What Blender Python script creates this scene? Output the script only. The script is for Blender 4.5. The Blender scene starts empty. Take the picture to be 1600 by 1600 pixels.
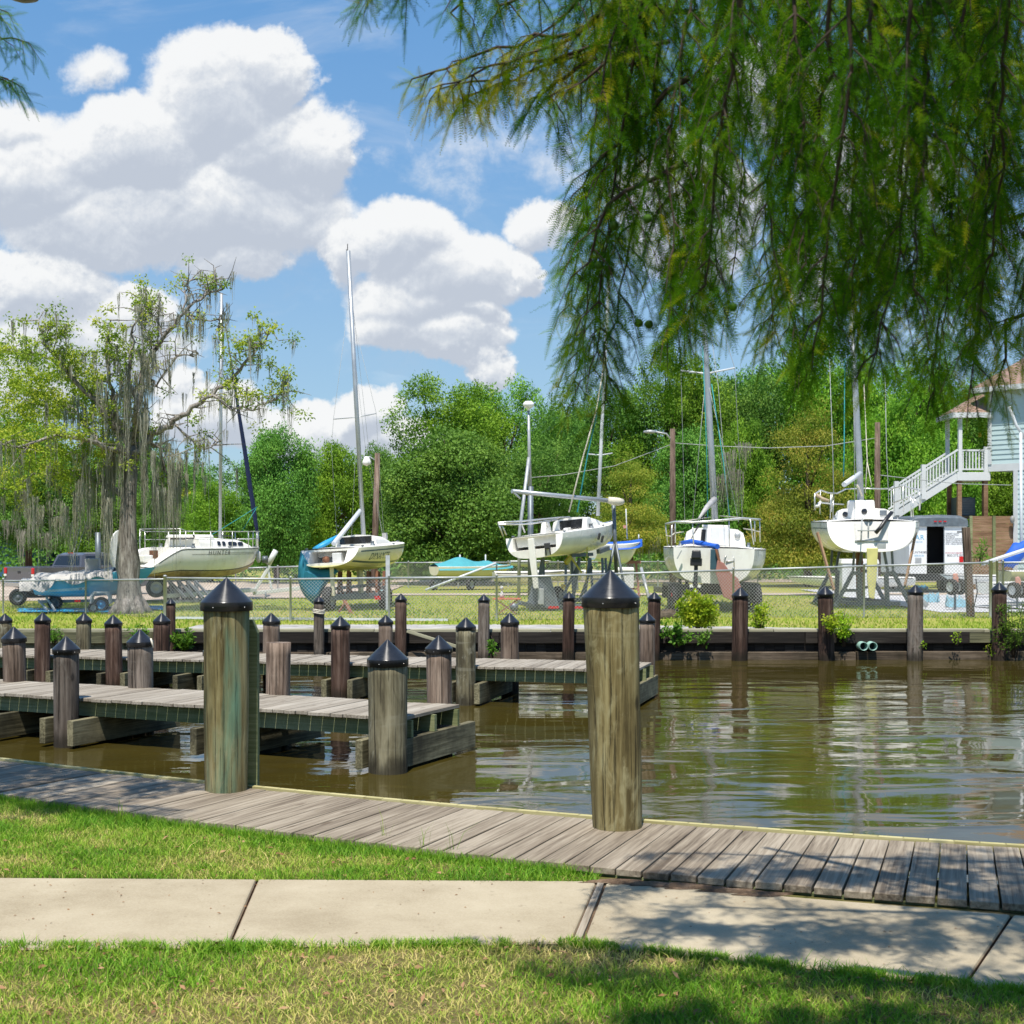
import bpy, math, random
import numpy as np
from mathutils import Vector, Matrix

R = math.radians
random.seed(11)
rng = np.random.default_rng(11)
C = bpy.context.scene.collection
scn = bpy.context.scene

# ------------------------------------------------------------------ camera, sky, sun, exposure
F, HX, HY, EYE = 2200.0, 800.0, 848.0, 2.34      # focal length in photo pixels, horizon row, eye height over the water

cam_d = bpy.data.cameras.new("camera")
cam = bpy.data.objects.new("camera", cam_d)
C.objects.link(cam)
cam.location = (0, 0, EYE)
cam.rotation_euler = (R(90), 0, 0)
cam_d.sensor_fit = 'HORIZONTAL'
cam_d.sensor_width = 36
cam_d.lens = 36 * F / 1600
cam_d.shift_y = (HY - 800) / 1600
cam_d.clip_start, cam_d.clip_end = 0.05, 3000
cam_d.dof.use_dof = True
cam_d.dof.focus_distance = 12.0
cam_d.dof.aperture_fstop = 8.0
scn.camera = cam

SUN_EL, SUN_AZ = R(65), R(10)                      # the sun stands high behind the camera, a little to the left
sun_vec = Vector((-math.sin(SUN_AZ) * math.cos(SUN_EL), -math.cos(SUN_AZ) * math.cos(SUN_EL), math.sin(SUN_EL)))
sl = bpy.data.lights.new("sun", 'SUN')
sl.energy = 4.6
sl.angle = R(0.55)
sl.color = (1.0, 0.94, 0.84)
so = bpy.data.objects.new("sun", sl)
C.objects.link(so)
so.location = sun_vec * 60
so.rotation_euler = sun_vec.to_track_quat('Z', 'Y').to_euler()

scn.view_settings.view_transform = 'Standard'
scn.view_settings.look = 'None'
scn.view_settings.gamma = 1
scn.view_settings.exposure = 0.55
scn.cycles.use_denoising = True
scn.cycles.max_bounces = 8
scn.cycles.transparent_max_bounces = 8
scn.cycles.caustics_reflective = False
scn.cycles.caustics_refractive = False
scn.cycles.sample_clamp_indirect = 6

class N:
    """small helper round a node tree"""
    def __init__(s, tree): s.t = tree; s.n = tree.nodes; s.l = tree.links
    def new(s, kind, **kw):
        n = s.n.new(kind)
        for k, v in kw.items(): setattr(n, k, v)
        return n
    def put(s, sock, v):
        if isinstance(v, bpy.types.NodeSocket): s.l.new(v, sock)
        elif v is not None: sock.default_value = v
    def math(s, op, a, b=None, c=None, clamp=False):
        n = s.new('ShaderNodeMath', operation=op, use_clamp=clamp)
        s.put(n.inputs[0], a); s.put(n.inputs[1], b)
        if c is not None: s.put(n.inputs[2], c)
        return n.outputs[0]
    def vmath(s, op, a, b=None):
        n = s.new('ShaderNodeVectorMath', operation=op)
        s.put(n.inputs[0], a)
        if b is not None: s.put(n.inputs[1], b)
        return n.outputs[0]
    def mapr(s, v, a, b, c=0.0, d=1.0, smooth=False):
        n = s.new('ShaderNodeMapRange', interpolation_type='SMOOTHSTEP' if smooth else 'LINEAR')
        s.put(n.inputs[0], v)
        for i, q in enumerate((a, b, c, d)): s.put(n.inputs[i + 1], q)
        return n.outputs[0]
    def noise(s, vec, scale=5, detail=4, rough=0.55, dist=0.0, w=None):
        n = s.new('ShaderNodeTexNoise')
        s.put(n.inputs['Vector'], vec); n.inputs['Scale'].default_value = scale
        n.inputs['Detail'].default_value = detail; n.inputs['Roughness'].default_value = rough
        n.inputs['Distortion'].default_value = dist
        return n
    def ramp(s, v, stops, interp='LINEAR'):
        n = s.new('ShaderNodeValToRGB')
        cr = n.color_ramp; cr.interpolation = interp
        while len(cr.elements) < len(stops): cr.elements.new(0.5)
        for e, (p, c) in zip(cr.elements, stops):
            e.position = p; e.color = (c[0], c[1], c[2], 1)
        s.put(n.inputs[0], v)
        return n.outputs[0]
    def mix(s, f, a, b, mode='MIX'):
        n = s.new('ShaderNodeMix', data_type='RGBA', blend_type=mode)
        s.put(n.inputs[0], f)
        s.put(n.inputs[6], a if isinstance(a, bpy.types.NodeSocket) else (*a[:3], 1))
        s.put(n.inputs[7], b if isinstance(b, bpy.types.NodeSocket) else (*b[:3], 1))
        return n.outputs[2]
    def scale(s, vec, sc):
        n = s.new('ShaderNodeMapping'); s.put(n.inputs['Vector'], vec)
        n.inputs['Scale'].default_value = sc
        return n.outputs[0]

def sky():
    w = bpy.data.worlds.new("World"); scn.world = w; w.use_nodes = True
    g = N(w.node_tree); g.n.clear()
    out = g.new('ShaderNodeOutputWorld'); bg = g.new('ShaderNodeBackground')
    st = g.new('ShaderNodeTexSky', sky_type='NISHITA')
    st.sun_disc = False
    st.sun_elevation = SUN_EL
    st.sun_rotation = math.atan2(sun_vec.x, sun_vec.y)
    st.altitude = 0; st.air_density = 1.0; st.dust_density = 0.35; st.ozone_density = 2.6
    # cumulus: soft blobs in the plane of directions in front of the lens (u right, v up), broken up by noise
    tree = bpy.data.node_groups.new("cloud_density", 'ShaderNodeTree')
    tree.interface.new_socket("P", in_out='INPUT', socket_type='NodeSocketVector')
    tree.interface.new_socket("D", in_out='OUTPUT', socket_type='NodeSocketFloat')
    h = N(tree); gi = h.new('NodeGroupInput'); go = h.new('NodeGroupOutput')
    P = gi.outputs[0]
    wn = h.noise(P, 7.0, 9, 0.62).outputs['Color']
    wrp = h.vmath('MULTIPLY', h.vmath('SUBTRACT', wn, (0.5, 0.5, 0.5)), (0.10, 0.085, 0.0))
    Q = h.vmath('ADD', P, wrp)
    blobs = [  # px, py, rx, ry, strength
        (345, 150, 150, 120, 1.0), (425, 100, 90, 72, 1.0), (205, 235, 150, 95, 1.0), (70, 290, 150, 110, 1.0), (430, 235, 135, 120, 1.0),
        (320, 335, 240, 105, 1.0), (150, 370, 170, 70, .8), (500, 245, 62, 60, .9), (350, 420, 90, 45, .75), (40, 185, 75, 45, .6), (140, 108, 48, 34, .30),
        (620, 375, 115, 78, 1.0), (710, 425, 140, 85, 1.0), (830, 420, 42, 52, .95), (525, 395, 62, 70, .85), (640, 480, 120, 60, .8),
        (700, 535, 110, 42, .9), (765, 572, 52, 34, .9), (610, 520, 85, 45, .75), (740, 500, 60, 30, .8),
        (60, 470, 135, 72, 1.0), (215, 492, 75, 45, .9), (120, 540, 210, 60, .9), (20, 600, 120, 80, .7),
        (470, 668, 150, 44, .95), (580, 655, 52, 42, .9), (340, 640, 110, 60, .9), (285, 600, 50, 36, .7), (640, 690, 80, 40, .6),
        (852, 348, 62, 40, .62), (1070, 330, 110, 130, .85), (1000, 290, 70, 60, .6), (1220, 130, 120, 90, .8), (1380, 280, 150, 110, .7), (1250, 430, 70, 60, .6),
        (770, 250, 170, 60, .10), (-180, 330, 190, 190, 1.0), (-420, 500, 200, 130, 1.0), (1900, 350, 260, 160, .9), (2300, 560, 260, 100, .9), (500, -420, 420, 190, .9), (1500, -600, 330, 170, .8), (-500, -300, 300, 200, .8)]
    acc = None
    for (px, py, rx, ry, s_) in blobs:
        c = ((px - HX) / F, (HY - py) / F, 0)
        d = h.vmath('MULTIPLY', h.vmath('SUBTRACT', Q, c), (F / rx, F / ry, 0))
        ln = h.new('ShaderNodeVectorMath', operation='DOT_PRODUCT')
        h.put(ln.inputs[0], d); h.put(ln.inputs[1], d)
        b = h.math('MULTIPLY', h.math('SUBTRACT', 1.0, ln.outputs['Value']), s_)
        acc = b if acc is None else h.math('SMOOTH_MAX', acc, b, 0.12)
    fb = h.noise(P, 22.0, 10, 0.64, 0.2).outputs['Fac']
    acc = h.math('ADD', acc, h.math('MULTIPLY', h.math('SUBTRACT', fb, 0.5), 0.78))
    h.put(go.inputs[0], acc)

    tc = g.new('ShaderNodeTexCoord')
    sx = g.new('ShaderNodeSeparateXYZ'); g.put(sx.inputs[0], tc.outputs['Generated'])
    yy = g.math('MAXIMUM', sx.outputs[1], 0.06)
    cx = g.new('ShaderNodeCombineXYZ')
    g.put(cx.inputs[0], g.math('DIVIDE', sx.outputs[0], yy)); g.put(cx.inputs[1], g.math('DIVIDE', sx.outputs[2], yy))
    P0 = cx.outputs[0]
    def dens(vec):
        n = g.new('ShaderNodeGroup'); n.node_tree = tree; g.put(n.inputs[0], vec); return n.outputs[0]
    d0 = dens(P0)
    d1 = dens(g.vmath('ADD', P0, (-0.004, 0.020, 0)))        # how much cloud lies above: the underside is greyer
    d2 = dens(g.vmath('ADD', P0, (-0.002, 0.006, 0)))
    wis = g.noise(g.scale(P0, (3.0, 9.0, 1)), 1.6, 7, 0.6, 0.8).outputs['Fac']
    cover = g.mapr(d0, -0.04, 0.34, 0, 1, True)
    cover = g.math('MAXIMUM', cover, g.mapr(wis, 0.48, 0.80, 0, 0.42, True))
    relief = g.math('MULTIPLY', g.math('SUBTRACT', d2, d0), 1.7)
    under = g.math('ADD', g.math('MULTIPLY', g.math('SUBTRACT', d1, 0.25), 0.62), relief)
    tone = g.mapr(under, -0.25, 0.62, 1.0, 0.0, True)
    ccol = g.ramp(tone, [(0.0, (0.37, 0.405, 0.465)), (0.40, (0.455, 0.485, 0.53)), (0.75, (0.55, 0.567, 0.588)), (1.0, (0.645, 0.65, 0.65))])
    front = g.mapr(sx.outputs[1], 0.06, 0.25, 0, 1)
    low = g.mapr(sx.outputs[2], 0.0, 0.03, 0, 1)
    cover = g.math('MULTIPLY', g.math('MULTIPLY', cover, front), low)
    cover = g.math('MULTIPLY', cover, 0.97)
    sk = g.vmath('MULTIPLY', st.outputs[0], (SKY * .92, SKY * 1.02, SKY * 1.06))
    # a hazier, more even summer blue than the clear sky model gives
    hz = g.ramp(sx.outputs[2], [(0.0, (.255, .375, .49)), (.14, (.205, .345, .505)), (.27, (.130, .285, .515)), (.42, (.075, .235, .50)), (1.0, (.05, .16, .40))])
    sk = g.mix(0.68, sk, hz)
    g.put(bg.inputs['Color'], g.mix(cover, sk, ccol))
    bg.inputs['Strength'].default_value = 1.0
    g.l.new(bg.outputs[0], out.inputs[0])
    w.cycles.sampling_method = 'MANUAL'; w.cycles.sample_map_resolution = 512
SKY = 0.092
sky()

# ------------------------------------------------------------------ small geometry kit
def W(px, py, d):
    """the point at photo pixel px, py and distance d"""
    return Vector(((px - HX) / F * d, d, EYE - (py - HY) / F * d))
def G(px, py, z):
    """the point of the level z seen at photo pixel px, py"""
    d = F * (EYE - z) / (py - HY)
    return Vector(((px - HX) / F * d, d, z))
def X(px, d): return (px - HX) / F * d
def Z(py, d): return EYE - (py - HY) / F * d

class MB:
    """collects shapes; build() links them as ONE mesh object"""
    def __init__(s): s.v = []; s.f = []; s.lc = []; s.sm = []
    def add(s, verts, faces, lc=None, smooth=False):
        o = len(s.v)
        s.v.extend([tuple(p) for p in verts])
        s.lc.extend([tuple(p) for p in (lc if lc is not None else verts)])
        s.f.extend([tuple(i + o for i in f) for f in faces])
        s.sm.extend([smooth] * len(faces))
        return s
    def box(s, c, size, rot=None, taper=1.0):
        hx, hy, hz = size[0] / 2, size[1] / 2, size[2] / 2
        loc = [Vector((x, y, z)) for z in (-hz, hz) for (x, y) in ((-hx, -hy), (hx, -hy), (hx, hy), (-hx, hy))]
        if taper != 1.0:
            for p in loc[4:]: p.x *= taper; p.y *= taper
        off = Vector((random.uniform(0, 50), random.uniform(0, 50), random.uniform(0, 50)))
        M = rot if rot is not None else Matrix.Identity(3)
        c = Vector(c)
        s.add([M @ p + c for p in loc], [(3, 2, 1, 0), (4, 5, 6, 7), (0, 1, 5, 4), (1, 2, 6, 5), (2, 3, 7, 6), (3, 0, 4, 7)], [p + off for p in loc])
        return s
    def beam(s, p0, p1, w, h, up=(0, 0, 1)):
        """a bar from p0 to p1, w wide, h high; lc.x runs along it"""
        p0, p1 = Vector(p0), Vector(p1)
        d = p1 - p0; L = d.length; d.normalize()
        u = Vector(up)
        if abs(d.dot(u)) > 0.98: u = Vector((0, 1, 0))
        y = u.cross(d).normalized(); z = d.cross(y)
        return s.box((p0 + p1) / 2, (L, w, h), Matrix((d, y, z)).transposed())
    def tube(s, pts, r, n=8, cap=True, smooth=True, flat=1.0):
        pts = [Vector(p) for p in pts]
        if not hasattr(r, '__len__'): r = [r] * len(pts)
        V = []; L = []; t0 = None; along = 0
        for i, p in enumerate(pts):
            a = pts[max(i - 1, 0)]; b = pts[min(i + 1, len(pts) - 1)]
            t = (b - a)
            if t.length < 1e-9: t = Vector((0, 0, 1))
            t.normalize()
            if t0 is None:
                u = Vector((0, 0, 1)) if abs(t.z) < 0.9 else Vector((0, 1, 0))
                e1 = u.cross(t).normalized()
            else:
                e1 = (e1 - t * e1.dot(t))
                if e1.length < 1e-6: e1 = Vector((1, 0, 0))
                e1.normalize()
            e2 = t.cross(e1); t0 = t
            if i: along += (p - pts[i - 1]).length
            for k in range(n):
                a_ = 2 * math.pi * k / n
                V.append(p + (e1 * math.cos(a_) + e2 * math.sin(a_) * flat) * r[i])
                L.append((along, math.cos(a_) * r[i], math.sin(a_) * r[i]))
        Fc = []
        for i in range(len(pts) - 1):
            for k in range(n):
                a = i * n + k; b = i * n + (k + 1) % n
                Fc.append((a, b, b + n, a + n))
        s.add(V, Fc, L, smooth)
        if cap:
            o = len(s.v) - len(V)
            s.f.append(tuple(o + k for k in reversed(range(n)))); s.sm.append(False)
            q = o + (len(pts) - 1) * n
            s.f.append(tuple(q + k for k in range(n))); s.sm.append(False)
        return s
    def lathe(s, prof, n=24, c=(0, 0, 0), smooth=True, M=None):
        c = Vector(c); V = []
        for (r, z) in prof:
            for k in range(n):
                a = 2 * math.pi * k / n
                p = Vector((r * math.cos(a), r * math.sin(a), z))
                V.append((M @ p if M else p) + c)
        Fc = []
        for i in range(len(prof) - 1):
            for k in range(n):
                a = i * n + k; b = i * n + (k + 1) % n
                Fc.append((a, b, b + n, a + n))
        return s.add(V, Fc, None, smooth)
    def grid(s, rows, smooth=True, closed=False):
        m = len(rows[0]); V = [p for r in rows for p in r]; Fc = []
        for i in range(len(rows) - 1):
            for k in range(m - (0 if closed else 1)):
                a = i * m + k; b = i * m + (k + 1) % m
                Fc.append((a, b, b + m, a + m))
        return s.add(V, Fc, None, smooth)
    def prism(s, poly, axis, depth, c=(0, 0, 0)):
        """a polygon of 2D points pushed depth along an axis; axis 'y': points are x,z, axis 'x': y,z, axis 'z': x,y"""
        c = Vector(c); n = len(poly); V = []
        for q in (-depth / 2, depth / 2):
            for (a, b) in poly:
                V.append(c + (Vector((a, q, b)) if axis == 'y' else Vector((q, a, b)) if axis == 'x' else Vector((a, b, q))))
        Fc = [tuple(range(n)), tuple(range(2 * n - 1, n - 1, -1))]
        for k in range(n):
            j = (k + 1) % n
            Fc.append((k, k + n, j + n, j))
        return s.add(V, Fc)
    def build(s, name, mat, parent=None, bevel=0.0, loc=None, smooth_all=False, recalc=True):
        me = bpy.data.meshes.new(name)
        me.from_pydata(s.v, [], s.f)
        at = me.attributes.new('lc', 'FLOAT_VECTOR', 'POINT')
        at.data.foreach_set('vector', np.array(s.lc, dtype=np.float32).ravel())
        me.polygons.foreach_set('use_smooth', [bool(x or smooth_all) for x in s.sm])
        me.materials.append(mat)
        me.update()
        if recalc:
            import bmesh
            bm = bmesh.new(); bm.from_mesh(me)
            bmesh.ops.recalc_face_normals(bm, faces=bm.faces)
            bm.to_mesh(me); bm.free()
        o = bpy.data.objects.new(name, me)
        C.objects.link(o)
        if parent: o.parent = parent
        if loc is not None: o.location = loc
        if bevel:
            b = o.modifiers.new('bevel', 'BEVEL'); b.width = bevel; b.segments = 2; b.limit_method = 'ANGLE'; b.angle_limit = R(40)
        return o

def fast_mesh(name, V, Fi, mat, parent=None, lc=None, rnd=None):
    """V (n,3), Fi (m,k) index arrays: one mesh object, quickly"""
    V = np.asarray(V, np.float32); Fi = np.asarray(Fi, np.int32)
    m, k = Fi.shape
    me = bpy.data.meshes.new(name)
    me.vertices.add(len(V)); me.vertices.foreach_set('co', V.ravel())
    me.loops.add(m * k); me.loops.foreach_set('vertex_index', Fi.ravel())
    me.polygons.add(m); me.polygons.foreach_set('loop_start', np.arange(0, m * k, k, dtype=np.int32))
    if rnd is not None:
        at = me.attributes.new('rnd', 'FLOAT', 'POINT'); at.data.foreach_set('value', np.asarray(rnd, np.float32))
    me.materials.append(mat)
    me.update(calc_edges=True)
    o = bpy.data.objects.new(name, me); C.objects.link(o)
    if parent: o.parent = parent
    return o

def tag(o, label=None, cat=None, group=None, kind=None):
    if label: o['label'] = label
    if cat: o['category'] = cat
    if group: o['group'] = group
    if kind: o['kind'] = kind
    return o
def thing(name, loc, label, cat, group=None, rz=0.0):
    o = bpy.data.objects.new(name, None); C.objects.link(o)
    o.empty_display_size = 0.2
    o.location = loc; o.rotation_euler = (0, 0, rz)
    return tag(o, label, cat, group)
def kids(o): return [c for c in bpy.data.objects if c.parent == o]
def copy_tree(o, loc=None, rz=None, label=None, scale=None, group=None):
    def rec(a, par):
        c = a.copy(); C.objects.link(c)
        if par: c.parent = par
        for ch in kids(a): rec(ch, c)
        return c
    c = rec(o, None)
    if loc is not None: c.location = loc
    if rz is not None: c.rotation_euler = (0, 0, rz)
    if scale is not None: c.scale = scale if hasattr(scale, '__len__') else (scale,) * 3
    if label: c['label'] = label
    if group: c['group'] = group
    return c

# ------------------------------------------------------------------ materials
def base_mat(name):
    m = bpy.data.materials.new(name); m.use_nodes = True
    g = N(m.node_tree); bs = g.n.get('Principled BSDF')
    return m, g, bs
def paint(name, col, rough=0.45, var=0.12, scale=4.0, bump=0.0, metal=0.0, spec=0.5, dirt=None, dirt_amt=0.35, coat=0.0):
    """a coloured surface with slight uneven wear"""
    m, g, bs = base_mat(name)
    tc = g.new('ShaderNodeTexCoord')
    n1 = g.noise(tc.outputs['Object'], scale, 6, 0.6)
    dark = [c * (1 - var) for c in col]; lite = [min(1, c * (1 + var * .6)) for c in col]
    c = g.ramp(n1.outputs['Fac'], [(0.3, dark), (0.7, lite)])
    if dirt:
        n2 = g.noise(g.scale(tc.outputs['Object'], (scale * 1.2, scale * 1.2, scale * .5)), 1.3, 8, 0.68)
        c = g.mix(g.math('MULTIPLY', g.mapr(n2.outputs['Fac'], 0.48, 0.75), dirt_amt), c, dirt)
    g.put(bs.inputs['Base Color'], c)
    g.put(bs.inputs['Roughness'], g.mapr(n1.outputs['Fac'], 0.25, 0.75, max(rough - .08, .02), min(rough + .1, 1)))
    bs.inputs['Metallic'].default_value = metal
    bs.inputs['Specular IOR Level'].default_value = spec
    bs.inputs['Coat Weight'].default_value = coat
    if bump:
        b = g.new('ShaderNodeBump'); b.inputs['Strength'].default_value = bump; b.inputs['Distance'].default_value = 0.02
        n3 = g.noise(tc.outputs['Object'], scale * 6, 5, 0.6)
        g.put(b.inputs['Height'], n3.outputs['Fac']); g.put(bs.inputs['Normal'], b.outputs[0])
    return m
def grain_wood(name, cols, rough=0.8, grain=1.0, knots=True, bump=0.5, algae=None, attr='lc'):
    """sawn timber: grain runs along lc.x, every board reads another piece of the pattern"""
    m, g, bs = base_mat(name)
    at = g.new('ShaderNodeAttribute', attribute_name='lc'); v = at.outputs['Vector']
    big = g.noise(g.scale(v, (0.35, 1.2, 1.2)), 1.1, 3, 0.5)
    st = g.noise(g.scale(v, (1.6 * grain, 42 * grain, 42 * grain)), 1.0, 7, 0.62, 0.35)
    fine = g.noise(g.scale(v, (3, 160, 160)), 1.0, 4, 0.6)
    k = g.math('ADD', g.math('MULTIPLY', st.outputs['Fac'], 0.72), g.math('MULTIPLY', big.outputs['Fac'], 0.55))
    c = g.ramp(k, [(0.46, cols[0]), (0.61, cols[1]), (0.77, cols[2])])
    crack = g.mapr(fine.outputs['Fac'], 0.60, 0.72)
    c = g.mix(g.math('MULTIPLY', crack, 0.5), c, [x * 0.35 for x in cols[0]])
    h = g.math('SUBTRACT', st.outputs['Fac'], g.math('MULTIPLY', crack, 0.6))
    if knots:
        vo = g.new('ShaderNodeTexVoronoi'); g.put(vo.inputs['Vector'], g.scale(v, (1.5, 5.5, 0.0))); vo.inputs['Scale'].default_value = 1.0
        kn = g.mapr(vo.outputs['Distance'], 0.05, 0.13, 1, 0, True)
        c = g.mix(g.math('MULTIPLY', kn, 0.55), c, (cols[0][0] * .75, cols[0][1] * .6, cols[0][2] * .45))
    if algae:
        na = g.noise(v, 1.6, 5, 0.6)
        c = g.mix(g.mapr(na.outputs['Fac'], 0.42, 0.68, 0, algae[3]), c, algae)
    g.put(bs.inputs['Base Color'], c)
    bs.inputs['Roughness'].default_value = rough
    bs.inputs['Specular IOR Level'].default_value = 0.25
    b = g.new('ShaderNodeBump'); b.inputs['Strength'].default_value = bump; b.inputs['Distance'].default_value = 0.004
    g.put(b.inputs['Height'], h); g.put(bs.inputs['Normal'], b.outputs[0])
    return m
def pile_wood(name, cols, streak=None, wet=True, patch=None):
    """round timber: checks and streaks run up the post; a dark wet band at the waterline of the world"""
    m, g, bs = base_mat(name)
    tc = g.new('ShaderNodeTexCoord'); oi = g.new('ShaderNodeObjectInfo')
    off = g.new('ShaderNodeCombineXYZ')
    g.put(off.inputs[0], g.math('MULTIPLY', oi.outputs['Random'], 37.0)); g.put(off.inputs[2], g.math('MULTIPLY', oi.outputs['Random'], 91.0))
    v = g.vmath('ADD', tc.outputs['Object'], off.outputs[0])
    st = g.noise(g.scale(v, (26, 26, 1.1)), 1.0, 8, 0.66, 0.4)
    big = g.noise(g.scale(v, (5.5, 5.5, 1.3)), 1.0, 6, 0.6, 0.6)
    ck = g.noise(g.scale(v, (48, 48, 0.8)), 1.0, 5, 0.62)
    k = g.math('ADD', g.math('MULTIPLY', st.outputs['Fac'], 0.62), g.math('MULTIPLY', big.outputs['Fac'], 0.62))
    c = g.ramp(k, [(0.50, cols[0]), (0.62, cols[1]), (0.76, cols[2])])
    crack = g.mapr(ck.outputs['Fac'], 0.565, 0.64)
    c = g.mix(g.math('MULTIPLY', crack, 0.72), c, [x * .22 for x in cols[0]])
    if streak:
        sn = g.noise(g.scale(v, (4.5, 4.5, .55)), 1.0, 5, 0.6, 0.5)
        c = g.mix(g.mapr(sn.outputs['Fac'], 0.50, 0.66, 0, streak[3]), c, streak)
    if patch:
        pn = g.noise(g.scale(v, (11, 11, 4.5)), 1.0, 6, 0.65, 1.2); pn2 = g.noise(g.scale(v, (3, 3, 1.6)), 1.0, 4, 0.6)
        pk = g.math('ADD', g.math('MULTIPLY', pn.outputs['Fac'], .6), g.math('MULTIPLY', pn2.outputs['Fac'], .5))
        c = g.mix(g.mapr(pk, 0.58, 0.68, 0, 0.75), c, patch)
        rg_ = g.noise(g.scale(v, (.8, .8, 7.0)), 1.0, 3, 0.5, 0.8)
        c = g.mix(g.mapr(rg_.outputs['Fac'], 0.62, 0.68, 0, 0.30), c, patch)
        kv = g.new('ShaderNodeTexVoronoi'); g.put(kv.inputs['Vector'], g.scale(v, (5, 5, 2.6))); kv.inputs['Scale'].default_value = 1.0
        c = g.mix(g.mapr(kv.outputs['Distance'], 0.06, 0.17, 0.75, 0, True), c, [x * .3 for x in cols[0]])
    # the waterline keeps the wood black and damp
    if wet:
        ge = g.new('ShaderNodeNewGeometry'); sp = g.new('ShaderNodeSeparateXYZ'); g.put(sp.inputs[0], ge.outputs['Position'])
        zz = g.math('ADD', sp.outputs[2], g.math('MULTIPLY', g.math('SUBTRACT', big.outputs['Fac'], 0.5), 0.35))
        dp = g.mapr(zz, 0.06, 0.26, 0.8, 0.0, True)
        c = g.mix(dp, c, (0.02, 0.017, 0.011))
    hv = g.new('ShaderNodeHueSaturation'); g.put(hv.inputs['Color'], c)
    g.put(hv.inputs['Value'], g.mapr(oi.outputs['Random'], 0, 1, 0.78, 1.2))
    g.put(bs.inputs['Base Color'], hv.outputs[0])
    bs.inputs['Roughness'].default_value = 0.82; bs.inputs['Specular IOR Level'].default_value = 0.25
    h = g.math('SUBTRACT', g.math('ADD', st.outputs['Fac'], g.math('MULTIPLY', big.outputs['Fac'], .5)), g.math('MULTIPLY', crack, 0.9))
    b = g.new('ShaderNodeBump'); b.inputs['Strength'].default_value = 0.75; b.inputs['Distance'].default_value = 0.012
    g.put(b.inputs['Height'], h); g.put(bs.inputs['Normal'], b.outputs[0])
    return m
def leafy(name, cols, trans=0.35, rough=0.6, spec=0.2):
    """leaves: each leaf its own green, some light passes through"""
    m, g, bs = base_mat(name)
    at = g.new('ShaderNodeAttribute', attribute_name='rnd')
    oi = g.new('ShaderNodeObjectInfo')
    c = g.ramp(at.outputs['Fac'], [(i / (len(cols) - 1), q) for i, q in enumerate(cols)])
    hv = g.new('ShaderNodeHueSaturation'); g.put(hv.inputs['Color'], c)
    g.put(hv.inputs['Hue'], g.mapr(oi.outputs['Random'], 0, 1, 0.488, 0.512)); g.put(hv.inputs['Value'], g.mapr(oi.outputs['Random'], 0, 1, 0.86, 1.16))
    col = hv.outputs[0]
    g.put(bs.inputs['Base Color'], col); bs.inputs['Roughness'].default_value = rough; bs.inputs['Specular IOR Level'].default_value = spec
    tr = g.new('ShaderNodeBsdfTranslucent')
    g.put(tr.inputs['Color'], g.mix(0.5, col, (0.06, 0.17, 0.004), 'ADD'))
    mx = g.new('ShaderNodeMixShader'); mx.inputs[0].default_value = trans
    g.l.new(bs.outputs[0], mx.inputs[1]); g.l.new(tr.outputs[0], mx.inputs[2])
    g.l.new(mx.outputs[0], g.n['Material Output'].inputs['Surface'])
    return m
# ------------------------------------------------------------------ material set
M = {}
M['near_deck'] = grain_wood('weathered_boardwalk', [(0.105, 0.080, 0.057), (0.225, 0.185, 0.137), (0.355, 0.305, 0.235)], bump=0.6)
M['dock_deck'] = grain_wood('weathered_dock_boards', [(0.145, 0.120, 0.093), (0.265, 0.233, 0.188), (0.39, 0.353, 0.295)], bump=0.5)
M['new_wood'] = grain_wood('treated_edge_board', [(0.26, 0.23, 0.10), (0.40, 0.36, 0.17), (0.50, 0.45, 0.24)], bump=0.3)
M['green_wood'] = grain_wood('green_treated_beam', [(0.10, 0.115, 0.05), (0.19, 0.21, 0.10), (0.29, 0.30, 0.17)], bump=0.5, algae=(0.11, 0.15, 0.06, 0.6))
M['beam_wood'] = grain_wood('damp_cross_beam', [(0.06, 0.055, 0.03), (0.16, 0.145, 0.085), (0.32, 0.29, 0.18)], bump=0.7, algae=(0.02, 0.018, 0.012, 0.85))
M['black_wood'] = grain_wood('creosote_planks', [(0.008, 0.007, 0.006), (0.018, 0.015, 0.013), (0.045, 0.038, 0.032)], bump=0.6)
M['waler'] = grain_wood('waterline_timber', [(0.03, 0.022, 0.015), (0.10, 0.075, 0.052), (0.20, 0.16, 0.12)], bump=0.7, algae=(0.02, 0.018, 0.01, 0.8))
M['old_green'] = grain_wood('old_green_planks', [(0.05, 0.05, 0.028), (0.13, 0.13, 0.075), (0.23, 0.22, 0.14)], bump=0.6)
M['cap_wood'] = grain_wood('bulkhead_cap_board', [(0.16, 0.15, 0.10), (0.29, 0.28, 0.19), (0.40, 0.38, 0.28)], bump=0.4)
M['brown_fence'] = grain_wood('brown_fence_boards', [(0.10, 0.055, 0.03), (0.21, 0.125, 0.07), (0.32, 0.21, 0.13)], bump=0.5)
M['pile_big'] = pile_wood('green_treated_pile', [(0.074, 0.056, 0.021), (0.165, 0.131, 0.054), (0.29, 0.245, 0.118)], wet=False, patch=(0.33, 0.30, 0.165))
M['pile_big_green'] = pile_wood('copper_stained_pile', [(0.088, 0.069, 0.027), (0.185, 0.152, 0.066), (0.31, 0.275, 0.145)], streak=(0.13, 0.25, 0.17, 0.85), wet=False, patch=(0.27, 0.25, 0.15))
M['pile_brown'] = pile_wood('creosote_pile', [(0.030, 0.016, 0.011), (0.075, 0.043, 0.031), (0.155, 0.105, 0.082)])
M['pile_grey'] = pile_wood('grey_weathered_pile', [(0.055, 0.042, 0.034), (0.13, 0.105, 0.085), (0.22, 0.185, 0.155)], patch=(0.20, 0.18, 0.155))
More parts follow.
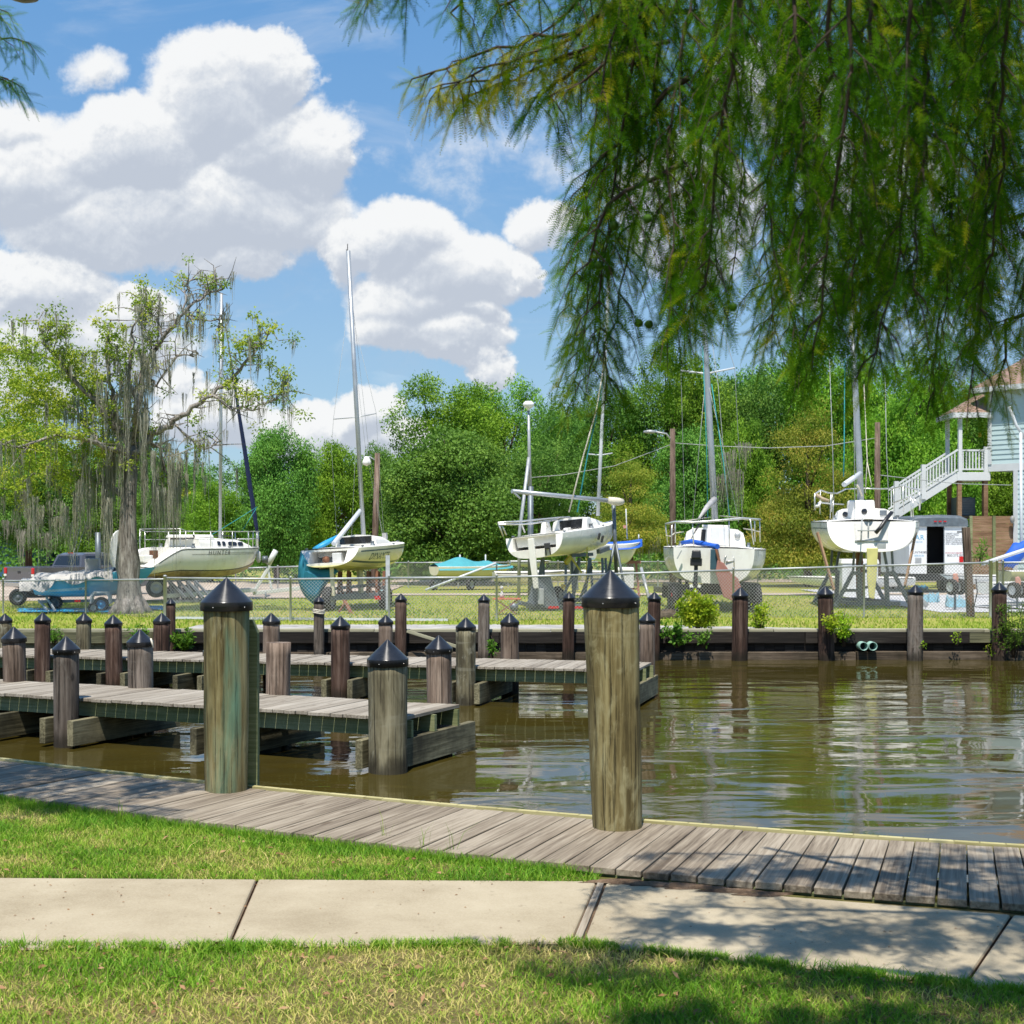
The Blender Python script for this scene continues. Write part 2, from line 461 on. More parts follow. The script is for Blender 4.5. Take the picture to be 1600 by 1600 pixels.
M['pile_tan'] = pile_wood('pale_brown_pile', [(0.08, 0.055, 0.04), (0.17, 0.125, 0.095), (0.27, 0.21, 0.165)])
M['pile_olive'] = pile_wood('olive_pile', [(0.062, 0.053, 0.032), (0.150, 0.132, 0.080), (0.26, 0.235, 0.155)], patch=(0.29, 0.28, 0.21))
def brushed_cap():
    m, g, bs = base_mat('black_pile_cap')
    tc = g.new('ShaderNodeTexCoord')
    n = g.noise(tc.outputs['Object'], 14, 6, 0.6); f = g.noise(g.scale(tc.outputs['Object'], (3, 3, 260)), 1, 3, 0.6)
    g.put(bs.inputs['Base Color'], g.ramp(n.outputs['Fac'], [(0.3, (0.012, 0.014, 0.018)), (0.75, (0.022, 0.024, 0.030))]))
    g.put(bs.inputs['Roughness'], g.mapr(g.math('ADD', n.outputs['Fac'], f.outputs['Fac']), 0.7, 1.3, 0.24, 0.40))
    bs.inputs['Specular IOR Level'].default_value = 0.5; bs.inputs['Anisotropic'].default_value = 0.75
    bs.inputs['Anisotropic Rotation'].default_value = 0.25; tg = g.new('ShaderNodeTangent', direction_type='RADIAL', axis='Z'); g.put(bs.inputs['Tangent'], tg.outputs[0])
    b = g.new('ShaderNodeBump'); b.inputs['Strength'].default_value = 0.12; b.inputs['Distance'].default_value = 0.002
    g.put(b.inputs['Height'], f.outputs['Fac']); g.put(bs.inputs['Normal'], b.outputs[0])
    return m
M['cap'] = brushed_cap()
M['galv'] = paint('galvanised_steel', (0.40, 0.42, 0.43), 0.42, 0.2, 6, metal=0.25)
M['mesh_wire'] = paint('galvanised_mesh', (0.33, 0.34, 0.345), 0.5, 0.1, 6)
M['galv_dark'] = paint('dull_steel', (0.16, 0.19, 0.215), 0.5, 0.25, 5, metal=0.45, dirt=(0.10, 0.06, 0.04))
M['steel'] = paint('stainless_rail', (0.62, 0.62, 0.60), 0.3, 0.1, 9, metal=0.6)
M['gel'] = paint('white_gelcoat', (0.80, 0.79, 0.755), 0.28, 0.05, 1.6, dirt=(0.44, 0.39, 0.29), dirt_amt=0.40, coat=0.25)
M['gel_cream'] = paint('cream_gelcoat', (0.72, 0.68, 0.50), 0.3, 0.07, 1.6, dirt=(0.45, 0.40, 0.24), dirt_amt=0.3, coat=0.25)
M['gel_grey'] = paint('grey_white_gelcoat', (0.64, 0.66, 0.67), 0.28, 0.05, 1.6, dirt=(0.40, 0.36, 0.28), dirt_amt=0.42, coat=0.25)
M['deckwhite'] = paint('white_deck', (0.80, 0.785, 0.74), 0.5, 0.06, 2.4, dirt=(0.5, 0.44, 0.34), dirt_amt=0.25)
M['bottom'] = paint('stained_antifouling', (0.42, 0.33, 0.22), 0.6, 0.3, 3, dirt=(0.13, 0.06, 0.03), dirt_amt=0.8)
M['bottom_pale'] = paint('yellowed_hull_bottom', (0.46, 0.45, 0.20), 0.5, 0.18, 3, dirt=(0.25, 0.2, 0.1), dirt_amt=0.5)
M['keel_yellow'] = paint('yellow_rudder_paint', (0.58, 0.55, 0.22), 0.45, 0.12, 3)
M['rust'] = paint('rust_brown', (0.20, 0.085, 0.045), 0.8, 0.35, 6)
M['rust_red'] = paint('red_oxide', (0.34, 0.15, 0.125), 0.6, 0.2, 3)
M['alu'] = paint('mast_aluminium', (0.40, 0.43, 0.46), 0.38, 0.12, 3, metal=0.45)
M['mast_white'] = paint('white_mast', (0.58, 0.61, 0.64), 0.35, 0.08, 3)
M['wire'] = paint('rigging_wire', (0.34, 0.36, 0.36), 0.5, 0.1, 3)
M['rope'] = paint('pale_rope', (0.60, 0.56, 0.46), 0.9, 0.2, 30)
M['rope_teal'] = paint('teal_rope', (0.03, 0.30, 0.32), 0.8, 0.2, 30)
M['rope_yellow'] = paint('yellow_strap', (0.50, 0.44, 0.08), 0.8, 0.2, 20)
M['black'] = paint('black_plastic', (0.018, 0.018, 0.02), 0.4, 0.2, 8)
M['rubber'] = paint('tyre_rubber', (0.022, 0.022, 0.023), 0.8, 0.3, 12)
M['dark_glass'] = paint('tinted_window', (0.015, 0.017, 0.022), 0.08, 0.1, 4, spec=0.7)
M['teal'] = paint('teal_canvas', (0.01, 0.155, 0.235), 0.8, 0.15, 5, bump=0.25)
M['teal_light'] = paint('faded_teal_canvas', (0.06, 0.31, 0.36), 0.8, 0.15, 4, bump=0.25)
M['blue'] = paint('blue_canvas', (0.01, 0.10, 0.50), 0.7, 0.2, 6, bump=0.3)
M['navy'] = paint('navy_sail_cover', (0.008, 0.02, 0.085), 0.7, 0.2, 6)
M['tarp_blue'] = paint('blue_tarpaulin', (0.02, 0.30, 0.56), 0.45, 0.2, 6, bump=0.3)
M['tarp_pale'] = paint('crumpled_pale_blue_tarp', (0.22, 0.42, 0.52), 0.5, 0.3, 9, bump=0.5)
M['tarp_grey'] = paint('grey_tarpaulin', (0.42, 0.41, 0.40), 0.6, 0.2, 3, bump=0.3)
M['tarp_white'] = paint('pale_tarpaulin', (0.60, 0.585, 0.56), 0.55, 0.15, 3, bump=0.3)
M['hull_blue'] = paint('pale_blue_hull', (0.40, 0.60, 0.66), 0.35, 0.12, 2)
M['sky_blue'] = paint('bright_blue_hull', (0.12, 0.52, 0.74), 0.35, 0.12, 2)
M['red'] = paint('red_lens', (0.50, 0.012, 0.015), 0.2, 0.1, 8)
M['orange'] = paint('orange_table_paint', (0.52, 0.13, 0.06), 0.5, 0.15, 8)
M['yellow'] = paint('yellow_paint', (0.62, 0.42, 0.03), 0.5, 0.1, 8)
M['pink'] = paint('faded_pink_plastic', (0.62, 0.30, 0.24), 0.5, 0.15, 8)
M['green_plastic'] = paint('green_bin_plastic', (0.015, 0.20, 0.10), 0.5, 0.15, 6)
M['truck'] = paint('dark_grey_car_paint', (0.10, 0.10, 0.115), 0.25, 0.08, 2, metal=0.2, coat=0.6)
M['chrome'] = paint('chrome', (0.6, 0.6, 0.6), 0.15, 0.05, 4, metal=0.9)
M['white_paint'] = paint('white_house_paint', (0.58, 0.60, 0.60), 0.5, 0.06, 2)
M['siding'] = paint('pale_aqua_siding', (0.44, 0.56, 0.56), 0.55, 0.06, 1.2)
M['shingle'] = paint('brown_shingles', (0.30, 0.20, 0.15), 0.9, 0.25, 9, bump=0.5)
M['trailer_white'] = paint('white_trailer_skin', (0.74, 0.76, 0.78), 0.4, 0.05, 1.5, dirt=(0.5, 0.48, 0.44))
M['dark_inside'] = paint('dark_interior', (0.02, 0.02, 0.022), 0.8, 0.2, 4)  # near-black colour standing in for the shade inside hollow things
M['print_blue'] = paint('blue_print', (0.06, 0.32, 0.52), 0.5, 0.05, 4)
M['print_dark'] = paint('dark_print', (0.04, 0.04, 0.045), 0.5, 0.05, 4)
M['print_green'] = paint('dark_green_print', (0.015, 0.055, 0.06), 0.5, 0.05, 4)
M['print_red'] = paint('red_print', (0.45, 0.08, 0.08), 0.5, 0.05, 4)
M['stripe'] = paint('blue_green_stripe', (0.035, 0.085, 0.115), 0.4, 0.08, 4)
M['navy_shed'] = paint('blue_shed_wall', (0.02, 0.09, 0.17), 0.6, 0.15, 2)
M['pvc'] = paint('green_grey_pipe', (0.25, 0.42, 0.36), 0.5, 0.15, 8)
M['pole_wood'] = pile_wood('utility_pole_wood', [(0.075, 0.050, 0.036), (0.15, 0.105, 0.08), (0.24, 0.18, 0.145)], wet=False)
M['bark'] = pile_wood('grey_bark', [(0.11, 0.095, 0.08), (0.25, 0.225, 0.20), (0.42, 0.395, 0.36)], wet=False)
M['bark_dark'] = pile_wood('brown_bark', [(0.035, 0.025, 0.016), (0.085, 0.062, 0.042), (0.15, 0.115, 0.08)], wet=False)
M['twig'] = paint('cypress_twig', (0.045, 0.027, 0.016), 0.8, 0.3, 10)
M['lamp_glass'] = paint('white_globe', (0.78, 0.78, 0.76), 0.3, 0.05, 4)
M['metal_grey'] = paint('grey_metal_housing', (0.25, 0.25, 0.235), 0.5, 0.15, 4)

def grass_mat(name, scale=1.0, near=True):
    m, g, bs = base_mat(name)
    ge = g.new('ShaderNodeNewGeometry'); p = ge.outputs['Position']
    a = g.noise(p, 0.55 * scale, 5, 0.6); b = g.noise(p, 6 * scale, 6, 0.65); f = g.noise(p, 60 * scale, 5, 0.7)
    k = g.math('ADD', g.math('MULTIPLY', a.outputs['Fac'], 0.8), g.math('MULTIPLY', b.outputs['Fac'], 0.5))
    if near:
        c = g.ramp(k, [(0.50, (0.12, 0.135, 0.028)), (0.64, (0.20, 0.165, 0.068)), (0.80, (0.29, 0.205, 0.115))])
    else:
        c = g.ramp(k, [(0.46, (0.20, 0.27, 0.035)), (0.62, (0.31, 0.33, 0.065)), (0.76, (0.40, 0.35, 0.12))])
    c = g.mix(g.mapr(f.outputs['Fac'], 0.3, 0.7, 0.45 if near else 0.2, 0.0), c, (0.05, 0.075, 0.012))
    g.put(bs.inputs['Base Color'], c); bs.inputs['Roughness'].default_value = 0.9; bs.inputs['Specular IOR Level'].default_value = 0.1
    bp = g.new('ShaderNodeBump'); bp.inputs['Strength'].default_value = 0.8; bp.inputs['Distance'].default_value = 0.03
    g.put(bp.inputs['Height'], f.outputs['Fac']); g.put(bs.inputs['Normal'], bp.outputs[0])
    return m
M['lawn'] = grass_mat('near_lawn_soil', 1.0, True)
M['far_lawn'] = grass_mat('far_lawn', 0.5, False)
def stone(name, cols, scale, fine, bump=0.3, rough=0.85):
    m, g, bs = base_mat(name)
    ge = g.new('ShaderNodeNewGeometry'); p = ge.outputs['Position']
    a = g.noise(p, scale, 6, 0.62); f = g.noise(p, fine, 6, 0.7); s_ = g.noise(p, scale * 9, 4, 0.6)
    k = g.math('ADD', g.math('MULTIPLY', a.outputs['Fac'], 0.7), g.math('MULTIPLY', f.outputs['Fac'], 0.5))
    c = g.ramp(k, [(0.45, cols[0]), (0.60, cols[1]), (0.75, cols[2])])
    c = g.mix(g.mapr(s_.outputs['Fac'], 0.66, 0.74, 0, 0.35), c, [q * .5 for q in cols[0]])
    g.put(bs.inputs['Base Color'], c); bs.inputs['Roughness'].default_value = rough; bs.inputs['Specular IOR Level'].default_value = 0.2
    bp = g.new('ShaderNodeBump'); bp.inputs['Strength'].default_value = bump; bp.inputs['Distance'].default_value = 0.006
    g.put(bp.inputs['Height'], f.outputs['Fac']); g.put(bs.inputs['Normal'], bp.outputs[0])
    return m
M['concrete'] = stone('pavement_concrete', [(0.285, 0.236, 0.158), (0.370, 0.314, 0.220), (0.43, 0.372, 0.268)], 1.6, 110)
M['gravel'] = stone('grey_gravel', [(0.22, 0.21, 0.20), (0.36, 0.35, 0.335), (0.50, 0.48, 0.46)], 2, 28, 0.8)
M['dirt'] = stone('pinkish_dirt', [(0.34, 0.27, 0.21), (0.44, 0.36, 0.29), (0.53, 0.45, 0.37)], 0.6, 14, 0.4)
M['pad'] = stone('pale_grey_pad', [(0.38, 0.38, 0.39), (0.46, 0.46, 0.475), (0.54, 0.54, 0.55)], 1, 20, 0.3)
M['soil'] = stone('dark_soil', [(0.05, 0.032, 0.02), (0.10, 0.065, 0.04), (0.19, 0.13, 0.085)], 5, 60, 0.8)

# ------------------------------------------------------------------ the near bank
DZ = 0.54                                             # level of boardwalk and dock decks
wpts = [G(*p, DZ) for p in ((0, 1187), (200, 1208), (415, 1231), (600, 1250), (800, 1267), (1000, 1283), (1200, 1297), (1400, 1311), (1600, 1322))]
lpts = [G(*p, DZ) for p in ((0, 1240), (200, 1268), (400, 1294), (800, 1340), (1000, 1361), (1200, 1380), (1400, 1398), (1600, 1413))]
def fit(pts):
    c = np.polyfit([p.x for p in pts], [p.y for p in pts], 2)
    def f(x, c=c):
        xa, xb = -6.5, 4.5
        if x < xa: return np.polyval(c, xa) + (x - xa) * np.polyval(np.polyder(c), xa)
        if x > xb: return np.polyval(c, xb) + (x - xb) * np.polyval(np.polyder(c), xb)
        return np.polyval(c, x)
    return f
wf, lf = fit(wpts), fit(lpts)
def slope(f, x): return (f(x + .01) - f(x - .01)) / .02

mb = MB(); strip = MB(); fas = MB(); joist = MB()
x = -14.0; prev = None
while x < 9.0:
    s_ = slope(wf, x); t = Vector((1, s_, 0)).normalized(); nrm = Vector((t.y, -t.x, 0))   # towards the land
    p = Vector((x, wf(x), DZ))
    L = 0.9
    for _ in range(12):
        q = p + nrm * L; L += (q.y - lf(q.x)) * 0.7
    L += random.uniform(-.012, .012)
    a = p + nrm * 0.052; b = p + nrm * L
    dz = random.uniform(-.003, .003)
    mb.beam(a + Vector((0, 0, -0.019 + dz)), b + Vector((0, 0, -0.019 + dz + random.uniform(-.003, .003))), 0.1415 + random.uniform(-.002, .002), 0.038)
    if prev is not None:
        strip.beam(prev[0] + Vector((0, 0, -0.015)), p + Vector((0, 0, -0.015)) + t * .004, 0.048, 0.05) if int(x * 7) % 1 == 0 else None
        for q0, q1 in ((prev[1] - prev[2] * .05, b - nrm * .05), (prev[0] + prev[2] * .12, p + nrm * .12)):
            fas.beam(q0 + Vector((0, 0, -0.10)), q1 + Vector((0, 0, -0.10)) + t * .004, 0.04, 0.115)
    prev = (p, b, nrm)
    x += 0.1475 * t.x
bw = tag(mb.build('boardwalk', M['near_deck'], bevel=0.004), kind='structure')
strip.build('edge_strip', M['new_wood'], bw); fas.build('stringer', M['green_wood'], bw)

# ground sheet of the near bank, ending in a wall under the boardwalk
xs = np.concatenate([np.linspace(-80, -14, 12), np.linspace(-13, 9, 89), np.linspace(10, 80, 12)])
rows = []
for ti in np.concatenate([[0, 0.0], np.linspace(0.01, 0.45, 60), np.linspace(0.5, 1, 8)]):
    r = []
    for xx in xs:
        ys = 0.55 * lf(xx) + 0.45 * wf(xx)
        ye = -60
        yy = ys + (ye - ys) * ti ** 1.6 if ti > 0 else ys
        z = 0.487 + 0.006 * math.sin(xx * 3.1) * math.cos(yy * 2.7)
        if ti == 0 and not rows: z = -1.2
        r.append((xx, yy, z))
    rows.append(r)
gnd = MB().grid(rows).build('ground', M['lawn']); tag(gnd, kind='structure')

# pavement of cast slabs; the last two slabs follow the bend of the boardwalk
SZ = 0.505
pv = MB(); bed = MB()
def slab(q, th=0.1):
    """four corners on the pavement level, clockwise; drawn in by a joint's half width"""
    c = sum((Vector(p) for p in q), Vector()) / 4
    bed.add([Vector(p) + (c - Vector(p)).normalized() * -.004 + Vector((0, 0, -.012)) for p in q], [(0, 1, 2, 3)])
    top = [Vector(p) + (c - Vector(p)).normalized() * 0.009 for p in q]
    pv.add([*top, *[p - Vector((0, 0, th)) for p in top]], [(0, 1, 2, 3), (7, 6, 5, 4), (0, 4, 5, 1), (1, 5, 6, 2), (2, 6, 7, 3), (3, 7, 4, 0)])
b0, f0 = G(402, 1373, SZ), G(357, 1477, SZ)
b1, f1 = G(934, 1376, SZ), G(894, 1471, SZ)
b1r, f1r = G(946, 1377, SZ), G(908, 1472, SZ)
f2 = G(1508, 1536, SZ); b2 = G(1580, 1430, SZ); dv = (b2 - f2)
b2 = f2 + dv * 1.02
step = (b0 - b1)
sb, sf = (b0 - b1), (f0 - f1)
slab([b0, b1, f1, f0])
pb, pf = b0, f0
for i in range(4):
    nb, nf = pb + sb, pf + sf
    slab([nb, pb, pf, nf]); pb, pf = nb, nf
bk = b1r + (b2 - b1r)
slab([b1r, b2, f2, f1r])
dirn = (f2 - f1r)
for i in range(2):
    nb, nf = b2 + dirn * 1.0, f2 + dirn
    slab([b2, nb, nf, f2]); b2, f2 = nb, nf
sw = tag(pv.build('sidewalk', M['concrete'], bevel=0.012), kind='structure')
bed.build('joint_soil', M['soil'], sw)
ex = MB(); ex.beam((b1 + b1r) / 2 + Vector((0, 0, -.032)), (f1 + f1r) / 2 + Vector((0, 0, -.032)), 0.034, 0.07)
ex.build('expansion_board', M['near_deck'], sw)
# crumbs of bark and soil where the slab meets the boardwalk
sol = MB()
for (px, py) in ((955, 1377), (985, 1379), (1020, 1381), (1055, 1383), (1090, 1387), (1140, 1392), (1190, 1397)):
    p = G(px, py, SZ)
    pts = []
    for k in range(14):
        a = k / 14 * 2 * math.pi; r = random.uniform(.6, 1.1)
        pts.append(p + Vector((math.cos(a) * .19 * r, math.sin(a) * .05 * r - .01, random.uniform(.001, .004))))
    sol.add([p + Vector((0, 0, .016)), *pts], [(0, k + 1, (k + 1) % 14 + 1) for k in range(14)])
tag(sol.build('soil_drift', M['soil']), kind='structure')

# ------------------------------------------------------------------ water
def water_mat():
    m, g, bs = base_mat('murky_canal_water')
    ge = g.new('ShaderNodeNewGeometry'); p = ge.outputs['Position']
    n0 = g.noise(p, 0.5, 3, 0.5)
    g.put(bs.inputs['Base Color'], g.ramp(n0.outputs['Fac'], [(0.3, (0.044, 0.034, 0.007)), (0.7, (0.058, 0.046, 0.010))]))
    bs.inputs['Roughness'].default_value = 0.035; bs.inputs['IOR'].default_value = 1.34; bs.inputs['Specular IOR Level'].default_value = 0.5
    calm = g.mapr(g.noise(g.scale(p, (0.16, 0.3, 1)), 1.0, 3, 0.5).outputs['Fac'], 0.38, 0.62, 0.08, 1.0, True)
    w1 = g.noise(g.scale(p, (0.5, 1.15, 1)), 1.0, 2, 0.4, 0.9); w2 = g.noise(g.scale(p, (3.2, 5.5, 1)), 1.0, 3, 0.5, 0.9)
    hgt = g.math('ADD', g.math('MULTIPLY', g.math('MULTIPLY', w1.outputs['Fac'], 0.030), g.math('ADD', calm, 0.25)), g.math('MULTIPLY', g.math('MULTIPLY', w2.outputs['Fac'], 0.0040), calm))
    b = g.new('ShaderNodeBump'); b.inputs['Strength'].default_value = 1.0; b.inputs['Distance'].default_value = 1.0
    g.put(b.inputs['Height'], hgt); g.put(bs.inputs['Normal'], b.outputs[0])
    return m
M['water'] = water_mat()
wt = MB().add([(-90, 2, 0), (90, 2, 0), (90, 29, 0), (-90, 29, 0)], [(0, 1, 2, 3)]).build('water', M['water'])
tag(wt, kind='structure')

# ------------------------------------------------------------------ far bank
BD, GZ = 28.3, 0.52                                   # bulkhead face, ground level behind it
fx = np.concatenate([np.linspace(-500, -45, 8), np.linspace(-40, 40, 60), np.linspace(45, 500, 8)])
fy = np.concatenate([[BD + .12, BD + .12], np.linspace(BD + .2, 90, 60), np.linspace(110, 1500, 10)])
rows = [[(xx, yy, -1.5 if j == 0 else GZ + (0.0 if yy < 34 or yy > 70 else 0.02 * math.sin(xx * .7) * math.sin(yy * .9))) for xx in fx] for j, yy in enumerate(fy)]
tag(MB().grid(rows).build('field', M['far_lawn']), kind='structure')
def sheet(name, mat, pts, z):
    n = len(pts) // 2
    V = [(a, b, z) for a, b in pts]
    return tag(MB().add(V, [tuple(range(len(V)))]).build(name, mat), kind='structure')
def ragged(x0, x1, y0f, y1f, n, amp):
    top = [(x0 + (x1 - x0) * i / n, y1f(x0 + (x1 - x0) * i / n) + random.uniform(-amp, amp)) for i in range(n + 1)]
    bot = [(x0 + (x1 - x0) * i / n, y0f(x0 + (x1 - x0) * i / n) + random.uniform(-amp * .3, amp * .3)) for i in range(n + 1)]
    return bot + top[::-1]
sheet('gravel_path', M['gravel'], ragged(X(262, BD), X(1440, BD), lambda x: BD + .3, lambda x: BD + 2.9 - max(0, x - 2.5) * .32, 60, .16), GZ + .006)
sheet('dirt_road', M['dirt'], ragged(-60, X(600, 50), lambda x: 43.5 + max(0, x + 12) * .45, lambda x: 72 - max(0, x + 22) * .75, 50, .5), GZ + .03)
sheet('footpath', M['dirt'], ragged(X(560, 48), 40, lambda x: 48.2 + .02 * x, lambda x: 49.9 + .02 * x, 60, .12), GZ + .032)
sheet('lane', M['dirt'], ragged(-6, 60, lambda x: 64, lambda x: 70, 40, .3), GZ + .034)
sheet('parking_pad', M['pad'], ragged(X(1440, 38), 24, lambda x: 36.3 + .0 * x, lambda x: 54, 30, .25), GZ + .03)

# bulkhead
def bulkhead(x0, x1, name, label, wood, cap_mat, waler_mat, patch=None):
    b = thing(name, ((x0 + x1) / 2, BD, 0), label, 'retaining wall')
    h = (x1 - x0) / 2
    cap = MB(); x = -h
    while x < h - .01:
        L = min(random.uniform(3.2, 4.6), h - x); cap.box((x + L / 2, .11, .575 + random.uniform(-.004, .004)), (L - .012, .30, .055)); x += L
    cap.build('cap_board', cap_mat, b, bevel=.006)
    up = MB(); x = -h
    while x < h - .01:
        L = min(random.uniform(2.6, 4.4), h - x); up.box((x + L / 2, -.035 + random.uniform(-.006, .006), .435), (L - .014, .07, .225)); x += L
    up.build('upper_board', wood, b, bevel=.006)
    pl = MB(); x = -h
    while x < h - .01:
        pl.box((x + .1, .04 + random.uniform(-.008, .008), 0), (.194, .06, 1.09)); x += .2
    pl.build('sheet_planks', wood, b)
    lo = MB(); x = -h
    while x < h - .01:
        L = min(random.uniform(3.0, 4.6), h - x); lo.box((x + L / 2, -.075, .06 + random.uniform(-.015, .01)), (L - .02, .17, .19)); x += L
    lo.build('lower_timber', waler_mat, b, bevel=.012)
    if patch:
        MB().box((patch[0] - (x0 + x1) / 2, -.085, .44), (patch[1], .03, .20)).build('patch_board', M['old_green'], b)
    return b
bulkhead(X(262, BD), 30.0, 'bulkhead', 'long black planked bulkhead along the far side of the water, with pale cap board', M['black_wood'], M['cap_wood'], M['waler'], patch=(X(1533, BD), .52))
bulkhead(-40, X(262, BD) - .02, 'bulkhead', 'older green planked bulkhead at left, partly grown over by weeds', M['old_green'], M['cap_wood'], M['waler'])

# twin outfall pipes
op = thing('outfall_pipe', (X(1357, BD - .3), BD - .3, Z(1010, BD - .3)), 'pair of pale green pipe ends side by side sticking out of the black bulkhead', 'pipe')
for sx in (-.092, .092):
    MB().lathe([(.088, .35), (.088, 0), (.074, 0), (.074, .33)], 20, (sx, 0, 0), M=Matrix.Rotation(R(-90), 3, 'X')).build('pipe', M['pvc'], op)
    MB().lathe([(.0001, .2), (.074, .2)], 20, (sx, 0, 0), M=Matrix.Rotation(R(-90), 3, 'X')).build('pipe_inside', M['dark_inside'], op)  # dark disc: the shade down the pipe put into its colour

# ------------------------------------------------------------------ docks
def line_at(px, P0, s):
    """distance at which the line y = P0.y + s (x - P0.x) is seen at px"""
    return (P0[1] - s * P0[0]) / (1 - s * (px - HX) / F)
def dock(label, A, B, width, pile_px, far_end):
    A, B = Vector((*A, DZ)), Vector((*B, DZ))
    t = (B - A).normalized(); nrm = Vector((-t.y, t.x, 0))          # nrm points away from the near bank
    A = A - t * 7.0
    L = (B - A).length
    rz = math.atan2(t.y, t.x)
    d = thing('dock', (A.x, A.y, 0), label, 'dock', 'docks over the canal', rz)
    bd = MB(); x = .07
    while x < L - .03:
        dz = random.uniform(-.004, .004)
        bd.beam((x, random.uniform(-.012, .012), DZ - .019 + dz), (x, width + random.uniform(-.012, .012), DZ - .019 + dz), .1395, .038)
        x += .1475
    bd.build('deck', M['dock_deck'], d, bevel=.004)
    for yy in (.115, width - .115):
        f = MB(); x = 0
        while x < L - .05:
            l = min(4.2, L - .03 - x); f.beam((x, yy, DZ - .128), (x + l - .004, yy, DZ - .128), .04, .176); x += l
        f.build('side_beam', M['green_wood'], d)
    MB().beam((0, width * .5, DZ - .128), (L - .04, width * .5, DZ - .128), .05, .176).build('middle_beam', M['green_wood'], d)
    s = t.y / t.x
    for px in pile_px:
        dd = line_at(px, A, s) - .2 * math.sqrt(1 + s * s); q = Vector((X(px, dd), dd, 0)); al = (q - A).dot(t)
        for sx in ((-.27, .27) if px == 608 else (-.205, .205)):
            sx = min(sx, L - .075 - al)
            MB().beam((al + sx, -.34, .18 + random.uniform(-.01, .01)), (al + sx, width + .30, .18), .085, .29).build('cross_beam', M['beam_wood'], d, bevel=.006)
    return d, A, B, t, nrm, s
d1 = dock('nearer grey plank dock whose end stands beside the thick grey pile', (-6.13, 16.85), (-1.05, 14.47), 1.27, (-140, -20, 104, 340, 608), None)
d2 = dock('farther grey plank dock running along the black bulkhead and ending behind the tall right pile', (-7.44, 22.4), (1.81, 19.85), 1.40, (-150, -40, 66, 181, 300, 532, 728, 975), None)

# ------------------------------------------------------------------ piles
def cap_prof(w):
    r = w / 2
    return [(r * .93, -w * .175), (r * 1.0, -w * .175), (r * 1.0, -w * .008)], [(r * 1.0, -w * .008), (r * .985, w * .004)], [(r * .985, w * .004), (r * .5, w * .237), (r * .05, w * .448)], [(r * .05, w * .448), (.0005, w * .462)]
def cap_prof_old(w):
    r = w / 2
    return [(r * .93, -w * .175), (r * 1.0, -w * .175), (r * 1.0, -w * .02), (r * .985, 0), (r * .5, w * .235), (r * .06, w * .445), (.0005, w * .465)]
def pile(px, tip, capw, d, zb, postw, mat, label, lean=0.0, taper=1.0, capped=True, zbpx=None, group='mooring piles', n=28, rim=None):
    """a round pile at photo column px, cap tip at row tip, distance d; widths in photo pixels"""
    s = d / F
    zt = Z(tip, d); w = capw * s; pw = postw * s
    zrim = zt - w * .465
    x = X(px, d)
    o = thing('mooring_pile', (x, d, zb), label, 'pile', group)
    H = (zrim if capped else zt) - zb
    if zb < 0: o.rotation_euler = (random.gauss(0, R(.55)), random.gauss(0, R(.7)), 0)
    top = zrim - w * .02 - zb if capped else H
    mb = MB(); nz = 14; ph = random.uniform(0, 9)
    rows = []
    for i in range(nz + 1):
        z = top * i / nz; k = i / nz
        r0 = pw / 2 * (1 + (taper - 1) * k)
        rows.append([(lean * k + r0 * (1 + .018 * math.sin(3 * a + ph + z) + .012 * math.sin(7 * a - ph * 2) + .012 * math.sin(z * 5 + 2 * a + ph)) * math.cos(a),
                      r0 * (1 + .018 * math.sin(3 * a + ph + z) + .012 * math.sin(7 * a - ph * 2) + .012 * math.sin(z * 5 + 2 * a + ph)) * math.sin(a), z) for a in [2 * math.pi * q / n for q in range(n)]])
    mb.grid(rows, closed=True)
    o0 = len(mb.v) - n
    mb.f.append(tuple(range(o0, o0 + n))); mb.sm.append(False)
    mb.build('post', mat, o)
    if capped:
        cpm = MB()
        for pr_ in cap_prof(w): cpm.lathe(pr_, 48)
        cp = cpm.build('cap', M['cap'], o, loc=(lean, 0, H))
        if d < 17:
            for k in range(5):
                a = -1.9 + k * 1.27
                MB().lathe([(.0005, w * .014), (w * .011, w * .006), (w * .012, 0)], 8, (w / 2 * math.cos(a), w / 2 * math.sin(a), -w * .1), M=Matrix.Rotation(a, 3, 'Z') @ Matrix.Rotation(R(90), 3, 'Y')).build('screw', M['steel'], cp)
    return o
# the two tall piles on the boardwalk
p = G(965, 1300, DZ); dR = p.y + .17
pile(965, 890, 91, dR, DZ, 77, M['pile_big'], 'tall olive pile standing on the boardwalk right of centre, the biggest black cone cap', lean=-.045, taper=1.13, group='tall boardwalk piles', n=48)
p = G(355, 1240, DZ); dL = p.y + .16
pl_ = pile(354, 902, 81, dL, DZ, 66, M['pile_big_green'], 'tall pile with blue green copper streaks standing on the boardwalk at left', taper=1.09, group='tall boardwalk piles', n=48)
# squared timber bolted to the back of the left tall pile
tb = MB(); hh = Z(968, dL + .2) - DZ
tb.prism([(-.07, -.35), (.07, -.35), (.07, hh - .10), (.03, hh), (-.07, hh)], 'y', .09)
tag(tb.build('timber_post', M['green_wood'], loc=(X(389, dL + .2), dL + .2, DZ)), 'squared green timber post with angled top fixed behind the streaked tall pile', 'post')

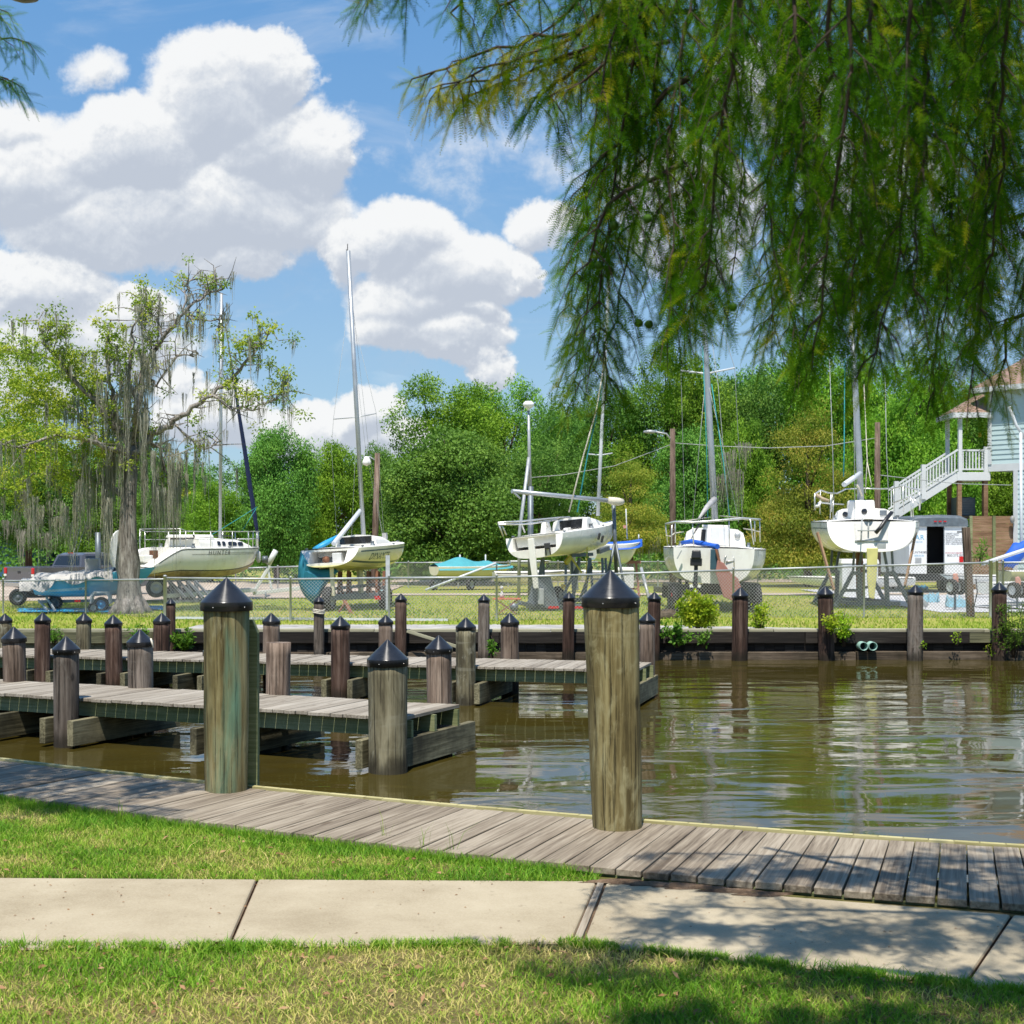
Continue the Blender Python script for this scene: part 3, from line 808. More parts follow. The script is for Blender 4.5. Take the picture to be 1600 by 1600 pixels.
def front(px, s, A, off): 
    d = line_at(px, A, s); return d + off * math.sqrt(1 + s * s)
A1, s1, w1 = d1[1], d1[5], 1.27
A2, s2, w2 = d2[1], d2[5], 1.40
zb = -.9
fd = lambda px: front(px, s1, A1, -.20)
bd_ = lambda px: front(px, s1, A1, w1 + .19)
fd2 = lambda px: front(px, s2, A2, -.17)
bd2 = lambda px: front(px, s2, A2, w2 + .17)
g1, g2, g3 = 'piles of the nearer dock', 'piles of the farther dock', 'piles along the far bulkhead'
def P(px, tip, capw, d, postw, mat, label, group, **k): return pile(px, tip, capw, d, zb, postw, M[mat], label, group=group, **k)
P(608, 998.7, 65, fd(608) + .02, 61, 'pile_olive', 'thick grey green pile at the water end of the nearer dock', g1)
P(104, 993.6, 43, fd(104), 38.5, 'pile_grey', 'dark grey capped pile in front of the nearer dock, far left in the photo', g1)
P(340, 996, 44, fd(340), 40, 'pile_grey', 'capped pile of the nearer dock mostly hidden behind the streaked tall pile', g1)
P(27.6, 978.6, 38.5, bd_(27.6), 35, 'pile_tan', 'pale brown capped pile behind the nearer dock at the left edge of the photo', g1)
P(221.6, 983, 42, bd_(221.6), 38.5, 'pile_grey', 'dark brown capped pile behind the nearer dock, just left of the streaked tall pile', g1)
P(433, 1004, 38, bd_(433), 38, 'pile_tan', 'bare sawn off pile without a cap behind the nearer dock', g1, capped=False)
P(690, 992, 43.5, bd_(690), 39, 'pile_tan', 'pale brown capped pile behind the nearer dock, right beside the thick grey green pile', g1)
P(66, 956.6, 26, fd2(66), 24, 'pile_brown', 'slim red brown pile in front of the farther dock, the leftmost tall one there', g2)
P(181, 960, 28, fd2(181), 26, 'pile_brown', 'red brown capped pile in front of the farther dock, below the moss hung tree', g2)
P(532, 962, 31, fd2(532), 29.5, 'pile_brown', 'very dark brown farther dock pile, next one left of the thick grey green pile', g2)
P(728, 964, 32, fd2(728), 31, 'pile_olive', 'yellow green pile in front of the farther dock, unlike its brown neighbours', g2)
P(10, 958, 23, bd2(10), 21.5, 'pile_olive', 'olive capped pile behind the farther dock at the very left edge', g2)
P(129, 957, 25, bd2(129), 23, 'pile_olive', 'olive grey capped pile behind the farther dock, between two red brown front piles', g2)
P(251, 957, 27, bd2(251), 25.5, 'pile_brown', 'red brown capped pile behind the farther dock, next to a slimmer taller one', g2)
P(422.6, 957, 28, bd2(422.6), 26, 'pile_tan', 'pale brown capped pile behind the farther dock, above the sawn off pile', g2)
P(603, 960, 24, bd2(603), 22, 'pile_tan', 'brown capped pile seen right above the thick grey green pile', g2)
P(797, 957, 30, bd2(797), 28, 'pile_tan', 'grey brown capped pile behind the farther dock, left of the tall right pile', g2)
P(1011, 956, 26, bd2(1011), 24, 'pile_tan', 'brown capped farther dock pile seen touching the right side of the tall right pile', g2)
P(975, 962, 31, fd2(975), 29, 'pile_olive', 'pile at the front corner of the farther dock end, hidden behind the tall right pile', g2)
B = BD - .28
for (px, tip, cw, pw, mt, lb) in (
    (268, 935, 15.5, 14.5, 'pile_brown', 'slim red brown pile at the left end of the black bulkhead, beside green vines'),
    (498, 931, 18, 16.5, 'pile_grey', 'grey bulkhead pile with a white rope round it, below the teal bagged sailboat'),
    (626, 927, 19.5, 18, 'pile_brown', 'slim dark bulkhead pile right of the sailboat with the name on its side'),
    (755, 928, 19.5, 18, 'pile_grey', 'slim bulkhead pile left of the orange table, a small weed at its foot'),
    (887, 924, 20.5, 18.5, 'pile_brown', 'dark bulkhead pile just left of the tall right pile'),
    (1018.6, 924, 22, 20, 'pile_brown', 'dark bulkhead pile just right of the tall right pile'),
    (1154.6, 917, 27, 24.5, 'pile_brown', 'dark bulkhead pile right of the yellow green bush'),
    (1292.5, 915, 26.5, 24, 'pile_brown', 'dark bulkhead pile with pale green weed stems, left of the twin pipes'),
    (1429, 913, 25, 24, 'pile_grey', 'dark bulkhead pile right of the twin pipes, rotted at the waterline'),
    (1561.5, 909, 25, 22.5, 'pile_brown', 'dark bulkhead pile at the fence corner, the rightmost pile')):
    P(px, tip, cw, B, pw, mt, lb, g3)
rp = MB()
for k in range(3):
    zz = Z(953 + k * 2.4, B); pts = [(X(498, B) + .112 * math.cos(a), B + .112 * math.sin(a), zz + .012 * math.sin(a * 2)) for a in [2 * math.pi * q / 16 for q in range(17)]]
    rp.tube(pts, .014, 6)
tag(rp.build('rope', M['rope']), 'white rope wound round the grey bulkhead pile', 'rope')
rp = MB(); zz = Z(1004, bd_(221.6) - .25); xx = X(236, bd_(221.6) - .25)
rp.tube([(xx, bd_(221.6) - .26, zz + .05), (xx + .02, bd_(221.6) - .28, zz), (xx + .035, bd_(221.6) - .27, zz - .06)], .012, 6)
tag(rp.build('rope', M['rope']), 'short white rope end nailed under the cap of a dark brown dock pile', 'rope')

# ------------------------------------------------------------------ chain link fences
def fence(label, pts, pitch, wire, post_r, rail_r, thick=(), mat='mesh_wire'):
    """pts: (px, d, top row): posts joined by a top rail and wire mesh"""
    P3 = [(Vector((X(a, d), d, GZ - .05)), Z(t, d)) for a, d, t in pts]
    base = P3[0][0]
    o = thing('chain_link_fence', base, label, 'fence', 'chain link fences')
    for i, (p, zt) in enumerate(P3):
        r = post_r * (1.7 if i in thick else 1)
        q = p - base
        MB().lathe([(r, 0), (r, zt - p.z + .03), (r * 1.25, zt - p.z + .03), (r * .9, zt - p.z + .065), (.001, zt - p.z + .075)], 10, q).build('post', M['galv'], o)
    rail = MB(); mesh = MB()
    for (p, zt), (q, zq) in zip(P3[:-1], P3[1:]):
        a = Vector((p.x, p.y, zt)) - base; b = Vector((q.x, q.y, zq)) - base
        rail.tube([a, b], rail_r, 8)
        u = (q - p); L = u.length; u.normalize()
        k = -max(zt, zq)
        while k < L + 1.5:
            for sg in (1, -1):
                # a straight wire climbing at 45 degrees, clipped to the bay
                x0, x1 = (k, k + 1.6) if sg > 0 else (k + 1.6, k)
                z0, z1 = p.z + .06, p.z + .06 + 1.6
                def at(f): return x0 + (x1 - x0) * f, z0 + (z1 - z0) * f
                fs = [0, 1]
                for bound in (0, L):
                    f = (bound - x0) / (x1 - x0)
                    if (x1 > x0) == (bound == 0): fs[0] = max(fs[0], f)
                    else: fs[1] = min(fs[1], f)
                ht = lambda x: zt + (zq - zt) * min(max(x / L, 0), 1) + .015
                f1 = fs[1]
                for _ in range(4):
                    xx, zz = at(f1)
                    if zz > ht(xx): f1 = (ht(xx) - z0) / (z1 - z0)
                if f1 > fs[0] + .01:
                    (xa, za), (xb, zb_) = at(fs[0]), at(f1)
                    A = p + u * xa - base; Bq = p + u * xb - base
                    mesh.tube([(A.x, A.y, za - base.z), (Bq.x, Bq.y, zb_ - base.z)], wire, 3, cap=False)
            k += pitch
    rail.build('top_rail', M['galv'], o); mesh.build('wire_mesh', M[mat], o, recalc=False)
    return o
fence('near chain link fence right of the moss hung tree, in front of the parked sailboats', [(258, 33.6, 903), (454, 32.6, 905), (608, 32.7, 903), (776, 32.8, 902), (955, 33.4, 897), (1146, 34.2, 891), (1350, 34, 884.5), (1548, 34, 879)], .082, .0046, .026, .024, thick=(0, 7))
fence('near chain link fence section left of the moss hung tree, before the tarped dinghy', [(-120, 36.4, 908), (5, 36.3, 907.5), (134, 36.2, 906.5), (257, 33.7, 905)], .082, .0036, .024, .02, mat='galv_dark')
fence('short chain link gate section at the right fence corner', [(1558, 34.2, 879), (1567, 34.4, 879), (1720, 35.5, 878)], .082, .005, .026, .022)
fence('distant chain link fence beyond the footpath at the wood edge', [(560 + i * 78, 57 + .1 * i, 879.5 - .3 * i) for i in range(12)], .11, .005, .03, .026)
fence('distant chain link fence beyond the dirt road, left of the teal bagged sailboat', [(368 + i * 66, 54, 888 - 2 * i) for i in range(3)], .11, .005, .03, .026)
# ------------------------------------------------------------------ plants
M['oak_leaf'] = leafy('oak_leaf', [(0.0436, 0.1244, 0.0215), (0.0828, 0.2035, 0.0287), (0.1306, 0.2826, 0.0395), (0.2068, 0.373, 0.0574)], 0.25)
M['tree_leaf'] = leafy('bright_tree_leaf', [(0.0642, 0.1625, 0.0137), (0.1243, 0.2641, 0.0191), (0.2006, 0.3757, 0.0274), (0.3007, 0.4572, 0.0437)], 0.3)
M['cypress_leaf'] = leafy('yellowing_cypress_leaf', [(0.0989, 0.1528, 0.0179), (0.1796, 0.2426, 0.0252), (0.2966, 0.3234, 0.0396), (0.4671, 0.3594, 0.063)], 0.3)
M['moss_leaf'] = leafy('spanish_moss', [(0.1438, 0.1375, 0.1063), (0.2188, 0.2125, 0.1625), (0.3063, 0.2937, 0.2375), (0.3875, 0.375, 0.3125)], 0.25, 0.9, 0.1)
M['light_leaf'] = leafy('pale_yellow_green_leaf', [(0.1138, 0.1951, 0.0195), (0.2195, 0.309, 0.026), (0.3415, 0.4066, 0.0357), (0.4879, 0.4716, 0.0651)], 0.4)
M['bush_leaf'] = leafy('lime_bush_leaf', [(0.125, 0.25, 0.0125), (0.25, 0.4, 0.015), (0.3875, 0.5125, 0.025), (0.525, 0.575, 0.05)], 0.35)
M['weed_leaf'] = leafy('green_weed_leaf', [(0.06, 0.144, 0.0144), (0.108, 0.228, 0.0216), (0.168, 0.312, 0.0336)], 0.35)
M['frond'] = leafy('foreground_cypress_needle', [(0.010, 0.055, 0.002), (0.026, 0.115, 0.003), (0.070, 0.215, 0.005), (0.20, 0.33, 0.010), (0.38, 0.36, 0.015)], 0.48, 0.7, 0.04)  # dark stops stand for shaded needles, yellow ones for sunlit needles
M['grass_blade'] = leafy('grass_blade', [(0.0912, 0.2244, 0.0121), (0.173, 0.3411, 0.0199), (0.2826, 0.4038, 0.0378), (0.4922, 0.44, 0.1292), (0.6925, 0.5386, 0.243)], 0.3, 0.6, 0.25)
M['far_blade'] = leafy('far_grass_blade', [(0.135, 0.2565, 0.0203), (0.2295, 0.3375, 0.0297), (0.3375, 0.405, 0.0607), (0.4455, 0.4185, 0.1215)], 0.3, 0.7, 0.15)
M['litter'] = leafy('dry_leaf', [(0.20, 0.10, 0.05), (0.32, 0.18, 0.09), (0.42, 0.27, 0.15)], 0.1, 0.8, 0.2)

def unit(v): return v / np.maximum(np.linalg.norm(v, axis=1, keepdims=True), 1e-9)
def leaf_quads(P, D, size, aspect=0.45, nrm_bias=None, bias=0.8):
    """one rhombic leaf at each P, pointing along D (jittered); returns V, F"""
    n = len(P)
    D = unit(D)
    r = rng.normal(size=(n, 3))
    if nrm_bias is not None: r = r * (1 - bias * .5) + nrm_bias * bias * 1.6
    S = unit(np.cross(D, r)); Nn = np.cross(S, D)
    size = np.asarray(size).reshape(-1, 1) * np.ones((n, 1))
    a = P; b = P + D * size * .5 + S * size * aspect * .5 + Nn * size * .08
    c = P + D * size; d = P + D * size * .5 - S * size * aspect * .5 + Nn * size * .08
    V = np.stack([a, b, c, d], 1).reshape(-1, 3)
    Fi = np.arange(4 * n).reshape(n, 4)
    return V, Fi
def leaf_cloud(name, mat, parent, centers, radii, counts, leaf, flat=0.75, droop=0.0, aspect=0.5, shell=0.55, up=0.35):
    """clumps of leaves: each clump a shell of leaves that look outward and up"""
    Ps, Ds, Ns, Rn = [], [], [], []
    for c, r, k in zip(centers, radii, counts):
        k = int(k)
        d = unit(rng.normal(size=(k, 3)))
        rr = r * (shell + (1 - shell) * rng.random((k, 1)) ** .6) * (1 + .22 * rng.normal(size=(k, 1)))
        p = d * rr * np.array([1, 1, flat])
        Ps.append(p + np.asarray(c))
        out = d + np.array([0, 0, up])
        Ns.append(unit(out))
        t = rng.normal(size=(k, 3)) + d * .6 + np.array([0, 0, -droop])
        Ds.append(t)
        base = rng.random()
        Rn.append(np.clip(base * .72 + rng.random(k) * .28 + .12 * d[:, 2], 0, 1))  # upper leaves of a clump toned lighter, as lit from above
    P_ = np.concatenate(Ps); D_ = np.concatenate(Ds); N_ = np.concatenate(Ns); Rn = np.concatenate(Rn)
    sz = leaf * (.65 + .7 * rng.random(len(P_)))
    V, Fi = leaf_quads(P_, D_, sz, aspect, N_, .8)
    return fast_mesh(name, V, Fi, mat, parent, rnd=np.repeat(Rn, 4))

def crown_clusters(n, kind, H):
    """clump centres in a crown of radius 1 and height H"""
    cs, rs = [], []
    lobes = [(rng.normal(0, .42), rng.normal(0, .42), rng.uniform(.35, .86), rng.uniform(.40, .62)) for _ in range(9)]
    while len(cs) < n:
        x, y, z = rng.uniform(-1, 1), rng.uniform(-1, 1), rng.uniform(0.0, 1)
        rad = math.hypot(x, y); an = math.atan2(y, x)
        if kind == 'oak': ok = rad < math.sqrt(max(0, 1 - ((z - .42) / .6) ** 2)) * (.80 + .16 * math.sin(3 * an + z * 5) + .10 * math.sin(7 * an - z * 13))
        elif kind == 'tall': ok = any((x - a) ** 2 + (y - b) ** 2 + ((z - c) * H) ** 2 < r * r for a, b, c, r in lobes) or (z < .5 and rad < .66)
        else: ok = rad < (1.02 - z) ** .8 * (.82 + .22 * math.sin(z * 31 + 2 * an)) and z > .02
        core = rad < .45 and .15 < z < .65
        if ok and not (core and rng.random() < .85):
            cs.append((x * .88, y * .88, z * H * .95)); rs.append(rng.choice([.11, .14, .18, .24, .31]) * rng.uniform(.85, 1.1) * (.7 if z > .8 else 1))
    return cs, rs
PH = {'oak': 1.8, 'tall': 2.5, 'cyp': 2.1}
def proto_tree(name, kind, mat, n, per, leaf, label):
    t = thing(name, (0, 0, 0), label, 'tree', 'trees of the wood behind the boats')
    H = PH[kind]
    cs, rs = crown_clusters(n, kind, H)
    w = np.array(rs) ** 1.6; w = w / w.mean()
    leaf_cloud('crown', mat, t, cs, rs, per * w, leaf, flat=.75 if kind != 'cyp' else .42, droop=.2 if kind != 'cyp' else .9, aspect=.62 if kind != 'cyp' else .34, up=.55, shell=.62)
    tr = MB()
    tr.tube([(0, 0, -.45), (.01, .0, .1), (.02, .01, .35 * H), (0, .02, .7 * H)], [.07, .055, .04, .012], 8)
    for k in range(14):
        c = cs[int(rng.integers(len(cs)))]
        z0 = min(c[2] * .6, .5 * H)
        tr.tube([(.01, .0, z0), (c[0] * .5, c[1] * .5, (z0 + c[2]) / 2), c], [.024, .016, .004], 5)
    tr.build('trunk', M['bark_dark'], t)
    return t
protos = {
    'oak': proto_tree('oak_tree', 'oak', M['oak_leaf'], 230, 300, .036, 'x'),
    'oak2': proto_tree('oak_tree', 'oak', M['tree_leaf'], 210, 300, .036, 'x'),
    'tall': proto_tree('broadleaf_tree', 'tall', M['tree_leaf'], 230, 260, .035, 'x'),
    'tall2': proto_tree('broadleaf_tree', 'tall', M['oak_leaf'], 210, 250, .035, 'x'),
    'cyp': proto_tree('cypress_tree', 'cyp', M['cypress_leaf'], 330, 190, .034, 'x'),
}
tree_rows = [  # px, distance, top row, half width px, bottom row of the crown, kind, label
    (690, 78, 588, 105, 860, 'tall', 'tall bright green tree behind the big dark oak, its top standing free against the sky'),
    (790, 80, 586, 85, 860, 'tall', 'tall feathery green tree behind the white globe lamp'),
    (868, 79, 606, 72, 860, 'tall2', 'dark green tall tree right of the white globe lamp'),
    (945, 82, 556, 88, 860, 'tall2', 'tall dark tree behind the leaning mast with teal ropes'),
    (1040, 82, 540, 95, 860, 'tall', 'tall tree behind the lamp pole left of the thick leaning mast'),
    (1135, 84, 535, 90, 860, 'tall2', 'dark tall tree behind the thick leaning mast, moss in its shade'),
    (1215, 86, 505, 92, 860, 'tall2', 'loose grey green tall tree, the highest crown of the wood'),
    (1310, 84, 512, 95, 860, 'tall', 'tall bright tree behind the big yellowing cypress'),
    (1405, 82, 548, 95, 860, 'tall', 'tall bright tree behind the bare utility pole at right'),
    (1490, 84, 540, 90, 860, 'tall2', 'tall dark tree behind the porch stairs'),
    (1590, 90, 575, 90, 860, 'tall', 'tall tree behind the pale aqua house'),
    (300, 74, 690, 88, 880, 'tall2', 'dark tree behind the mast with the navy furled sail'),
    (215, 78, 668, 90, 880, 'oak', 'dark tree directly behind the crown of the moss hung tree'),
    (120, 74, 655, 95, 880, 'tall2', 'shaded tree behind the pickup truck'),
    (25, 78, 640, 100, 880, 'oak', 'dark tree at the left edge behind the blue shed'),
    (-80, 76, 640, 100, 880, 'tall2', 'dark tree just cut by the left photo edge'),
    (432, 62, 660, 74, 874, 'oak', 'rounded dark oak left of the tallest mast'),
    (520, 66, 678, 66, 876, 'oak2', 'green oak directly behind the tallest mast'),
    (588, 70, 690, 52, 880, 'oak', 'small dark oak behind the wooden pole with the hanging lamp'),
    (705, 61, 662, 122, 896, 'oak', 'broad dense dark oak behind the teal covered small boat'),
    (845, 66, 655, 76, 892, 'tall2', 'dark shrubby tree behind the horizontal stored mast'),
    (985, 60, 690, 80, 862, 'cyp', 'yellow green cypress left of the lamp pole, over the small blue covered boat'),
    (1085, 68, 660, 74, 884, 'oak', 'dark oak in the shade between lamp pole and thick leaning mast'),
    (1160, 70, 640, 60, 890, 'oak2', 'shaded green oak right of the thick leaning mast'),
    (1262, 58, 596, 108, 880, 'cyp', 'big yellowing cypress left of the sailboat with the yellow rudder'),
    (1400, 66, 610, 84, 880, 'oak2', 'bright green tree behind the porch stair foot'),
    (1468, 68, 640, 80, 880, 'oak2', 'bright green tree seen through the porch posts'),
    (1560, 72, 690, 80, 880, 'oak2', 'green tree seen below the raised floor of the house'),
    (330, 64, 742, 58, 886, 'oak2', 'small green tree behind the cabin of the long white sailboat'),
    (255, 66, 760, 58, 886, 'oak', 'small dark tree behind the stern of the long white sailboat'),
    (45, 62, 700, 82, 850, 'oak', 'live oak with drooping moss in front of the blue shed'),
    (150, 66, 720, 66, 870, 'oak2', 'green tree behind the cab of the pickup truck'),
]
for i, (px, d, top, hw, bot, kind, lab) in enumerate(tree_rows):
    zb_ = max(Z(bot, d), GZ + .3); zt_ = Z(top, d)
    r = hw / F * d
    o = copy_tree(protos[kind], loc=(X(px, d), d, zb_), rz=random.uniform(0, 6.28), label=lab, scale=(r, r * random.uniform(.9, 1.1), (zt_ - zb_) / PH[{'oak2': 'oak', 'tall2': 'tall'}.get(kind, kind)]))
for pr in protos.values():
    for ch in kids(pr): bpy.data.objects.remove(ch)
    bpy.data.objects.remove(pr)
# a far wood closes the view behind those trees
cs, rs = [], []
for k in range(420):
    x = rng.uniform(-62, 62); y = rng.uniform(92, 104)
    px = 800 + 2200 * x / 98
    hmax = np.interp(px, [0, 300, 450, 600, 700, 950, 1200, 1600], [6.0, 5.0, 5.5, 6.5, 9.0, 9.5, 12.0, 10.0])
    cs.append((x, y, rng.uniform(.6, hmax))); rs.append(rng.uniform(1.2, 2.1))
tag(leaf_cloud('far_wood', M['oak_leaf'], None, cs, rs, [130] * len(cs), .42, up=.5), 'far dark wood closing the view behind the nearer trees', 'wood', kind='stuff')
# dark undergrowth at the wood edge
cs, rs = [], []
for k in range(330):
    x = rng.uniform(-34, 34); y = rng.uniform(66, 74)
    cs.append((x, y, rng.uniform(.5, 2.4))); rs.append(rng.uniform(.5, 1.0))
tag(leaf_cloud('undergrowth', M['oak_leaf'], None, cs, rs, [110] * len(cs), .22, up=.4), 'low dark undergrowth along the wood edge', 'undergrowth', kind='stuff')

def moss_tufts(name, parent, tufts, strand=.0085, seed=3):
    """hanging grey strands; tufts: (x, y, z top, length, radius, strands)"""
    rg = np.random.default_rng(seed)
    Vs, Fs, Rn = [], [], []; o = 0
    for (x, y, z, L, rad, k) in tufts:
        k = int(k)
        sx = rg.normal(0, rad * .55, k); sy = rg.normal(0, rad * .55, k)
        ln = L * (.35 + .75 * rg.random(k) ** .8) * np.clip(1.15 - np.hypot(sx, sy) / (rad * 1.7), .3, 1.2)
        top = z - .10 * L * rg.random(k)
        ns = 6
        for j in range(k):
            a = rg.uniform(0, math.pi); wd = strand * rg.uniform(.6, 1.5)
            ca, sa = math.cos(a) * wd, math.sin(a) * wd
            wob = rg.normal(0, .018 * L, (ns + 1, 2)).cumsum(0) * .5
            for i in range(ns + 1):
                f = i / ns; w_ = 1.0 - .8 * f
                cx, cy, cz = x + sx[j] * (1 - .35 * f) + wob[i, 0], y + sy[j] * (1 - .35 * f) + wob[i, 1], top[j] - ln[j] * f
                Vs.append((cx - ca * w_, cy - sa * w_, cz)); Vs.append((cx + ca * w_, cy + sa * w_, cz))
                if i < ns: Fs.append((o, o + 1, o + 3, o + 2)); 
                o += 2
            Rn.extend([rg.random()] * (2 * (ns + 1)))
    return fast_mesh(name, np.array(Vs), np.array(Fs), M['moss_leaf'], parent, rnd=np.array(Rn))

# the moss hung tree on the far bank
TD = 36.6
mt = thing('moss_hung_tree', (X(202, TD), TD, GZ), 'half bare pale barked tree hung with grey Spanish moss on the far lawn at left', 'tree')
def TL(px, py, dd=0.0): return W(px, py, TD + dd) - Vector((X(202, TD), TD, GZ))
trk = MB()
trk.tube([TL(204, 962), TL(203, 950), TL(202, 930), TL(201, 905), TL(200, 882), TL(199, 850), TL(200, 800), TL(204, 740), TL(206, 690)], [.50, .40, .32, .27, .32, .25, .205, .18, .15], 18)
for a in range(7):
    an = a * .9 + .2
    trk.tube([TL(203, 935) + Vector((math.cos(an) * .2, math.sin(an) * .2, 0)), TL(203, 952) + Vector((math.cos(an) * .40, math.sin(an) * .40, 0)), TL(203, 964) + Vector((math.cos(an) * .62, math.sin(an) * .62, 0))], [.14, .12, .06], 8)
trk.build('trunk', M['bark'], mt)
limb_paths = [
    ([(204, 742, 0), (212, 709, -.1), (240, 680, -.3), (270, 658, -.5), (300, 636, -.6), (330, 616, -.8), (375, 577, -.9), (400, 548, -1), (424, 516, -1.1)], .135),
    ([(206, 695, 0), (216, 640, .2), (222, 586, .3), (238, 552, .3), (255, 529, .2), (285, 487, 0), (324, 460, -.1), (352, 446, -.1)], .12),
    ([(203, 735, 0), (170, 705, .4), (141, 673, .7), (120, 637, .9), (81, 637, 1.2), (40, 625, 1.4)], .11),
    ([(205, 700, 0), (182, 650, -.3), (172, 600, -.5), (166, 545, -.6), (172, 500, -.7)], .10),
    ([(204, 700, 0), (160, 640, -.6), (110, 585, -1), (70, 540, -1.3), (60, 500, -1.4)], .10),
    ([(201, 780, 0), (160, 752, .5), (110, 735, .8), (50, 745, 1.1), (10, 765, 1.3)], .09),
    ([(203, 740, 0), (232, 690, .5), (252, 700, .9), (262, 760, 1.0), (268, 815, 1.0)], .06),
    ([(206, 700, 0), (215, 640, -.8), (200, 580, -1.2), (205, 520, -1.3), (226, 478, -1.4)], .09),
    ([(205, 715, 0), (150, 690, -1.2), (90, 680, -1.9), (30, 700, -2.3), (-20, 690, -2.5)], .09),
    ([(205, 690, 0), (150, 620, 1.2), (80, 560, 2.0), (20, 545, 2.4), (-30, 560, 2.6)], .09),
    ([(330, 616, -.8), (360, 640, -.9), (395, 640, -.9), (430, 626, -1.0), (444, 600, -1)], .04),
    ([(270, 658, -.5), (300, 690, -.5), (322, 700, -.4), (345, 690, -.4)], .035),
    ([(285, 487, 0), (300, 500, 0), (340, 500, .1), (352, 512, .1)], .03),
    ([(285, 487, 0), (290, 455, 0), (298, 438, 0)], .03),
    ([(324, 460, -.1), (322, 448, 0), (338, 436, 0)], .025),
    ([(222, 586, .3), (245, 600, .2), (280, 555, .1), (310, 552, .1)], .04),
    ([(255, 529, .2), (245, 495, .2), (232, 490, .2)], .03), ([(238, 552, .3), (228, 510, .3), (224, 470, .3)], .03),
]
lm = MB(); twg = []
for pth, r0 in limb_paths:
    pts = [TL(*q) for q in pth]
    n = len(pts)
    # a smooth wandering line through those points
    fine = []
    for i in range(n - 1):
        for k in range(4):
            f = k / 4; q = pts[i].lerp(pts[i + 1], f) + Vector((random.gauss(0, .03), random.gauss(0, .03), random.gauss(0, .03))) * (1 if (i or k) else 0)
            fine.append(q)
    fine.append(pts[-1])
    lm.tube(fine, [r0 * .72 * (1 - .86 * i / (len(fine) - 1)) + .008 for i in range(len(fine))], 7)
    for i in range(3, len(fine), 1):
        for _ in range(2):
            d = Vector((random.gauss(0, 1), random.gauss(0, 1), random.gauss(.25, .7))).normalized()
            L = random.uniform(.3, .9); e = fine[i] + d * L * .55 + Vector((0, 0, .02)); e2 = e + (d + Vector((random.gauss(0, .5), random.gauss(0, .5), random.gauss(-.1, .4)))).normalized() * L * .5
            lm.tube([fine[i], e, e2], [.018, .011, .004], 4, cap=False)
            twg.append((e2, pth, i / len(fine))); twg.append((e, pth, i / len(fine)))
lm.build('limb', M['bark'], mt)
cs, rs, ct = [], [], []
for e, pth, f in twg:
    px = 800 + F * (e.x + X(202, TD)) / (e.y + TD)
    dens = .85 if px < 175 else (.28 if px < 250 else .14)
    if pth in (limb_paths[0][0], limb_paths[10][0]) and f > .62: dens = .7
    if pth is limb_paths[1][0] and f > .5: dens = .02
    if random.random() < dens:
        cs.append(tuple(e)); rs.append(random.uniform(.14, .34)); ct.append(random.randint(30, 70))
for k in range(210):
    px = random.triangular(-60, 205, 20); py = random.triangular(500, 800, 640)
    if (px > 120 and py > 640) or (px > 150 and random.random() < .5) or py < 515 + abs(px - 60) * .15: continue
    e = TL(px, py, random.uniform(-.7, 2.7)); cs.append(tuple(e)); rs.append(random.uniform(.18, .42)); ct.append(random.randint(55, 125))
leaf_cloud('crown', M['light_leaf'], mt, cs, rs, ct, .082, flat=.7, droop=.3, aspect=.5, shell=.2)
tuf = []
for (px, py, L, rad, k) in ((55, 775, 85, 11, 60), (128, 742, 110, 10, 70), (148, 722, 150, 10, 80), (172, 690, 190, 9, 90), (196, 660, 150, 10, 90), (213, 640, 130, 11, 90), (222, 566, 90, 8, 60), (240, 716, 110, 10, 80), (256, 742, 140, 10, 90),
                           (270, 728, 130, 10, 90), (286, 724, 70, 8, 50), (105, 795, 90, 10, 60), (128, 770, 110, 10, 70), (164, 790, 135, 9, 90), (184, 800, 100, 9, 80), (176, 640, 130, 8, 60), (154, 600, 110, 9, 50), (140, 660, 150, 10, 70), (190, 600, 110, 9, 60), (206, 590, 120, 9, 60),
                           (300, 610, 40, 5, 26), (330, 618, 36, 5, 22), (262, 565, 40, 6, 26), (240, 560, 60, 8, 40), (312, 690, 90, 5, 30), (390, 600, 44, 4, 18), (300, 490, 44, 6, 26), (288, 486, 56, 5, 22), (325, 462, 24, 5, 18), (85, 640, 80, 9, 40), (40, 700, 70, 9, 36), (110, 640, 90, 9, 44), (20, 780, 80, 9, 40), (76, 800, 66, 8, 40), (210, 720, 170, 8, 80), (228, 640, 100, 9, 60)):
    for _ in range(4):
        if 183 < px < 224 and py > 660 and random.random() < .75: continue
        q = TL(px + random.gauss(0, rad * .9), py + random.gauss(0, 16), random.uniform(-1.2, 1.2)); s_ = TD / F
        tuf.append((q.x, q.y, q.z, L * s_ * random.uniform(.5, 1.25), rad * s_ * random.uniform(.35, .8), k * random.uniform(.3, .55)))
for e, pth, f in twg:
    if random.random() < .30: tuf.append((e.x, e.y, e.z, random.uniform(.25, 1.15), random.uniform(.04, .12), random.randint(6, 18)))
moss_tufts('spanish_moss', mt, tuf)
# moss under the live oak at the far left, and in the shade of the wood
tf = [(X(px, 59), 59, Z(py, 59), L / F * 59, .3, 34) for px, py, L in ((12, 812, 40), (33, 826, 66), (52, 800, 44), (75, 830, 50), (97, 806, 30))]
tag(moss_tufts('hanging_moss', None, tf, .016, 5), 'curtain of grey moss under the live oak at the far left', 'moss')
tf = [(X(px, 60), 60, Z(py, 60), L / F * 60, .35, 40) for px, py, L in ((1140, 700, 90), (1152, 730, 80), (1128, 740, 60), (1165, 690, 50))]
tag(moss_tufts('hanging_moss', None, tf, .015, 6), 'grey moss hanging in the dark wood right of the thick leaning mast', 'moss')

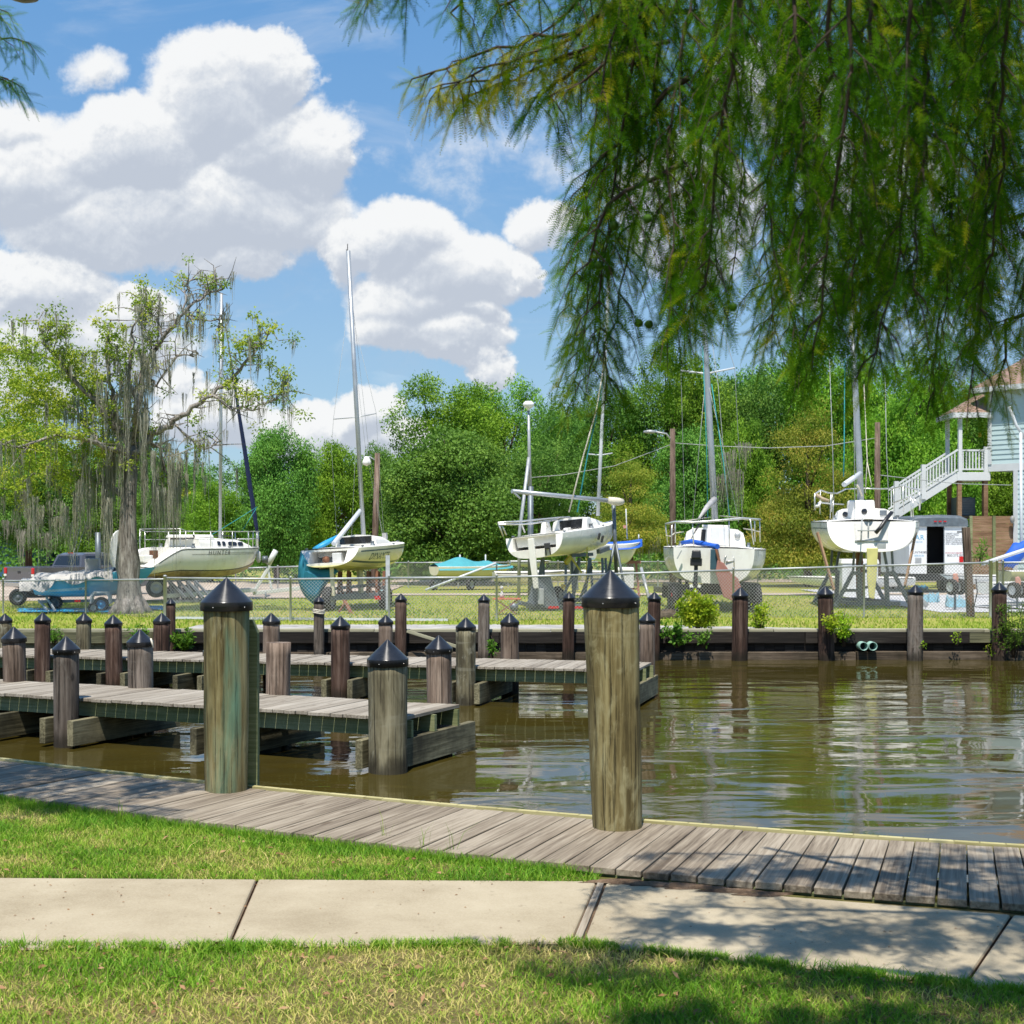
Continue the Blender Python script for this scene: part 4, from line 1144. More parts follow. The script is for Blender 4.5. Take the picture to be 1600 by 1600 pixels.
tf = [(X(px, 59), 59, Z(py, 59), L / F * 59, .3, 30) for px, py, L in ((1000, 838, 50), (1014, 842, 44), (1026, 836, 40))]
tag(moss_tufts('hanging_moss', None, tf, .015, 7), 'grey moss under the cypress left of the wide sailboat', 'moss')
# bushes and weeds at the water's edge
def bush(name, px, py, d, hpx, wpx, mat, leaf, n, label, stems=7, per=26, cat='bush', aspect=.45):
    s = d / F; x, z = X(px, d), Z(py, d); H, w = hpx * s, wpx * s
    b = thing(name, (x, d, z), label, cat, 'plants at the bulkhead')
    st = MB(); cs, rs = [], []
    for k in range(stems):
        a = random.uniform(0, 6.28); r = random.uniform(.1, 1) ** .6 * w / 2
        top = Vector((r * math.cos(a), r * math.sin(a) * .7, H * random.uniform(.65, 1.0) * (1 - .35 * (r / (w / 2)) ** 2)))
        st.tube([(random.gauss(0, .02), random.gauss(0, .02), 0), top * .5 + Vector((random.gauss(0, .04), 0, .05)), top], [.012, .008, .003], 5)
        for q in range(max(1, n // stems)):
            f = random.uniform(.35, 1.0)
            p = top * f + Vector((random.gauss(0, w * .09), random.gauss(0, w * .07), random.gauss(0, H * .05)))
            cs.append(tuple(p)); rs.append(random.uniform(.045, .10))
    st.build('stems', M['twig'], b)
    leaf_cloud('leaves', mat, b, cs, rs, [per] * len(cs), leaf, droop=-.2, aspect=aspect, shell=.2, up=.3)
    return b
bush('lime_bush', 1090, 990, 29.2, 72, 66, M['bush_leaf'], .075, 190, 'bright lime green bush growing at the bulkhead edge below the black outboard motor', 16, 30)
bush('leafy_weed', 1056, 1012, 28.0, 44, 42, M['weed_leaf'], .11, 26, 'dark leafy weed hanging over the black bulkhead left of the lime bush', 9, 16)
bush('leafy_weed', 1100, 1012, 28.0, 32, 24, M['weed_leaf'], .07, 14, 'small weed on the bulkhead face just under the lime bush', 6, 14)
bush('wispy_shrub', 1184, 1000, 28.6, 70, 44, M['bush_leaf'], .06, 46, 'wispy yellow green shrub right of the dark pile beside the lime bush', 9, 18)
bush('wispy_shrub', 1318, 1010, 28.1, 74, 30, M['bush_leaf'], .055, 40, 'taller shrub right of the pile next to the twin pipes', 8, 20)
bush('wispy_shrub', 1298, 995, 27.7, 52, 26, M['bush_leaf'], .055, 36, 'pale shrub growing in front of the pile left of the twin pipes', 6, 18)
bush('wispy_shrub', 1584, 1028, 27.8, 100, 52, M['weed_leaf'], .07, 70, 'tall weed in the water at the right photo edge beside the rightmost pile', 9, 22, aspect=.25)
bush('small_weed', 1494, 1008, 27.9, 22, 14, M['bush_leaf'], .05, 8, 'tiny weed on the black bulkhead left of the green patch board', 4, 10)
bush('small_weed', 1440, 1016, 27.9, 16, 12, M['bush_leaf'], .05, 7, 'tiny weed at the rotted pile right of the twin pipes', 4, 10)
bush('small_weed', 1547, 1022, 27.9, 18, 12, M['bush_leaf'], .05, 7, 'tiny weed at the waterline under the green patch board', 4, 10)
bush('small_weed', 769, 1028, 27.7, 40, 15, M['weed_leaf'], .07, 12, 'small upright weed at the foot of the pile left of the orange table', 4, 14)
bush('leafy_weed', 284, 1018, 28.0, 34, 44, M['weed_leaf'], .10, 34, 'green vines tumbling over the left end of the black bulkhead', 9, 18)
bush('leafy_weed', 84, 1006, 28.0, 30, 40, M['weed_leaf'], .07, 30, 'pale grasses hanging over the green bulkhead below the dinghy', 9, 16, aspect=.2)
bush('leafy_weed', 216, 1000, 28.0, 24, 36, M['weed_leaf'], .07, 26, 'weeds on the green bulkhead right of the moss hung tree trunk', 9, 14)
bush('spiky_palmetto', 1530, 880, 48, 42, 40, M['weed_leaf'], .35, 12, 'spiky palmetto in front of the brown board fence', 9, 9, aspect=.12, cat='plant')

# ------------------------------------------------------------------ grass
def blades(name, P, h, w, rnd, lean=.45, mat='grass_blade', label=None, seg=True):
    n = len(P); a = rng.uniform(0, 6.283, n)
    S = np.stack([np.cos(a), np.sin(a), np.zeros(n)], 1) * (w[:, None] * .5)
    l = rng.normal(0, lean, (n, 2)); Ln = np.concatenate([l, np.ones((n, 1))], 1)
    h = h[:, None]
    mid = P + Ln * h * np.array([.35, .35, .6]); tip = P + Ln * h * np.array([1.0, 1.0, .92])
    V = np.stack([P - S, P + S, mid + S * .8, mid - S * .8, tip], 1).reshape(-1, 3)
    i = np.arange(n)[:, None] * 5
    Fi = np.concatenate([i + np.array([[0, 1, 2]]), i + np.array([[0, 2, 3]]), i + np.array([[3, 2, 4]])], 0)
    o = fast_mesh(name, V, Fi, M[mat], rnd=np.repeat(rnd, 5))
    return tag(o, label, 'grass', kind='stuff')
from mathutils import noise as mn
def dry_map(x, y): return mn.noise(Vector((x * 1.1, y * 1.6, 3.3))) * .6 + mn.noise(Vector((x * 3.7, y * 4.5, 8.1))) * .45
def px_of(x, y, z): return HX + F * x / y, HY + F * (EYE - z) / y
NB = 620000
pts = []
xx = rng.uniform(-7.4, 5.2, NB); yy = rng.uniform(4.4, 11.4, NB)
lfv = np.array([lf(v) for v in np.linspace(-8, 6, 280)])
lfx = np.interp(xx, np.linspace(-8, 6, 280), lfv)
pxx = HX + F * xx / yy; pyy = HY + F * (EYE - SZ) / yy
back_e = np.interp(pxx, [-600, 0, 402, 937, 946], [1362, 1367.5, 1373, 1377, 1377])       # far edge of the pavement
front_e = np.interp(pxx, [-600, 0, 357, 900, 1508, 2400], [1477, 1477, 1477, 1471, 1536, 1640])
in_front = (pyy > front_e - 2) & (pyy < 1760)
in_mid = (pyy < back_e + 1) & (yy < lfx - .015) & (pxx < 935)
keep = (in_front | in_mid) & (pxx > -520) & (pxx < 2150)
xx, yy, in_front, pxx, pyy, lfx, bk_, fr_ = xx[keep], yy[keep], in_front[keep], pxx[keep], pyy[keep], lfx[keep], back_e[keep], front_e[keep]
dr = np.array([dry_map(a, b) for a, b in zip(xx, yy)])
# the front lawn is drier at left and in the middle; lush beside boardwalk and in the shade at right
wet_ = np.where(in_front, np.interp(pxx, [0, 900, 1150, 1600], [-.12, -.08, .18, .15]), np.clip(1 - (lfx - yy) / .55, 0, 1) * .35 + np.clip(1 - np.abs(bk_ - pyy) / 22, 0, 1) * .2)
edge = np.where(in_front, np.clip(1 - (pyy - fr_) / 16, 0, 1), 0)
dr = dr - wet_ - edge * .25
thin = rng.random(len(xx)) < np.clip(.95 - .9 * np.clip(dr + .1, 0, 1), .25, 1)
xx, yy, dr, in_front, edge = xx[thin], yy[thin], dr[thin], in_front[thin], edge[thin]
Pg = np.stack([xx, yy, np.full(len(xx), .484)], 1)
hh_ = np.clip(.036 - .016 * dr, .018, .06) * rng.uniform(.6, 1.5, len(xx)) + edge * .012
rn = np.clip(.42 + dr * .8 + rng.normal(0, .17, len(xx)), 0, 1)
blades('grass', Pg, hh_, rng.uniform(.003, .0062, len(xx)), rn, .7, label='short patchy lawn grass beside the pavement, partly dry')
# a taller fringe where the mower misses, along boardwalk and pavement
fr = []
for k in range(9000):
    x = random.uniform(-6.5, .35); fr.append((x, lf(x) - abs(random.gauss(0, .05)) - .012, .484))
Pf = np.array(fr)
blades('tall_grass', Pf, rng.uniform(.03, .085, len(Pf)), rng.uniform(.0025, .0045, len(Pf)), np.clip(rng.normal(.25, .15, len(Pf)), 0, 1), .35, label='taller fringe of grass along the boardwalk edge')
st_ = []
for (px, py) in ((600, 1318), (706, 1340), (660, 1335), (188, 1290)):
    p = G(px, py, .49)
    for k in range(7): st_.append((p.x + random.gauss(0, .012), p.y + random.gauss(0, .012), .484))
blades('tall_weed', np.array(st_), rng.uniform(.10, .26, len(st_)), rng.uniform(.003, .005, len(st_)), np.clip(rng.normal(.35, .15, len(st_)), 0, 1), .25, label='few tall grass stalks at the boardwalk edge')
# flattened dry thatch between the blades, and a fringe hanging over the pavement edge
n_ = 130000
xx = rng.uniform(-6.2, 4.2, n_); yy = rng.uniform(4.6, 9.8, n_)
pxx = HX + F * xx / yy; pyy = HY + F * (EYE - SZ) / yy
fe_ = np.interp(pxx, [-600, 0, 357, 900, 1508, 2400], [1477, 1477, 1477, 1471, 1536, 1640]); be_ = np.interp(pxx, [-600, 0, 402, 937, 946], [1362, 1367.5, 1373, 1377, 1377])
lfx = np.interp(xx, np.linspace(-8, 6, 280), lfv)
kp = ((pyy > fe_ + 3) & (pyy < 1740)) | ((pyy < be_ - 2) & (yy < lfx - .03) & (pxx < 930))
xx, yy = xx[kp], yy[kp]
dr = np.array([dry_map(a, b) for a, b in zip(xx, yy)])
kp = rng.random(len(xx)) < np.clip(.45 + dr * 1.3, .08, 1); xx, yy, dr = xx[kp], yy[kp], dr[kp]
blades('thatch', np.stack([xx, yy, np.full(len(xx), .487)], 1), rng.uniform(.012, .026, len(xx)), rng.uniform(.0025, .005, len(xx)), np.clip(rng.normal(.74, .2, len(xx)), .2, 1), 1.6, label='flattened dry straw coloured grass of the lawn')
kf_ = 15000; px_ = rng.uniform(-80, 1700, kf_); py_ = np.interp(px_, [-600, 0, 357, 900, 1508, 2400], [1477, 1477, 1477, 1471, 1536, 1640]) + rng.uniform(1.5, 9, kf_)
dd_ = F * (EYE - .49) / (py_ - HY); cl_ = np.array([mn.noise(Vector((a * .02, 0, 5.5))) for a in px_]) > -.15
blades('edge_grass', np.stack([(px_ - HX) / F * dd_, dd_, np.full(kf_, .486)], 1)[cl_], rng.uniform(.02, .052, kf_)[cl_], rng.uniform(.0028, .005, kf_)[cl_], np.clip(rng.normal(.30, .14, kf_), 0, 1)[cl_], .5, label='green grass fringe along the pavement edge')
# specks of bark and leaf on the pavement
n_ = 260; sx_ = rng.uniform(-3.6, 2.4, n_); sy_ = rng.uniform(6.0, 7.7, n_); spx = HX + F * sx_ / sy_; spy = HY + F * (EYE - SZ) / sy_
kp = (spy > np.interp(spx, [0, 402, 937, 1580], [1371, 1376, 1381, 1433])) & (spy < np.interp(spx, [0, 357, 900, 1508], [1474, 1474, 1467, 1530]))
Ps_ = np.stack([sx_, sy_, np.full(n_, SZ + .003)], 1)[kp]
V, Fi = leaf_quads(Ps_, rng.normal(size=(len(Ps_), 3)) * np.array([1, 1, .1]), rng.uniform(.006, .022, len(Ps_)), .5, np.tile([[0, 0, 1.0]], (len(Ps_), 1)), .95)
tag(fast_mesh('leaf_crumbs', V, Fi, M['litter'], rnd=np.repeat(rng.random(len(Ps_)) * .4, 4)), 'tiny dark leaf crumbs scattered over the pavement', 'leaf litter', kind='stuff')
# dead leaves
k = 1000
lx = rng.uniform(-4.5, 3.2, k); ly = rng.uniform(5.2, 6.5, k)
ly[720:] = rng.uniform(7.4, 8.9, 280); lx[720:] = rng.uniform(-4, .6, 280)
okl = (HY + F * (EYE - SZ) / ly > np.interp(HX + F * lx / ly, [0, 900, 1508, 2400], [1480, 1474, 1540, 1640])) | ((ly > 7.72) & (ly < np.array([lf(v) for v in lx]) - .03))
lx, ly = lx[okl], ly[okl]
Pl = np.stack([lx, ly, rng.uniform(.50, .515, len(lx))], 1)
Dl = rng.normal(size=(len(lx), 3)) * np.array([1, 1, .18])
V, Fi = leaf_quads(Pl, Dl, rng.uniform(.018, .055, len(lx)), .40, np.tile([[0, 0, 1.0]], (len(lx), 1)), .9)
tag(fast_mesh('leaf_litter', V, Fi, M['litter'], rnd=np.repeat(rng.random(len(lx)), 4)), 'scattered dry brown leaves on the lawn', 'leaf litter', kind='stuff')
# rough grass of the far lawn
k = 60000
fx_ = rng.uniform(-20, 20, k); fy_ = 29 + 21 * rng.random(k) ** 1.3
okg = ~((fy_ > 28 ) & (fy_ < 31.0 - np.maximum(0, fx_ - 2.5) * .3) & (fx_ > X(262, BD)) & (fx_ < X(1400, BD))) & ~((fy_ > 43.5 + np.maximum(0, fx_ + 12) * .45) & (fx_ < -3.5)) & ~((fy_ > 48) & (fy_ < 50.2)) & ~((fx_ > X(1440, 38) - .1) & (fy_ > 36.1))
fx_, fy_ = fx_[okg], fy_[okg]
dr = np.array([mn.noise(Vector((a * .45, b * .45, 1.7))) for a, b in zip(fx_, fy_)])
blades('grass', np.stack([fx_, fy_, np.full(len(fx_), GZ - .005)], 1), rng.uniform(.035, .10, len(fx_)), rng.uniform(.012, .028, len(fx_)), np.clip(.40 + dr * .6 + rng.normal(0, .18, len(fx_)), 0, 1), .5, 'far_blade', 'sunlit mown grass of the boat yard beyond the water')

# ------------------------------------------------------------------ the bald cypress overhead
def feather_template(n=16):
    V, Fi = [], []
    for k in range(n):
        a = .04 + .94 * k / (n - 1); e = min(1, .6 + a * 3) * (1 if a < .62 else max(.25, (1.08 - a) / .46))
        for s in (-1, 1):
            j = len(V)
            V += [(a - .011, 0, 0), (a + .015, 0, 0), (a + .075 * e, s * .17 * e, .03 * ((k * 7 % 5) - 2) * .5)]
            Fi.append((j, j + 1, j + 2))
    j = len(V); V += [(0, .008, 0), (0, -.008, 0), (1, 0, 0)]; Fi.append((j, j + 1, j + 2))
    return np.array(V), np.array(Fi)
FT_V, FT_F = feather_template()
def feathers(name, parent, O, D, L, rnd, droop=.22):
    """pinnate cypress branchlets: O origins, D directions, L lengths"""
    n = len(O); D = unit(D)
    S = unit(np.cross(D, rng.normal(size=(n, 3)) * .8 + np.array([0, -.9, .25]))); Nn = np.cross(S, D)
    a = FT_V[None, :, 0:1]; b = FT_V[None, :, 1:2]; c = FT_V[None, :, 2:3]
    L3 = L[:, None, None]
    V = O[:, None, :] + L3 * (a * D[:, None, :] + b * S[:, None, :] + c * Nn[:, None, :]) + L3 * droop * (a ** 2) * np.array([0, 0, -1.0])
    m = len(FT_V)
    Fi = (np.arange(n)[:, None, None] * m + FT_F[None]).reshape(-1, 3)
    return fast_mesh(name, V.reshape(-1, 3), Fi, M['frond'], parent, rnd=np.repeat(rnd, m))
def hang_branches(tree, base, paths, seed, twig_step=.040, dens=1.0):
    """woody hanging branches with side twigs, each twig set with feathers"""
    rg = random.Random(seed)
    wood = MB(); O, D, L, Rn = [], [], [], []
    for (pth, r0, tw, tint) in paths:
        pts = [Vector(q) - base for q in pth]
        fine = []
        for i in range(len(pts) - 1):
            seglen = (pts[i + 1] - pts[i]).length; k_ = max(2, int(seglen / .06))
            for k in range(k_): fine.append(pts[i].lerp(pts[i + 1], k / k_) + Vector((rg.gauss(0, .006), rg.gauss(0, .006), rg.gauss(0, .006))))
        fine.append(pts[-1])
        wood.tube(fine, [r0 * (1 - .82 * i / (len(fine) - 1)) + .0014 for i in range(len(fine))], 6, cap=False)
        acc = 0
        for i in range(1, len(fine)):
            acc += (fine[i] - fine[i - 1]).length
            while acc > twig_step / dens:
                acc -= twig_step / dens
                f = i / len(fine)
                t = (fine[i] - fine[i - 1]).normalized()
                an = rg.uniform(0, 6.28)
                d = (Vector((math.cos(an), math.sin(an), -.35)) * .9 + t * .55).normalized()
                tl = tw * rg.uniform(.5, 1.15) * (1.0 - .35 * f)
                p1 = fine[i] + d * tl * .5; p2 = fine[i] + d * tl * .85 + Vector((0, 0, -tl * .42))
                wood.tube([fine[i], p1, p2], [.0028, .002, .0009], 4, cap=False)
                nf = max(6, int(tl / .0125))
                shade = rg.gauss(0, .08)
                for k in range(nf):
                    g = (k + .6) / nf
                    p = fine[i].lerp(p1, g * 2) if g < .5 else p1.lerp(p2, g * 2 - 1)
                    dd = (d * .55 + Vector((rg.gauss(0, .7), rg.gauss(0, .7), -.32 + rg.gauss(0, .42))))
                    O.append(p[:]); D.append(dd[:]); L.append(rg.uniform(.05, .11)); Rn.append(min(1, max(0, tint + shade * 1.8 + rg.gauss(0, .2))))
                # the end feather, tinted a little lighter as a lit tip
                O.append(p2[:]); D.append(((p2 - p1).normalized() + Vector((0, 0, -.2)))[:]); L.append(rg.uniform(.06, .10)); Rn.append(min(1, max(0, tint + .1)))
    wood.build('hanging_branch', M['twig'], tree, recalc=False)
    return np.array(O), np.array(D), np.array(L), np.array(Rn)

ct_base = Vector((3.5, 2.9, .49))
ct = thing('bald_cypress', ct_base, 'large bald cypress whose drooping dark green feathery branches fill the upper right', 'tree')
tk = MB(); tk.tube([(0, 0, -.1), (0, 0, .3), (-.02, .02, 1.2), (-.05, .05, 3), (-.08, .1, 6), (-.1, .1, 9)], [.62, .45, .34, .29, .22, .10], 20)
tk.build('trunk', M['bark'], ct)
lb = MB()
limbs = []
for (a, b, c, d_) in (((0, 0, 3.2), (-1.2, .9, 3.75), (-2.3, 1.6, 3.5), .10), ((0, 0, 2.7), (-.8, 1.5, 3.2), (-1.5, 2.6, 3.05), .09), ((0, 0, 3.9), (-1.6, .6, 4.5), (-3.4, 1.7, 4.0), .11), ((0, 0, 2.6), (.2, 1.3, 3.1), (.3, 2.6, 3.1), .08), ((0, 0, 4.6), (-1.4, 1.8, 5.2), (-2.4, 3.2, 4.9), .10), ((0, 0, 4.8), (-1.0, -.8, 5.4), (-2.0, -1.2, 5.4), .09)):
    lb.tube([Vector(a), Vector(a).lerp(Vector(b), .5) + Vector((0, 0, .1)), b, Vector(b).lerp(Vector(c), .5), c], [d_, d_ * .85, d_ * .65, d_ * .45, d_ * .2], 10)
lb.build('limb', M['bark_dark'], ct)
paths = []
rp_ = random.Random(5)
def path(pp, d0, d1, r0, tw, tint, jit=0):
    n = len(pp); jx, jy = rp_.uniform(-jit, jit), rp_.uniform(-jit * .6, jit * .6)
    paths.append(([W(px + jx + rp_.uniform(-6, 6), py + jy, d0 + (d1 - d0) * i / (n - 1)) for i, (px, py) in enumerate(pp)], r0, tw, tint))
# spray reaching out left, sunlight put into its tint; small ones along the top
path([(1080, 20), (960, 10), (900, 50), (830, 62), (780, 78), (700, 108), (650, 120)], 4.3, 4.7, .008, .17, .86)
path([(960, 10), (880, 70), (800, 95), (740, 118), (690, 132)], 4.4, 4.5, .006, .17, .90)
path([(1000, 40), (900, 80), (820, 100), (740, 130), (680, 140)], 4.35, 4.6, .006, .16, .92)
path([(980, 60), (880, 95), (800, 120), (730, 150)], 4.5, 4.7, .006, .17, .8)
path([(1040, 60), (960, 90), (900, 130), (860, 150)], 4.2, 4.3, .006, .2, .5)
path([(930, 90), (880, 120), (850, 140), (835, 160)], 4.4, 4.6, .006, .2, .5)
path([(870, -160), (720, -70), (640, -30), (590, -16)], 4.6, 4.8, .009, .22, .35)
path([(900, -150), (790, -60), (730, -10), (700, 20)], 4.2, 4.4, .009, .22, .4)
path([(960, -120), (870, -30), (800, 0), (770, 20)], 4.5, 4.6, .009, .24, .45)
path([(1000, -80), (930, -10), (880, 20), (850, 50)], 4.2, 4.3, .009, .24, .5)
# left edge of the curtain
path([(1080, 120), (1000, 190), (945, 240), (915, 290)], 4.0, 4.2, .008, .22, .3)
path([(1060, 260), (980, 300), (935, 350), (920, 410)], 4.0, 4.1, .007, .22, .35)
cols = [
    [(1050, -120), (1010, 80), (1000, 240), (985, 360), (955, 470), (940, 560), (932, 650)],
    [(1010, -100), (985, 60), (965, 180), (950, 330), (930, 440), (922, 560)],
    [(1110, -120), (1065, 80), (1045, 240), (1060, 400), (1045, 540)],
    [(1190, -120), (1150, 120), (1130, 300), (1110, 500)],
    [(1150, -100), (1110, 140), (1085, 320), (1080, 530)],
    [(1270, -120), (1225, 180), (1205, 360), (1215, 480), (1245, 585)],
    [(1340, -120), (1330, 180), (1310, 380), (1290, 575)],
    [(1420, -120), (1410, 220), (1395, 420), (1365, 590)],
    [(1500, -120), (1495, 230), (1475, 440), (1455, 640)],
    [(1570, -120), (1565, 220), (1545, 400), (1525, 600)],
    [(1650, -120), (1640, 160), (1610, 330), (1588, 545)],
    [(1230, -100), (1240, 100), (1250, 240), (1255, 420)],
    [(1380, -100), (1370, 140), (1360, 300), (1340, 470)],
    [(980, -100), (962, 30), (945, 140)],
    [(1040, -110), (1025, 40), (1015, 190)],
    [(1290, -100), (1280, 120), (1265, 260), (1260, 380)],
    [(1460, -100), (1450, 160), (1440, 320), (1430, 470)],
    [(1540, -100), (1530, 120), (1520, 300), (1500, 420)],
]
for lay, (da, db, tint, jit) in enumerate(((3.1, 3.4, .36, 14), (3.9, 4.2, .36, 16), (4.9, 5.3, .48, 20), (5.9, 6.2, .60, 50))):  # nearer layers take darker tints, standing in for shade from the crown
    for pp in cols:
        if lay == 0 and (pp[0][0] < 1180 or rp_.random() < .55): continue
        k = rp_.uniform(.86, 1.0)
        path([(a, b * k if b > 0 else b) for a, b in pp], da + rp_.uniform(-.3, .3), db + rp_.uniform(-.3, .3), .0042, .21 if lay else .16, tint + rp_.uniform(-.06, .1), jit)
# the curtain goes on to the right, and limbs carry it above the frame
for k in range(15):
    px = 1730 + k * 62; pp = [(px + 10, -190), (px, rp_.uniform(60, 130)), (px - 15, rp_.uniform(240, 330)), (px - 25, rp_.uniform(420, 520))]
    path(pp, rp_.uniform(3.0, 5.0), rp_.uniform(3.2, 5.2), .0045, .24, .3, 20)
for k in range(16):
    px = 760 + k * 105; dd_ = rp_.uniform(3.4, 5.4)
    path([(px + 20, -330), (px + 5, -230), (px - 8, -90)], dd_, dd_ + .1, .0045, .25, .32, 20)
for (ends, r_) in (([(2700, -160, 3.0), (2000, -250, 3.15), (1500, -175, 3.2), (1150, -135, 3.35)], .045), ([(2500, -420, 3.3), (1800, -300, 4.0), (1400, -190, 4.1), (1050, -140, 4.2), (880, -150, 4.4)], .05), ([(2300, -600, 3.6), (1700, -330, 4.9), (1300, -180, 5.1), (980, -135, 5.2)], .045), ([(2150, -300, 4.4), (1750, -220, 5.8), (1300, -160, 6.0), (1000, -130, 6.1)], .04), ([(1400, -190, 4.1), (1100, -200, 4.4), (800, -140, 4.6), (700, -100, 4.7)], .02)):
    paths.append(([W(*e) for e in ends], r_, .22, .3))
# a branch farther back at right, sunlight put into its yellow tint
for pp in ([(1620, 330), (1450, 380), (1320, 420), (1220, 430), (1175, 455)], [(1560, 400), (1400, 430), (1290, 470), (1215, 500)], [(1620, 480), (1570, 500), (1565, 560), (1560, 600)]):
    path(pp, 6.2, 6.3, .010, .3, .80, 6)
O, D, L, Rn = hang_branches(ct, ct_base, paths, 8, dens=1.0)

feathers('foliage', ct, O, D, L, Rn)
# the crown above and behind the frame, which shades these branches and the lawn
cs, rs = [], []
for k in range(520):
    x = rng.uniform(.7, 6.5); y = rng.uniform(-.8, 4.6); z = rng.uniform(3.9, 8.8)
    if (z - 2.34) / max(y, .2) < .43 + .03: continue           # stays above the field of view
    edge_ = (x - .7) / 1.3
    if edge_ < 1 and rng.random() > edge_ * .8 + .1: continue
    cs.append((x - ct_base.x, y - ct_base.y, z - ct_base.z)); rs.append(rng.uniform(.18, .36))
leaf_cloud('upper_crown', M['frond'], ct, cs, rs, [90] * len(cs), .14, flat=.6, droop=.8, aspect=.3, shell=.25)
for (px, py, d) in ((936, 415, 4.1), (952, 424, 4.1), (1012, 342, 3.9), (960, 352, 4.0), (1048, 432, 4.2), (1145, 480, 4.3), (998, 505, 4.1), (1014, 507, 4.1), (1380, 300, 4.2), (1240, 350, 4.4)):
    MB().lathe([(.0005, -.013), (.008, -.0105), (.0125, -.003), (.0125, .004), (.008, .011), (.0005, .013)], 10).build('cone', M['weed_leaf'], ct, loc=W(px, py, d) - ct_base)

# the second cypress at left: its twig tips enter the picture at the top left, its crown shades the boardwalk there
c2b = Vector((-6.2, 6.2, .49))
c2 = thing('bald_cypress', c2b, 'second bald cypress at left, only twig tips show in the top left corner', 'tree')
MB().tube([(0, 0, -.1), (0, 0, .3), (.02, .02, 1.5), (.05, .05, 4), (.1, .1, 8)], [.5, .36, .27, .22, .1], 16).build('trunk', M['bark'], c2)
paths = []
path([(-240, -20), (-120, 20), (-40, 40), (10, 60), (36, 62)], 7.6, 7.4, .010, .26, .3)
path([(-240, 60), (-120, 90), (-50, 110), (0, 120), (18, 124)], 7.7, 7.5, .009, .22, .4)
path([(-200, -80), (-100, -30), (-40, 0), (0, 14)], 7.3, 7.2, .009, .24, .3)
O, D, L, Rn = hang_branches(c2, c2b, paths, 9)
feathers('foliage', c2, O, D, L, Rn, .2)
cs, rs = [], []
for k in range(210):
    a = rng.uniform(0, 6.28); r = rng.uniform(0, 2.1) ** .9; y = 7.9 + r * math.sin(a) * .6; x = -4.7 + r * math.cos(a); z = rng.uniform(5.4, 7.6)
    if x > -.364 * y - .55 and (z - 2.34) / y < .43: continue
    cs.append((x - c2b.x, y - c2b.y, z - c2b.z)); rs.append(rng.uniform(.16, .34))
leaf_cloud('crown', M['frond'], c2, cs, rs, [60] * len(cs), .12, flat=.6, droop=.8, aspect=.28, shell=.25)
